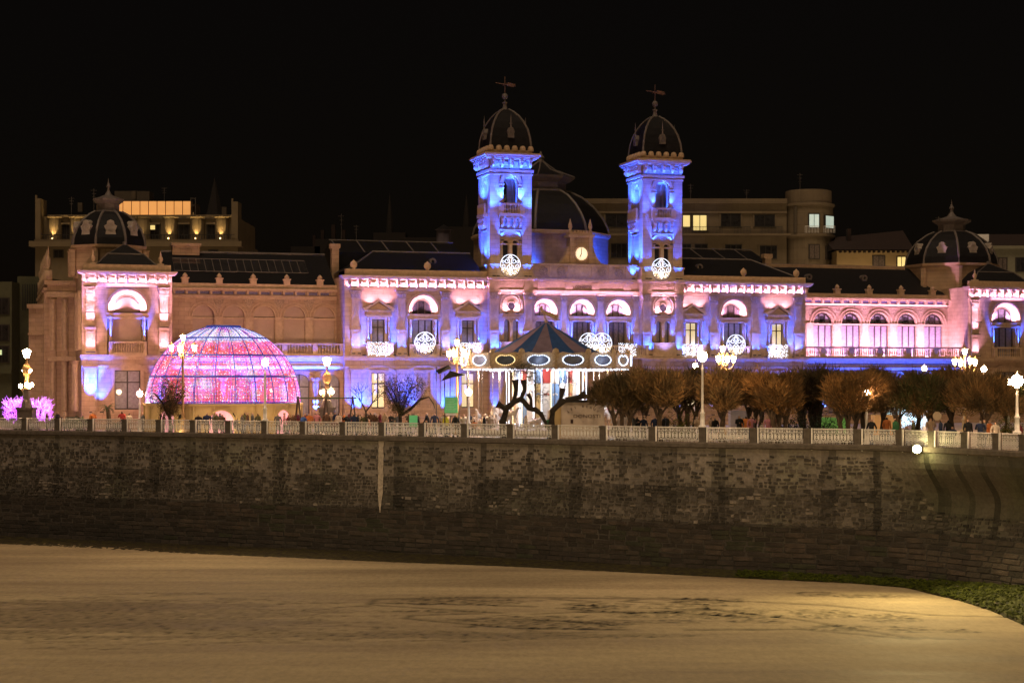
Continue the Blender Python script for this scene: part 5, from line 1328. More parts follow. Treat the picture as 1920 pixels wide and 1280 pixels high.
for k in range(16):
    a = 2*pi*k/16
    for i in range(12): oct_(q, (2.4+i*.36)*cos(a), (2.4+i*.36)*sin(a), 5.25, .04)
o = q.build('string_bulb', [WBULB, WARMB], car); o['kind'] = 'stuff'
CPAN = [mat('red_panel', (.4, .05, .04), .4), mat('cream_panel', (.65, .58, .5), .4), mat('blue_panel', (.15, .25, .42), .4), mat('gold_panel', (.5, .34, .14), .35, metal=.3)]
for k in range(24):
    a = 2*pi*k/24; q = MB(); h = 2.6*math.tan(pi/24); q.box(-h+.02, h-.02, -.05, .05, 4.2, 5.3, 0); q.box(-h+.02, h-.02, -.05, .05, 0.9, 4.15, 1); q.arch(0, 3.2, .12, .2, -.09, -.05, 8, 0)
    q.build('centre_panel', [CPAN[k % 3], CPAN[(1, 3, 1, 2)[k % 4]]], car, (2.6*cos(a), 2.6*sin(a), 0), a+pi/2)
q = MB(); q.lathe(0, 0, [(6.7, .25), (6.7, .5), (6.4, .62)], 48); q.lathe(0, 0, [(6.2, 0), (6.2, .25)], 32); q.build('platform', mat('platform_board', (.3, .22, .2), .5), car)
q = MB(); q.lathe(0, 0, [(6.6, 5.35), (6.7, 5.5), (6.6, 5.6)], 48, cap=False); q.lathe(0, 0, [(.1, 5.5), (6.6, 5.42)], 32, cap=False); q.build('ceiling_ring', mat('ceiling_canvas', (.4, .35, .33), .7), car)
def skin_mesh(name, verts, edges, radii, mats, root=0, lvl=1, matf=None):
    me = bpy.data.meshes.new(name); me.from_pydata(verts, edges, []); o = bpy.data.objects.new(name, me); C.objects.link(o)
    m = o.modifiers.new('s', 'SKIN'); sv = me.skin_vertices[0].data
    for i, r in enumerate(radii): sv[i].radius = (r, r) if not isinstance(r, tuple) else r; sv[i].use_root = (i == root)
    s_ = o.modifiers.new('d', 'SUBSURF'); s_.levels = lvl; s_.render_levels = lvl
    dg = bpy.context.evaluated_depsgraph_get(); out = bpy.data.meshes.new_from_object(o.evaluated_get(dg)); bpy.data.objects.remove(o); out.name = name
    out.materials.clear()
    for m_ in mats: out.materials.append(m_)
    for p in out.polygons:
        p.use_smooth = True
        if matf: p.material_index = matf(p.center)
    return out
HV = [(0,0,0),(.35,0,.05),(-.35,0,.02),(.55,0,.3),(.72,0,.52),(.9,0,.42),  (.38,.12,-.3),(.55,.12,-.5),(.38,-.12,-.35),(.3,-.12,-.65), (-.38,.12,-.3),(-.5,.12,-.62),(-.36,-.12,-.3),(-.2,-.12,-.6),(-.55,0,0),(-.65,0,-.25)]
HE = [(0,1),(0,2),(1,3),(3,4),(4,5),(1,6),(6,7),(1,8),(8,9),(2,10),(10,11),(2,12),(12,13),(2,14),(14,15)]
HR = [.2,.19,.19,.12,.1,.06,.07,.04,.07,.04,.09,.04,.09,.04,.05,.04]
HM = [mat('painted_horse', (.6, .52, .44), .3, coat=.5), mat('saddle_red', (.4, .04, .05), .4)]
HORSE = skin_mesh('horse', HV, HE, HR, HM, 0, 1, lambda c: 1 if (c.z > .12 and abs(c.x) < .2) else 0)
POLE = MB(); POLE.tube([(0,0,.5),(0,0,5.4)], .035, 6); POLM = POLE.mesh('pole', [mat('brass_pole', (.7, .55, .4), .2, metal=.9)])
for k in range(20):
    a = 2*pi*k/20+.1; r2 = 5.7 if k % 2 else 4.4; put(POLM, 'pole', car, (r2*cos(a), r2*sin(a), 0)); put(HORSE, 'horse', car, (r2*cos(a), r2*sin(a), 1.5+.35*sin(k*2.1)), a+pi/2)
for k in range(16):
    a = 2*pi*k/16+.25; put(POLM, 'pole', car, (6.5*cos(a), 6.5*sin(a), 0))
for k in range(6):
    a = 2*pi*k/6; lamp('POINT', (CX+4.2*cos(a), CY+4.2*sin(a), 4.8), (0,0,-1), 420, (.85, .88, 1), .25, world=True)

# ------------------------------------------------------------------ ticket booth
bx = empty('ticket_booth', 'pale closed ticket booth lettered DONOSTI in front of the carousel', 'kiosk', W(1093, 712, 131) - Vector((0, 0, HC)), radians(3))
BP = mat('booth_panel', (.62, .5, .42), .6, var=.1); BY = mat('booth_yellow_side', (.55, .38, .18), .6, var=.1)
q = MB(); q.box(-1.65, 1.65, 0, 2.4, 0, 2.75, 0); q.arch(0, .9, 2.3, 2.36, -.05, 0, 14, 0, radians(48), radians(132)); bo = q.build('wall', BP, bx)
for i in range(4):
    q = MB(); q.box(-1.62+.82*i, -.86+.82*i, -.03, -.002, .1, 2.5); q.build('shutter_panel', BP, bx)
q = MB(); q.box(-1.65-.9, -1.66, .2, 2.0, 0, 2.1); q.prism([(-2.56, 2.1), (-1.66, 2.1), (-1.66, 2.7)], .2, 2.0); q.build('side_annex', BY, bx)
q = MB(); q.box(-1.8, 1.8, -.12, 2.5, 2.75, 2.9); q.build('roof', IRON, bx)
me = text_mesh('DONOSTI', .36, .012); me.materials.clear(); me.materials.append(mat('maroon_letters', (.04, .008, .008), .6)); o = put(me, 'lettering', bx, (.3, -.05, 1.58)); o.rotation_euler = (pi/2, 0, 0); o.scale = (1.3, 1, 1)
for i, ch in enumerate('LES BEAUX'):
    if ch == ' ': continue
    a = radians(128-9.5*i); me = text_mesh(ch, .24, .01); me.materials.clear(); me.materials.append(MATS['maroon_letters'])
    o = put(me, 'letter', bx, (1.75*cos(a), -.05, .62+1.75*sin(a))); o.rotation_euler = (pi/2, -(a-pi/2), 0)
q = MB(); q.box(-.95, -.75, -.05, -.03, 1.15, 1.45); q.build('notice', MATS['maroon_letters'], bx)

# ------------------------------------------------------------------ plaza furniture
t = empty('swing_set', 'tall wooden A-frame swing set right of the glowing dome', 'swing set', W(625, 712, 142)-Vector((0,0,HC)))
q = MB(); q.tube([(-3.0,0,2.95),(1.9,0,2.95)], .06, 6); q.build('crossbar', mat('green_timber', (.07, .1, .05), .7), t)
for x in (-2.9, -.6, 1.6):
    for d in (-1, 1):
        q = MB(); q.tube([(x-.42*d, .5*d, 0), (x, 0, 3.1)], .075, 6); q.build('leg', mat('brown_timber', (.06, .04, .03), .8) if 'brown_timber' not in MATS else MATS['brown_timber'], t)
for x in (-2.0, .5):
    q = MB(); q.tube([(x-.25,0,2.95),(x-.25,0,.6)], .015, 4); q.tube([(x+.25,0,2.95),(x+.25,0,.6)], .015, 4); q.box(x-.3, x+.3, -.12, .12, .56, .6); q.build('swing_seat', IRON, t)
t = empty('notice_board', 'green lit notice board on posts left of the carousel', 'notice board', W(846, 712, 133)-Vector((0,0,HC)))
q = MB(); q.box(-.52, .52, -.03, .03, 1.9, 3.15); q.build('board', mat('green_board', (.12, .42, .17), .6, emit=.22, ecol=(.15, .75, .28)), t)
q = MB()
for i in range(8): q.box(-.42, .42-.1*(i % 3), -.045, -.032, 2.98-.13*i, 3.01-.13*i)
q.build('text_line', mat('pale_print', (.5, .6, .45), .7), t)
q = MB(); q.box(-.5, .5, -.03, .03, 1.72, 1.86); q.build('sill', WHITEP, t); q = MB(); q.box(-.5,-.44,-.03,.03,0,1.9); q.box(.44,.5,-.03,.03,0,1.9); q.build('post', IRON, t)
t = empty('notice_board', 'small low green panel near the railing left of the notice board', 'panel', W(775, 712, 134)-Vector((0,0,HC)))
q = MB(); q.box(-.32, .32, -.02, .02, .8, 1.7); q.build('board', MATS['green_board'], t); q = MB(); q.box(-.3,-.26,-.02,.02,0,.8); q.box(.26,.3,-.02,.02,0,.8); q.build('post', IRON, t)
CANV = mat('dark_canvas', (.03, .025, .022), .9)
for (px, py, D, l, pts) in ((832, 692, 136, 'dark tilted shade canvas, the upper one left of the carousel', [(-.55,.1,-.1),(.35,-.2,.35),(.5,.3,.1),(-.35,.3,-.35)]), (848, 705, 134, 'dark triangular shade canvas below the gilded candelabra', [(-.75,0,-.35),(-.15,.2,.42),(.85,0,.1),(.0,-.2,-.05)])):
    p = W(px, py, D); t = empty('shade_canvas', l, 'awning', (p.x, p.y, 0)); h = p.z
    q = MB(); q.add([(x*1.15, y, h+z) for x, y, z in pts]+[(x*1.15, y, h+z-.04) for x, y, z in pts], [(0,1,2,3),(7,6,5,4),(0,4,5,1),(1,5,6,2),(2,6,7,3),(3,7,4,0)]); q.build('canvas', CANV, t)
    q = MB(); 
    for x in (-.6, .5): q.tube([(x,.2,0),(x,.2,h+.2)], .04, 5)
    q.build('post', IRON, t)
WT = mat('white_laminate', (.6, .57, .55), .4)
TD = (('white table behind the railing below the lit ground-floor window, furthest left', 668, 139), ('white table behind the railing right of the bare branching tree', 700, 137), ('white table behind the railing beneath the dark branched tree', 742, 136), ('white table behind the railing left of the low green panel', 768, 137), ('white table behind the railing beneath the green notice board', 830, 134), ('white table behind the railing left of the short globe lamp', 858, 136),
      ('white table behind the railing in front of the carousel horses', 990, 130.5), ('white table behind the railing right of the ticket booth', 1158, 128), ('white table behind the railing left of the swing set', 556, 142), ('white table behind the railing in front of the yellow base', 405, 143))
for l, px, D in TD:
    t = empty('market_table', l, 'table', W(px, 712, D)-Vector((0,0,HC)), group='tables on the promenade')
    q = MB(); q.box(-.95, .95, -.35, .35, .72, .77); q.build('tabletop', WT, t)
    for x in (-.85, .85):
        q = MB(); q.box(x-.03, x+.03, -.3, .3, 0, .72); q.build('leg', IRON, t)
    q = MB(); q.box(-.95, .95, -.75, -.5, .42, .46); q.build('bench', WT, t)
    for x in (-.5, .1, .6):
        q = MB(); q.lathe(x, 0, [(.04,.77),(.05,.9),(.02,.98),(.02,1.04)], 6); q.build('bottle', WHITEP, t)

# ------------------------------------------------------------------ people
SKIN = mat('skin', (.42, .25, .18), .6, var=.08); 
def pm(n, c): return mat(n, c, .9, var=.25, scale=6)
COATS = {'black': pm('black_coat', (.012,.012,.014)), 'navy': pm('navy_coat', (.015,.025,.07)), 'blue': pm('blue_coat', (.03,.09,.32)), 'grey': pm('grey_coat', (.1,.1,.11)), 'olive': pm('olive_coat', (.07,.07,.03)), 'red': pm('red_coat', (.32,.03,.03)),
         'beige': pm('beige_coat', (.35,.26,.18)), 'cream': pm('cream_coat', (.55,.47,.4)), 'yellow': pm('yellow_coat', (.55,.5,.02)), 'green': pm('green_coat', (.03,.14,.06)), 'brown': pm('brown_coat', (.09,.045,.025)), 'pink': pm('pink_coat', (.5,.2,.24)), 'orange': pm('orange_coat', (.5,.16,.04)), 'maroon': pm('maroon_coat', (.14,.02,.03))}
TROU = [pm('dark_trousers', (.015,.015,.02)), pm('denim_trousers', (.04,.06,.13)), pm('khaki_trousers', (.12,.09,.06))]
HAIRS = [pm('dark_hair', (.015,.01,.008)), pm('brown_hair', (.06,.03,.015)), pm('fair_hair', (.3,.2,.1)), pm('grey_hair', (.3,.28,.27))]
def person_mesh(pose):
    st = {'stand': .09, 'walk': .28, 'talk': .12, 'wave': .1}.get(pose, .09); arm = pose
    V = [(0,0,.98),(0,0,1.18),(0,.0,1.42),(0,0,1.52),(0,-.01,1.60),(0,-.015,1.70)]
    Rr = [(.155,.12),(.14,.11),(.17,.11),(.06,.06),(.085,.095),(.075,.085)]; E = [(0,1),(1,2),(2,3),(3,4),(4,5)]
    def add(p, r, j): V.append(p); Rr.append((r, r)); E.append((j, len(V)-1)); return len(V)-1
    for d in (-1, 1):
        fy = -st*d if pose == 'walk' else 0
        h = add((d*.1, fy*.2, .85), .095, 0); k = add((d*.11, fy*.7, .48), .07, h); a = add((d*.12, fy+.03, .09), .048, k); add((d*.13, fy-.12, .04), .045, a)
        s_ = add((d*.2, 0, 1.42), .075, 2)
        if arm == 'talk': e = add((d*.27, -.05, 1.15), .055, s_); w_ = add((d*.17, -.27, 1.2), .042, e); add((d*.13, -.35, 1.24), .035, w_)
        elif arm == 'wave' and d > 0: e = add((d*.32, -.05, 1.2), .055, s_); w_ = add((d*.26, -.2, 1.42), .042, e); add((d*.2, -.24, 1.52), .035, w_)
        else: e = add((d*.27, .03-fy*.3, 1.14), .055, s_); w_ = add((d*.27, -.04-fy*.5, .9), .042, e); add((d*.26, -.06-fy*.6, .8), .035, w_)
    hands = [Vector(V[i]) for i in range(6, len(V)) if Rr[i][0] == .035]
    def mf(c):
        if c.z > 1.54: return 3 if (c.z > 1.70 or c.y > .02) else 0
        if any((c-h).length < .075 for h in hands): return 0
        return 1 if c.z > .84 else 2
    return skin_mesh('person', V, E, Rr, [SKIN, COATS['black'], TROU[0], HAIRS[0]], 0, 1, mf)
PMS = [person_mesh(p) for p in ('stand', 'walk', 'talk', 'wave')]
def seated_mesh():
    V = [(0,0,.5),(0,.02,.75),(0,.0,.98),(0,0,1.08),(0,-.01,1.16),(0,-.015,1.26)]; Rr = [(.16,.13),(.14,.11),(.17,.11),(.06,.06),(.085,.095),(.075,.085)]; E = [(0,1),(1,2),(2,3),(3,4),(4,5)]
    def add(p, r, j): V.append(p); Rr.append((r, r)); E.append((j, len(V)-1)); return len(V)-1
    for d in (-1, 1):
        h = add((d*.1,-.12,.5), .09, 0); k = add((d*.12,-.46,.5), .07, h); a = add((d*.12,-.45,.09), .048, k); add((d*.13,-.58,.04), .045, a)
        s_ = add((d*.2,0,.98), .075, 2); e = add((d*.27,-.08,.72), .055, s_); w_ = add((d*.15,-.3,.7), .042, e); add((d*.1,-.37,.72), .035, w_)
    hands = [Vector(V[i]) for i in range(6, len(V)) if Rr[i][0] == .035]
    return skin_mesh('person', V, E, Rr, [SKIN, COATS['black'], TROU[0], HAIRS[0]], 0, 1, lambda c: (3 if (c.z > 1.26 or c.y > .02) else 0) if c.z > 1.1 else (0 if any((c-h).length < .075 for h in hands) else (1 if (c.z > .56 or c.y > -.02) else 2)))
SEAT = seated_mesh(); STL = MB(); STL.box(-.2,.2,-.2,.25,.36,.41); 
for a, b in ((-.18,-.17),(.15,-.17),(-.18,.2),(.15,.2)): STL.box(a, a+.03, b, b+.03, 0, .36)
STM = STL.mesh('stool', [IRON])
rp = random.Random(21)
# px, depth, coat, pose, heading, landmark
PPL = [(88,146,'brown','s','beside the steps left of the corner pavilion'),(97,147,'navy','t','beside the steps left of the corner pavilion'),(108,145,'black','t','walking past the steps left of the palm bushes'),(121,146,'beige','s','just left of the big palm bush'),
(174,146,'orange','s','right of the big palm bush'),(229,146,'red','t','under the pavilion window, right of the small palm'),(242,145,'cream','s','left of the short globe lamp under the pavilion window'),(268,145,'grey','t','beside the short globe lamp left of the glowing dome'),(277,146,'pink','s','in front of the left rim of the glowing dome'),
(304,143,'black','s','at the foot of the dark tree by the glowing dome'),(321,143,'navy','w','at the foot of the dark tree by the glowing dome'),(331,144,'beige','t','in the left doorway of the yellow base'),(345,144,'orange','s','in the left doorway of the yellow base'),(357,143,'grey','t','left of the yellow wall by the candelabra post'),
(372,140,'black','s','before the yellow wall, left of a pair'),(388,139,'navy','s','before the yellow wall, right of a pair'),(406,140,'olive','s','before the yellow wall under the dome centre'),(417,139,'brown','t','before the yellow wall under the dome centre'),(427,142,'red','s','left edge of the middle doorway of the yellow base'),(435,143,'beige','t','in the middle doorway of the yellow base'),
(442,139,'black','t','in front of the middle doorway of the yellow base'),(454,140,'grey','s','in front of the middle doorway of the yellow base'),(464,141,'brown','w','right edge of the middle doorway of the yellow base'),(484,139,'olive','s','immediately left of the tall white lamp post'),(521,141,'grey','s','left of the swing set at the right doorway'),(533,142,'pink','t','in the right doorway of the yellow base'),(541,140,'maroon','s','in the right doorway of the yellow base'),
(549,139,'brown','t','just left of the swing set leg'),(569,138,'blue','s','under the left half of the swing crossbar'),(580,141,'orange','t','under the left half of the swing crossbar'),(594,141,'pink','s','under the middle of the swing crossbar'),(603,142,'beige','t','behind the middle legs of the swing set'),(612,141,'brown','s','behind the middle legs of the swing set'),(627,140,'maroon','t','right of the middle legs of the swing set'),(635,141,'cream','s','right of the middle legs of the swing set'),
(650,139,'black','t','before the right legs of the swing set'),(664,138,'navy','w','right beneath the right legs of the swing set'),(671,139,'black','s','behind the first tables right of the swing set'),(683,138,'olive','s','at the foot of the bare branching tree'),(692,140,'orange','t','right of the bare branching tree'),(703,139,'brown','s','right of the bare branching tree'),(722,140,'beige','s','left of the tree before the lit windows'),(733,141,'black','t','left of the tree before the lit windows'),
(745,138,'grey','s','left beside the trunk before the lit windows'),(762,138,'black','t','right beside the trunk before the lit windows'),(768,139,'olive','s','left of the low green panel'),(799,136,'brown','t','alone between the low green panel and the notice board'),(836,135,'yellow','s','below the green notice board'),(832,137,'cream','t','left below the green notice board'),(854,134,'black','w','right of the notice board'),(861,136,'beige','t','right of the notice board'),(869,135,'cream','s','left of the short globe lamp'),(889,136,'orange','t','behind the railing right of the short globe lamp'),
(908,134,'black','s','in front of the carousel platform edge'),(918,137,'beige','s','by the gnarled dark tree, left side'),(986,132,'cream','t','between the two gnarled trunks'),(1030,130,'green','s','left beside the yellow booth annex'),(1152,134,'cream','t','right of the ticket booth'),(1162,133,'beige','s','right of the ticket booth'),(1172,134,'cream','w','between ticket booth and first tamarisk trunk'),(1194,130,'black','t','under the first tamarisk right of the carousel'),(1208,131,'cream','s','under the first tamarisk right of the carousel'),(1228,130,'navy','s','between two tamarisk trunks left of the tallest lamp post'),
(1251,128,'black','s','facing the beach left of the tallest lamp post'),(1311,127,'beige','t','left foot of the tallest lamp post'),(1341,127,'black','s','left of the thick tamarisk trunk'),(1386,127,'black','t','right of the thick tamarisk trunk'),(1399,128,'orange','s','right of the thick tamarisk trunk'),(1408,128,'pink','t','right of the thick tamarisk trunk'),(1428,127,'cream','t','before the dark hedge right of the thick trunk'),(1440,128,'pink','s','before the dark hedge right of the thick trunk'),(1452,129,'brown','s','before the dark hedge'),
(1634,118,'black','w','right beside the short globe lamp in the trees'),(1663,124,'orange','s','in the gap right of the short globe lamp'),(1679,117.5,'green','s','beneath the brown tamarisk right of the globe lamp'),(1700,118,'grey','t','left below the pale lit round sign'),(1712,117,'olive','s','behind the railing above the wall floodlight'),(1745,118,'beige','t','left of the round sign'),(1764,117,'navy','s','right of the round sign'),(1778,117.5,'black','w','right of the round sign'),(1786,117,'navy','t','right of the round sign'),
(1815,114,'black','s','left beside the leaning tamarisk trunks'),(1838,113,'navy','t','in front of the leaning tamarisk trunks'),(1846,114,'grey','s','in front of the leaning tamarisk trunks'),(1855,115,'orange','w','in front of the leaning tamarisk trunks'),(1866,112,'cream','s','in a hooded pale coat behind the last railing bays'),(1911,112,'maroon','s','at the right edge beside the big globe lamp')]
PO = {'s': 0, 'w': 1, 't': 2}
for i, (px, D, coat, ps, where) in enumerate(PPL):
    x, y = (px-960)/F*D, D
    st_ = coat; q = rp.random(); me = PMS[3] if (ps == 't' and q < .25) else PMS[PO[ps]]
    seated = (ps == 't' and q > .72); me = SEAT if seated else me
    rzz = rp.choice((0, pi, .6, -.7, 2.6, -2.4, 1.5, -1.5)) + rp.uniform(-.3, .3)
    s_ = rp.uniform(.95, 1.06)*(1.04 if D < 120 else 1)
    o = put(me, 'person', None, (x, y, 0), rzz, (s_*1.12, s_*1.12, s_))
    for k, m_ in ((1, COATS[coat]), (2, rp.choice(TROU)), (3, rp.choice(HAIRS))):
        o.material_slots[k].link = 'OBJECT'; o.material_slots[k].material = m_
    verb = 'sitting' if seated else {'s': 'standing', 'w': 'walking', 't': 'standing'}[ps]
    tag(o, f'person in {coat} coat {verb} {where}' if not where.startswith('walking') else f'person in {coat} coat {where}', 'person', 'people strolling on the promenade')
    if seated: o['label'] = o['label']; 
    if seated:
        so_ = put(STM, 'stool', None, (x, y, 0), rzz); tag(so_, (f'dark stool of the person in {coat} coat ' + ' '.join(where.split()[:7])), 'stool', 'stools on the promenade')

for (a, b, D0, n, lab, cs_) in ((555, 720, 143, 16, 'person in the dense crowd behind the swing set and bare tree', ('black', 'brown', 'orange', 'beige', 'maroon', 'navy')), (760, 930, 140, 12, 'person in the crowd behind the green notice board and lamp', ('black', 'brown', 'cream', 'navy', 'beige')), (300, 480, 141.5, 10, 'person in the queue before the yellow base of the dome', ('black', 'navy', 'olive', 'grey')), (1160, 1480, 129, 8, 'person in the shade between the tamarisk trunks', ('black', 'grey', 'navy', 'beige'))):
    for i in range(n):
        px = a+(b-a)*(i+rp.uniform(.1, .9))/n; D = D0+rp.uniform(-1.2, 1.2); s_ = rp.uniform(.93, 1.06)
        o = put(PMS[rp.randint(0, 3)], 'person', None, ((px-960)/F*D, D, 0), rp.uniform(0, 6.28), (s_*1.12, s_*1.12, s_))
        cc_ = rp.choice(cs_)
        for k, m_ in ((1, COATS[cc_]), (2, rp.choice(TROU)), (3, rp.choice(HAIRS))):
            o.material_slots[k].link = 'OBJECT'; o.material_slots[k].material = m_
        tag(o, lab.replace('person', f'person in {cc_} coat'), 'person', lab.replace('person', 'people'))
# ------------------------------------------------------------------ trees
BARK = mat('tree_bark', (.085, .06, .042), .95, var=.45, scale=6, bump=1); DBARK = mat('dark_bark', (.03, .022, .016), .95, var=.4, scale=6, bump=1)
def leafmat(name, a): return attrmat(name, rough=.9, bscale=1.5)
LEAF = leafmat('foliage', 0)
def limbs(mb, r, base, h, n, spread, thick, segs=5):
    tips = []
    for k in range(n):
        a = 2*pi*k/n + r.uniform(-.5, .5); L = spread*r.uniform(.6, 1.1); p = Vector(base); pts = [p.copy()]; 
        for s_ in range(1, segs+1):
            t = s_/segs; p = Vector((base[0]+L*cos(a)*t**1.3+r.uniform(-.12, .12), base[1]+L*sin(a)*t**1.3+r.uniform(-.12, .12), base[2]+h*t+r.uniform(-.08, .08))); pts.append(p)
        mb.tube(pts, [thick*(1-.75*i/segs) for i in range(segs+1)], 6); tips.append(pts)
    return tips
def tamarisk_mesh(seed, cols, n=17000, rx=3.0, ry=2.3, zc=3.3, rz=1.65):
    r = random.Random(seed); q = MB(); lean = r.uniform(-.5, .5); nt_ = r.choice((1, 2, 3))
    for k in range(nt_):
        dx = (k-(nt_-1)/2)*.35; q.tube([(dx, r.uniform(-.1, .1), 0), (dx*1.3+lean*.2, 0, .7), (dx*1.8+lean*.5, .1, 1.4), (dx*2.2+lean, 0, 2.2)], [.3/nt_**.4, .2/nt_**.3, .17, .15], 8)
        limbs(q, r, (dx*1.8+lean*.5, .1, 1.4), 1.9, 4, 1.5, .12)
    tr = q.mesh('trunk', [BARK])
    lobes = []
    for k in range(13):
        a = r.uniform(0, 2*pi); t = r.uniform(.2, .8); lobes.append((rx*t*cos(a), ry*t*sin(a), zc+rz*r.uniform(-.35, .4), r.uniform(.75, 1.25)))
    lobes.append((0, 0, zc, 1.5)); lobes.append((r.uniform(-2.6, 2.6), 0, zc+r.uniform(.2, .9), r.uniform(.7, 1))); lobes.append((r.uniform(-3, 3), 0, zc-r.uniform(.2, .7), .8))
    c = MB(); c.c = []
    for i in range(n):
        lx, ly, lz, lr = r.choice(lobes)
        v = Vector((r.gauss(0,1), r.gauss(0,1), r.gauss(0,1))).normalized(); t = lr*(r.random()**.42)
        p = Vector((lx, ly, lz)) + Vector((v.x*t*1.05, v.y*t, v.z*t*.8))
        if p.z < 1.6+.25*sin(p.x*2.3): continue
        d = (Vector((v.x, v.y, v.z*.5+.75)) + Vector((r.gauss(0,.4), r.gauss(0,.4), r.gauss(0,.3)))).normalized()
        L = r.uniform(.16, .42)*(1.6 if t > lr*.88 else 1)*(1.6 if (r.random() < .07 and v.z > .2) else 1); s_ = d.cross(Vector((r.gauss(0,1), r.gauss(0,1), r.gauss(0,1))))
        s_ = s_.normalized()*r.uniform(.014, .04)
        n_ = MN.noise(p*.9+Vector((seed, 0, 0))); b = r.uniform(.6, 1.35)*(1+.7*n_); k = cols[0] if r.random() < .6+n_*.8 else cols[1]
        c.add([p-s_, p+s_, p+d*L], [(0,1,2)], 0, tuple(max(.003, w_*b) for w_ in k))
    return tr, c.mesh('crown', [LEAF])
BRN = ((.19, .11, .042), (.13, .088, .034)); ORG = ((.24, .125, .04), (.17, .1, .034)); GRN = ((.055, .062, .016), (.095, .068, .024)); DRK = ((.12, .078, .033), (.085, .065, .027))
TM = [tamarisk_mesh(31, BRN), tamarisk_mesh(32, BRN), tamarisk_mesh(33, ORG), tamarisk_mesh(34, DRK), tamarisk_mesh(35, GRN), tamarisk_mesh(36, BRN, 18000, 3.6, 2.2), tamarisk_mesh(37, BRN, 14000, 2.6, 2.2, 3.5)]
TL = [(1166, 127, 3, .92, 'dark tamarisk nearest the carousel, right of the ticket booth'), (1238, 126, 6, .98, 'brown tamarisk left of the tallest white lamp post'), (1290, 131, 3, 1.02, 'dark tamarisk directly behind the tallest white lamp post'),
 (1352, 124, 5, 1.0, 'thick-trunked brown tamarisk right of the tallest white lamp post'), (1415, 133, 3, .98, 'shaded tamarisk behind the orange one, under the filigree disc'), (1462, 122.5, 2, .98, 'orange-brown tamarisk left of centre in the row right of the tallest lamp'),
 (1530, 131, 3, 1.05, 'tall dark tamarisk below the left end of the arcade'), (1590, 119.5, 2, .95, 'many-stemmed orange tamarisk left of the short globe lamp'), (1655, 128, 0, 1.0, 'brown tamarisk behind the short globe lamp'), (1690, 120, 1, .85, 'brown tamarisk with a leaning trunk above the wall floodlight'),
 (1505, 134, 3, 1.0, 'dark tamarisk low behind the gap right of the orange-brown one'), (1620, 131, 6, 1.0, 'brown tamarisk filling the gap left of the short globe lamp'), (1720, 131, 5, .97, 'broad brown tamarisk in front of the white glittering tree'), (1205, 134, 6, 1.0, 'brown tamarisk behind the dark one nearest the carousel'),
 (1745, 119.5, 4, .93, 'green-leaved tree behind the round sign'), (1785, 126, 5, 1.02, 'tall brown tamarisk under the five-lantern candelabra'), (1838, 116, 0, .92, 'brown tamarisk with forked pale stems near the right end'), (1886, 123, 4, .85, 'greenish tree behind the big globe lamp at the right edge')]
for i, (px, D, v, s_, l) in enumerate(TL):
    t = empty('tamarisk_tree', l, 'tree', ((px-960)/F*D, D, 0), 0, 'tamarisk trees along the promenade'); a = i*1.37
    put(TM[v][0], 'trunk', t, (0,0,0), a, (s_,s_,s_*1.09)); put(TM[v][1], 'crown', t, (0,0,0), a, (s_,s_,s_*1.09))
# other trees
def leafy(name, label, px, D, fn_limbs, blades, cols, cat='tree'):
    t = empty(name, label, cat, ((px-960)/F*D, D, 0)); q = MB(); tips = fn_limbs(q); q.build('trunk', DBARK, t)
    c = MB(); c.c = []; r = random.Random(px)
    for i in range(blades):
        pts = r.choice(tips); p = Vector(r.choice(pts[1:])) + Vector((r.gauss(0,1), r.gauss(0,1), r.gauss(0,1)))*.32; d = Vector((r.gauss(0,.7), r.gauss(0,.7), r.uniform(-.1, 1.3))).normalized()
        s_ = d.cross(Vector((r.gauss(0,1), r.gauss(0,1), r.gauss(0,1)))).normalized()*r.uniform(.012, .03); b = r.uniform(.5, 1.5); k = r.choice(cols)
        c.add([p-s_, p+s_, p+d*r.uniform(.15, .45)], [(0,1,2)], 0, tuple(w_*b for w_ in k))
    if blades: c.build('crown', LEAF, t)
    return t
rt = random.Random(4)
def l1(q):
    q.tube([(0,0,0),(0,0,.8),(-.1,0,1.5)], [.2,.15,.13], 8); tp = limbs(q, rt, (-.1,0,1.4), 2.0, 7, 1.7, .1); tp += limbs(q, rt, (0,0,1.5), 2.6, 5, .8, .07); return tp
leafy('small_tree', 'dark leafy tree in front of the lower left of the glowing dome', 320, 141, l1, 4200, DRK+((.1,.05,.02),))
def l2(q):
    q.tube([(0,0,0),(.03,0,.9),(0,0,1.7)], [.22,.16,.15], 8)
    q.tube([(0,0,1.6),(.8,0,2.1),(1.6,.1,2.9),(2.3,0,3.1),(2.7,0,2.5),(2.75,0,2.2)], [.13,.12,.1,.06,.05,.03], 7)
    tp = limbs(q, rt, (0,0,1.6), 2.6, 8, 1.6, .09); tp += [[Vector((.8,0,2.1)), Vector((1.2,0,3)), Vector((1.6,0,3.8))]]; return tp
leafy('small_tree', 'tree with one long arching bare branch before the lit ground-floor windows', 750, 137, l2, 3600, DRK+GRN)
def l3(q):
    def br(p, d, L, th, k):
        p2 = p+d*L; m_ = p+d*L*.5+Vector((rt.gauss(0,.05), rt.gauss(0,.05), .03)); q.tube([p, m_, p2], [th, th*.85, th*.65], 5)
        if k:
            for s_ in (-1, 1, .2): br(p2, (d+Vector((s_*rt.uniform(.4, .9), rt.gauss(0,.3), rt.uniform(-.1, .5)))).normalized(), L*rt.uniform(.6, .8), th*.6, k-1)
    br(Vector((0,0,0)), Vector((0,0,1)), 1.9, .1, 0); br(Vector((0,0,1.9)), Vector((-.45,0,.9)).normalized(), .9, .065, 3); br(Vector((0,0,1.9)), Vector((.6,0,.8)).normalized(), .9, .065, 3); return []
leafy('small_tree', 'small leafless tree with forked branches left of the lit window', 686, 138, l3, 0, DRK)
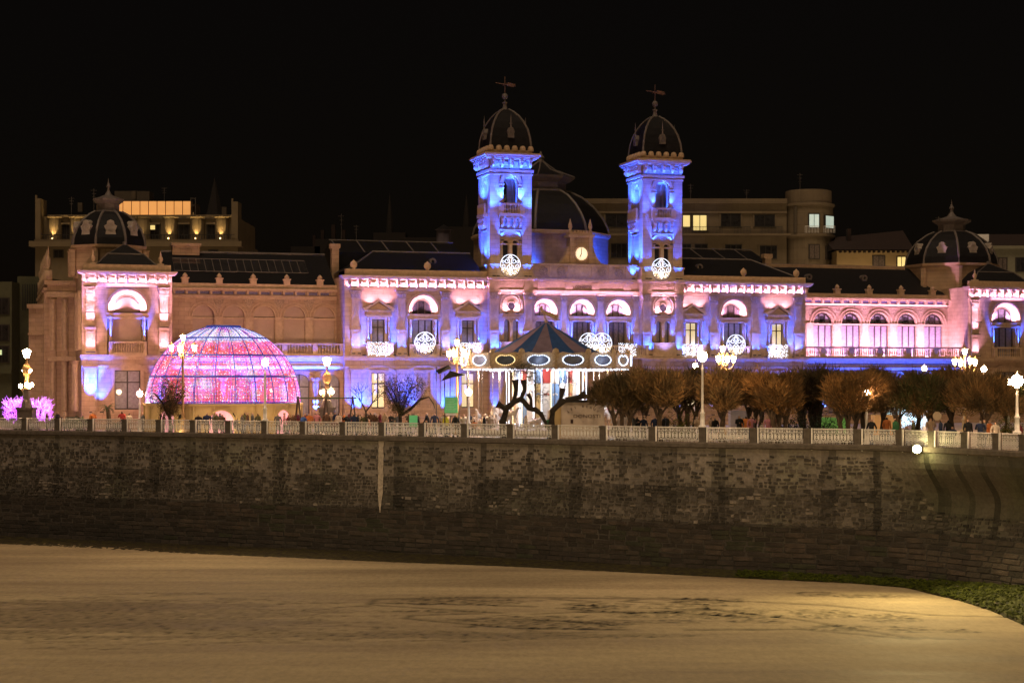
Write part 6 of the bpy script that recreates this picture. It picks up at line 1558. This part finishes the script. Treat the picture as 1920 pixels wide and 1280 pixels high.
def l4(q):
    D_ = .0395
    P = lambda pts: [((x-960)*D_, y, 4.45+(712-z)*D_) for x, y, z in pts]
    q.tube(P([(945,0,826),(942,0,790),(950,0,765),(965,.1,752),(978,0,748)]), [.32,.27,.24,.22,.2], 8)
    q.tube(P([(963,.1,753),(968,.1,730),(966,.1,712)]), [.16,.15,.26], 8); q.tube(P([(976,0,748),(984,0,730),(982,0,712)]), [.16,.15,.24], 8); q.tube(P([(950,0,768),(938,0,760),(932,0,757)]), [.2,.2,.32], 8)
    q.tube(P([(978,0,748),(992,.1,765),(1004,.1,768),(1014,0,775),(1026,0,798)]), [.2,.22,.2,.18,.1], 8); q.tube(P([(996,.1,764),(996,.1,748),(990,0,738)]), [.14,.12,.16], 7)
    return [P([(966,.1,712),(966,0,700),(975,0,690),(990,0,690)]), P([(985,0,712),(995,0,705),(1005,0,720),(1010,0,740)])]
t = leafy('gnarled_tree', 'old pollarded tree with thick twisted dark limbs in front of the carousel', 960, 127.6, l4, 1400, ((.09,.08,.06),(.06,.05,.03)))
def l5(q):
    D_ = .0395
    P = lambda pts: [((x-1036)*D_, y, 4.45+(712-z)*D_) for x, y, z in pts]
    q.tube(P([(1036,0,826),(1034,0,790),(1036,0,770),(1048,0,758),(1060,0,750)]), [.28,.24,.22,.22,.2], 8); q.tube(P([(1048,0,760),(1052,0,745),(1055,.1,728)]), [.2,.15,.24], 7); q.tube(P([(1060,0,750),(1085,0,745),(1098,0,738)]), [.2,.2,.3], 8)
    return [P([(1055,0,728),(1056,0,715),(1066,0,708)])]
leafy('gnarled_tree', 'pollarded dark tree leaning over the yellow side of the ticket booth', 1036, 127.6, l5, 250, ((.09,.08,.06),(.06,.05,.03)))
def palm(label, px, D, h, n, L, group='palms beside the corner pavilion'):
    t = empty('palm', label, 'palm', ((px-960)/F*D, D, 0), 0, group); q = MB(); q.tube([(0,0,0),(.08,0,h*.5),(-.05,0,h)], [.24,.2,.18], 8); q.build('trunk', BARK, t); r = random.Random(px); c = MB(); c.c = []
    for k in range(n):
        a = r.uniform(0, 2*pi); el = r.uniform(-.1, 1.2); p = Vector((0,0,h)); pr = None
        for s_ in range(6):
            d = Vector((cos(a)*cos(el), sin(a)*cos(el), sin(el))); p2 = p+d*L/6; sd_ = Vector((-sin(a), cos(a), 0)); w_ = L*.17*(1-s_/7)
            col = tuple(w2*r.uniform(.6, 1.4) for w2 in (.05, .085, .03))
            for u_ in (-1, 1):
                c.add([p, p2, p2+sd_*u_*w_-Vector((0,0,w_*.6))], [(0,1,2)], 0, col)
            p = p2; el -= .28
    c.build('frond', LEAF, t)
palm('low broad palm bush left of the blue-lit corner', 152, 145, .7, 40, 1.7); palm('small palm on a leaning trunk under the blue-lit corner', 203, 145, 2.1, 14, .9); palm('low palm bush just left of the pavilion window', 217, 146, .5, 26, 1.1)
# shrubs under the tamarisks
for px, D, l in ((1272, 131, 'yellow-green shrub left of the tallest lamp post foot'), (1490, 130, 'dark hedge behind the orange tamarisk trunks'), (1885, 121, 'yellowish shrub at the right edge below the trees'), (1545, 128, 'dark hedge left of the many-stemmed tamarisk')):
    t = empty('shrub', l, 'shrub', ((px-960)/F*D, D, 0), group='shrubs along the promenade'); c = MB(); c.c = []; r = random.Random(px); k_ = (.11, .11, .015) if 'yellow' in l else (.012, .02, .01)
    for i in range(2200):
        v = Vector((r.gauss(0,.75), r.gauss(0,.4), abs(r.gauss(0,.75)))); v.z = min(v.z, 2.0); d = Vector((r.gauss(0,1), r.gauss(0,1), r.uniform(0,1.5))).normalized(); s_ = d.cross(Vector((r.gauss(0,1),r.gauss(0,1),r.gauss(0,1)))).normalized()*.03
        c.add([v-s_, v+s_, v+d*.2], [(0,1,2)], 0, tuple(w_*r.uniform(.5,1.5) for w_ in k_))
    c.build('foliage', LEAF, t); q = MB(); q.tube([(0,0,0),(0,0,1)], .05, 5); q.build('stem', DBARK, t)
# round lit sign
t = empty('round_sign', 'pale round sign on a thin post between the green tree and the railing', 'sign', W(1757, 712, 118)-Vector((0,0,HC))); q = MB(); q.disc(0, 1.98, .3, -.03, 16, 0, y1=.03); q.build('disc', mat('pale_sign', (.5,.4,.3), .6), t); q = MB(); q.tube([(-.2,0,0),(-.2,0,2.9)], .025, 5); q.build('post', IRON, t)
# LED trees
def ledtree(label, px, py, D, h, wd, col, seed, base, trunkh=.3, n=150, strength=5, lump=False):
    p = W(px, py, D); t = empty('lit_tree', label, 'illuminated tree', (p.x, p.y, base)); r = random.Random(seed); q = MB(); tr = MB(); H = h
    tr.tube([(0,0,0),(0,0,H*.35)], [.12,.08], 6)
    for k in range(n):
        a = r.uniform(0, 2*pi); rad = wd*math.sqrt(r.random())*.5; z0 = H*r.uniform(.1, .75); p0 = Vector((rad*.5*cos(a), rad*.5*sin(a)*.6, z0)); d = Vector((cos(a)*r.uniform(.2, 1), sin(a)*.5, r.uniform(.2, 1.2))).normalized()
        L = r.uniform(.25, .7); p0 = Vector((rad*cos(a), rad*sin(a)*.6, z0)); q.tube([p0, p0+d*L*.5+Vector((r.gauss(0,.07),0,r.gauss(0,.07))), p0+d*L], .011, 3); q.tube([p0+d*L*.4, p0+d*L*.4+Vector((r.gauss(0,.2), r.gauss(0,.1), r.gauss(.05,.2)))], .011, 3)
        if k % 5 == 0: tr.tube([(0,0,H*.3), p0], .025, 4)
    tr.build('branch', DBARK, t); o = q.build('light_string', bulb('string_'+str(seed), col, strength), t); o['kind'] = 'stuff'
    lamp('POINT', (p.x, p.y-1.2, base+H*.5), (0,0,-1), 60, col, .6, world=True)
ledtree('left of two purple-lit trees at the far left edge, behind the stone monument lamp', 29, 712, 152, 2.4, 1.9, (.55, .06, 1), 51, .7, n=240, strength=3.2); ledtree('right of two purple-lit trees, beside the deep city hall flank', 70, 712, 152, 2.7, 2.2, (.6, .08, 1), 52, .5, n=330, strength=3.2)
ledtree('white glittering lit tree right of centre among the dark tamarisks', 1714, 712, 140, 5.6, 2.0, (.55, .8, 1), 53, 0.0, n=260, strength=3); ledtree('fainter cyan lit tree left of the white glittering one', 1678, 712, 142, 5.7, 2.2, (.35, .75, .85), 54, 0.0, n=160, strength=1.6)
# distant lit stall bands glimpsed below the trees
for px0, px1, py0, py1, c_, l in ((1530, 1590, 783, 797, (.12,.3,.06), 'low green-lit market stall glimpsed under the orange tamarisk'), (1640, 1690, 778, 800, (.6,.3,.1), 'low orange-lit market stall glimpsed right of the short globe lamp'), (1370, 1400, 770, 795, (.16,.12,.1), 'pale stall glimpsed right of the thick tamarisk trunk')):
    D = 139; p = W((px0+px1)/2, 712, D); wd = (px1-px0)/F*D/2; t = empty('market_stall', l, 'stall', (p.x, p.y, 0))
    z0 = HC+(712-py0)*D/F; q = MB(); q.box(-wd, wd, 0, 1.5, 0, z0); q.build('counter', mat('stall_'+str(px0), c_, .6, emit=.35, ecol=c_), t); q = MB(); q.box(-wd-.1, wd+.1, -.3, 1.6, 2.4, 2.5); q.box(-wd,-wd+.06,0,.06,z0,2.4); q.box(wd-.06,wd,0,.06,z0,2.4); q.build('awning', CANV, t)

# ------------------------------------------------------------------ buildings behind
def X(px, D): return (px-960)/F*D
def Z(py, D): return HC+(712-py)*D/F
BEI = masonry('beige_render', (.19, .145, .095), 3, 1.6, .12); YEL = mat('yellow_render', (.34, .24, .12), .85, var=.12, scale=.5); DARKB = mat('unlit_render', (.09, .07, .05), .85, var=.2, scale=.5); TILE = mat('red_roof_tile', (.02, .009, .007), .9, var=.4, scale=3)
def rbox(q, D, px0, px1, py0, py1, y0, y1, m=0): q.box(X(px0, D), X(px1, D), y0, y1, Z(py1, D), Z(py0, D), m)
def bwin(par, D, px0, px1, py0, py1, lit=None, n=2, y=None, fr=None):
    y = D if y is None else y; q = MB(); x0, x1, z0, z1 = X(px0, D), X(px1, D), Z(py1, D), Z(py0, D)
    q.box(x0-.12, x1+.12, y-.1, y-.02, z0-.12, z1+.12); f = q.build('window', fr or WOOD, par)
    for i in range(n):
        g = MB(); a = x0+(x1-x0)*i/n+.05; b = x0+(x1-x0)*(i+1)/n-.05; g.box(a, b, y-.14, y-.105, z0, z1); g.build('pane', lit or GLASS, f)
    return f
D = 236.0
ab = empty('apartment_block', 'long beige apartment block with balconies and a rounded corner behind the right tower', 'building', (0, 0, 0))
q = MB(); q.box(X(1065, D), X(1475, D), D, D+14, 0, Z(376, D)); q.box(X(1065, D), X(1475, D), D-.5, D+14, Z(382, D), Z(373, D)); q.box(X(1065, D), X(1475, D), D-.25, D, Z(400, D), Z(396, D)); q.build('wall', BEI, ab)
cxr = X(1520, D); rr2 = X(1566, D)-cxr
q = MB(); q.lathe(cxr, D+rr2*.55, [(rr2, 0), (rr2, Z(447, D)), (rr2+.3, Z(444, D)), (rr2+.3, Z(440, D)), (rr2, Z(439, D)), (rr2, Z(388, D)), (rr2+.25, Z(386, D)), (rr2+.25, Z(382, D)), (rr2-.2, Z(381, D)), (rr2-.2, Z(357, D)), (rr2-.4, Z(356, D))], 32); q.build('corner_tower', BEI, ab)
q = MB(); q.box(X(1065, D), X(1480, D), D-1.3, D, Z(443, D), Z(439, D)); q.build('balcony_slab', BEI, ab)
for a, b in ((1130, 1180), (1278, 1352), (1375, 1405), (1425, 1465), (1505, 1530), (1540, 1560)):
    q = MB(); yy = D-1.25 if b < 1480 else D-rr2*.45-.5; z0, z1 = Z(439, D), Z(426, D); q.box(X(a, D), X(b, D), yy-.03, yy+.03, z1-.06, z1); n = int((b-a)/2.6)
    for i in range(n+1): x = X(a+(b-a)*i/n, D); q.box(x-.02, x+.02, yy-.02, yy+.02, z0, z1)
    q.build('balcony_railing', WHITEP if b > 1480 else IRON, ab)
for (a, b, c_, d, l, n) in ((1136,1175,403,424,None,2),(1280,1294,404,426,LITW,1),(1299,1325,404,432,LITW,2),(1352,1388,402,424,None,2),(1415,1452,404,424,None,2),(1146,1175,458,482,None,3),(1280,1295,459,475,None,2),(1303,1326,459,474,None,2),(1360,1390,460,474,None,3),(1425,1456,462,484,None,3)):
    bwin(ab, D, a, b, c_, d, l, n)
    for e in (a-3, b+1):
        q = MB(); q.box(X(e, D), X(e+2, D), D-.16, D, Z(d+1, D), Z(c_-3, D)); q.build('window_surround', BEI, ab)
CYAN = mat('cool_lit_window', (.7,.8,.75), .4, emit=.55, ecol=(.62,.8,.7), var=.4, scale=.8)
for (a, b, c_, d, l) in ((1513,1532,404,428,CYAN),(1544,1562,406,428,CYAN),(1514,1532,461,486,MATS['velvet_curtain_glass']),(1547,1562,463,486,GLASS)):
    mpx = (a+b)/2; th = math.asin(max(-1, min(1, (X(mpx, D)-cxr)/rr2))); yy = D+rr2*.55-rr2*cos(th); f = MB(); w2 = (X(b, D)-X(a, D))/2/max(.45, cos(th)); zz0, zz1 = Z(d, D), Z(c_, D)
    f.box(-w2-.1, w2+.1, -.12, .3, zz0-.1, zz1+.1); fo = f.build('window', WOOD, ab, (X(mpx, D), yy, 0), th)
    for i in range(2): g = MB(); g.box(-w2+w2*i+.04, w2*i-.04, -.17, -.125, zz0, zz1); g.build('pane', l, fo)
for px in (1487, 1497):
    q = MB(); rbox(q, D, px, px+5, 388, 438, D-rr2*.3, D); q.build('pilaster', DARKB, ab)
lamp('AREA', (X(1300, D), 205, 13), (0, 1, .35), 1100, (1, .74, .42), 30, sy=2, world=True)
D = 232.0
yh = empty('yellow_house', 'low yellow rendered house with dark tiled eaves between the block and the right dome', 'building', (0, 0, 0))
q = MB(); q.box(X(1569, D), X(1705, D), D, D+10, 0, Z(470, D)); q.build('wall', YEL, yh)
q = MB(); x0, x1 = X(1560, D), X(1712, D); q.add([(x0, D-.8, Z(469, D)), (x1, D-.8, Z(469, D)), (x1, D+6, Z(425, D)), (x0, D+6, Z(440, D)), (x1, D+12, Z(469, D)), (x0, D+12, Z(469, D))], [(0,1,2,3),(3,2,4,5),(0,3,5),(1,4,2)]); q.build('roof', TILE, yh)
for px in range(1575, 1706, 9):
    q = MB(); x = X(px, D); q.box(x-.12, x+.12, D-.7, D, Z(474, D), Z(470, D)); q.build('rafter', TILE, yh)
bwin(yh, D, 1637, 1658, 480, 502, MATS['velvet_curtain_glass'], 2); bwin(yh, D, 1682, 1698, 482, 502, LITW, 2)
q = MB(); rbox(q, D, 1597, 1604, 425, 455, D+3, D+4); q.build('chimney', TILE, yh)
lamp('AREA', (X(1630, D), 222, 16), (0, 1, .1), 420, (1, .7, .35), 8, sy=1, world=True)
D = 238.0
ch = empty('cream_house', 'cream building with dark windows at the right edge behind the right dome', 'building', (0, 0, 0))
q = MB(); q.box(X(1850, D), X(2040, D), D, D+10, 0, Z(462, D)); q.box(X(1850, D), X(2040, D), D-.5, D+1, Z(467, D), Z(461, D)); q.build('wall', mat('cream_render', (.22,.2,.14), .85, var=.1), ch)
q = MB(); x0, x1 = X(1845, D), X(2050, D); q.add([(x0, D, Z(461, D)), (x1, D, Z(461, D)), (x1, D+8, Z(430, D)), (x0, D+8, Z(430, D))], [(0,1,2,3)]); q.build('roof', TILE, ch)
bwin(ch, D, 1872, 1887, 484, 505, MATS['velvet_curtain_glass'], 2); bwin(ch, D, 1905, 1922, 484, 508, None, 2)
q = MB(); rbox(q, D, 1832, 1858, 438, 452, D+1, D+3); q.build('dormer', WHITEP, ch)
lamp('AREA', (X(1890, D), 226, 16), (0, 1, .1), 120, (1, .8, .5), 8, sy=1, world=True)
# hotel
D = 226.0
ho = empty('hotel_building', 'tall dark hotel with a lit rooftop terrace and glowing orange panels behind the left dome', 'building', (0, 0, 0))
HS = mat('hotel_stone', (.2, .15, .09), .85, var=.15, scale=.5)
q = MB(); q.box(X(66, D), X(446, D), D, D+18, 0, Z(450, D)); q.box(X(75, D), X(440, D), D+1.5, D+18, Z(450, D), Z(404, D))
for a, b, c_ in ((66, 76, 372), (434, 446, 378)): q.box(X(a, D), X(b, D), D, D+3, Z(450, D), Z(c_, D)); q.box(X(a, D), X(a+3, D), D, D+.4, Z(c_, D), Z(c_-6, D))
q.build('wall', HS, ho)
q = MB(); q.box(X(58, D), X(455, D), D-1.0, D+1, Z(463, D), Z(453, D)); q.box(X(66, D), X(448, D), D-.4, D+2, Z(453, D), Z(449, D)); q.box(X(85, D), X(438, D), D+1.2, D+2, Z(405, D), Z(401, D)); q.build('cornice', HS, ho)
q = MB(); 
for i in range(66): x = X(82+i*5.4, D); q.box(x-.03, x+.03, D-.3, D-.25, Z(449, D), Z(440, D))
q.box(X(80, D), X(440, D), D-.32, D-.22, Z(441, D), Z(440, D)); q.build('terrace_railing', IRON, ho)
for px in (98, 139, 265, 316, 367, 413):
    q = MB(); q.lathe(X(px, D), D+1.5, [(.95, Z(450, D)), (.95, Z(408, D)), (1.15, Z(405, D))], 14, cap=True); q.build('bay_column', HS, ho)
    lamp('SPOT', (X(px, D), D+.1, Z(446, D)), (0, .3, 1), 520 if px != 265 else 120, (1, .66, .25), .05, 60, world=True)
    g = MB(); oct_(g, 0, 0, 0, .13); g.build('uplight', bulb('uplight_lens', (1, .65, .25), 6) if 'uplight_lens' not in MATS else MATS['uplight_lens'], ho, (X(px, D), D-.1, Z(447, D)))
for px in (120, 286, 341, 394):
    bwin(ho, D, px-9, px+9, 419, 446, None, 2, y=D+1.5); q = MB(); q.box(X(px-11, D), X(px+11, D), D+1.1, D+1.5, Z(419, D), Z(416, D)); q.build('window_hood', HS, ho)
bwin(ho, D, 278, 288, 421, 429, LITW, 1, y=D+1.2)
for px in (110, 350, 400): bwin(ho, D, px-8, px+8, 470, 482, None, 2)
OP = mat('orange_lit_panel', (.8,.5,.25), .5, var=.12, scale=.6, emit=.62, ecol=(1, .42, .11))
for i in range(11):
    a = 172+i*16.2
    q = MB(); q.box(X(a+.9, D), X(a+15.3, D), D+3, D+3.15, Z(401, D), Z(373, D)); q.build('glowing_panel', OP, ho)
q = MB(); q.box(X(170, D), X(352, D), D+3.2, D+9, Z(402, D), Z(373, D)); q.box(X(195, D), X(262, D), D+6, D+9, Z(373, D), Z(349, D)); q.build('penthouse', DARKB, ho)
q = MB()
for px in (349, 358): q.box(X(px, D), X(px+1, D), D+3, D+3.1, Z(402, D), Z(366, D))
for py in (367, 380): q.box(X(349, D), X(359, D), D+3, D+3.1, Z(py+1, D), Z(py, D))
q.box(X(180, D), X(410, D), D+1.0, D+1.1, Z(408, D), Z(407, D)); q.build('terrace_frame', LEAD, ho)
lamp('AREA', (X(260, D), D+2.2, Z(403, D)), (0, .4, -1), 120, (1, .6, .25), 14, sy=.3, world=True)
lamp('AREA', (X(250, D), 206, 14), (0, 1, .3), 500, (1, .7, .35), 22, sy=2, world=True)
# left edge buildings
D = 190.0
lb = empty('corner_building', 'dark olive building with dim windows at the left edge of the picture', 'building', (0, 0, 0))
q = MB(); q.box(X(-60, D), X(22, D), D, D+12, 0, Z(528, D)); q.box(X(18, D), X(66, D), D+3, D+12, 0, Z(515, D)); q.box(X(-60, D), X(24, D), D-.6, D, Z(700, D), Z(694, D)); q.build('wall', mat('olive_render', (.1,.1,.055), .85, var=.15), lb)
for py in (560, 610, 650):
    bwin(lb, D, -8, 16, py, py+28, None, 2)
for k in range(8):
    q = MB(); x = X(30+k*4.5, D); q.box(x-.05, x+.05, D+2.6, D+2.7, Z(580, D), Z(530, D)); q.build('balcony_bar', IRON, lb)
q = MB(); q.box(X(-10, D), X(4, D), D-.3, D-.1, Z(665, D), Z(656, D)); q.build('lit_sign', mat('dim_sign', (.5,.5,.3), .6, emit=.8, ecol=(.7,.8,.4)), lb)
D = 168.0
gb = empty('gate_pavilion', 'small pinkish stone gatehouse left of the city hall flank', 'building', (0, 0, 0))
q = MB(); q.box(X(54, D), X(86, D), D, D+4, 0, Z(572, D)); q.box(X(52, D), X(88, D), D-.3, D+4, Z(578, D), Z(570, D)); q.box(X(53, D), X(87, D), D-.2, D+4, Z(628, D), Z(624, D)); q.build('wall', STONE, gb)
# dim roofscape between hotel and towers
D = 250.0
rs = empty('dark_rooftops', 'unlit rooftops and chimneys in the dark between the hotel and the left tower', 'building', (0, 0, 0))
q = MB()
for a, b, c_ in ((545, 600, 462), (590, 640, 448), (640, 700, 455), (700, 760, 436), (760, 830, 445), (838, 905, 425)): q.box(X(a, D), X(b, D), D, D+8, 0, Z(c_, D))
q.build('wall', mat('night_render', (.012,.008,.007), .9), rs)
for a, b, c_ in ((600, 606, 430), (620, 627, 420), (640, 646, 430), (585, 590, 440)):
    q = MB(); rbox(q, D, a, b, c_, 470, D+1, D+2); q.build('chimney', TILE, rs)
for a, c_, w_ in ((729, 360, 6), (874, 362, 7), (398, 330, 22)):
    q = MB(); x = X(a, D); q.lathe(x, D+2, [(w_*.077*1.3, Z(450, D)), (w_*.077, Z(420, D)), (w_*.05, Z(395, D)), (.02, Z(c_, D))], 6); q.build('spire', MATS['night_render'], rs)
t = empty('roof_tower', 'small dark octagonal roof tower left of the left bell tower', 'tower', (X(832, 205), 205, 0)); q = MB(); q.lathe(0, 0, [(.85, 0), (.85, Z(432, 205)), (1.05, Z(431, 205))], 8); q.build('shaft', mat('tower_render', (.12,.1,.13), .8), t); q = MB(); q.lathe(0, 0, [(1.1, Z(431, 205)), (.02, Z(421, 205))], 8); q.build('roof', SLATE, t)
# general warm street light washing the plaza side of the hall (the plaza's own lamp rows)
for px, D_, h_ in ((150, 147, 6), (470, 151, 6), (720, 152, 7), (900, 150, 7), (1230, 150, 7), (1480, 152, 7), (1640, 154, 7), (1780, 158, 7)):
    pass

# aerials on the dim roofs
for px, py, D, h, l, par in ((176, 385, 229, 2.2, 'aerial', ho), (134, 395, 228, 1.8, 'aerial', ho), (308, 372, 233, 1.5, 'aerial', ho), (640, 440, 251, 3, 'aerial', rs), (668, 450, 251, 2.2, 'aerial', rs), (1295, 372, 240, 2.0, 'aerial', ab), (1400, 374, 241, 1.4, 'aerial', ab), (1500, 357, 240, 2.4, 'aerial', ab), (1760, 440, 236, 2.5, 'aerial', ch)):
    x = X(px, D); z = Z(py, D); q = MB(); q.tube([(x, D, z-.8), (x, D, z+h)], .035, 4)
    for k in (.5, .7, .9): q.tube([(x-.45*k, D, z+h*k), (x+.45*k, D, z+h*k)], .02, 4)
    q.build(l, LEAD, par)
for px, py in ((150, 372), (250, 350), (420, 380)):
    q = MB(); x = X(px, 230); q.box(x-.3, x+.3, 230, 230.6, Z(py+25, 230), Z(py+8, 230)); q.build('chimney', DARKB, ho)
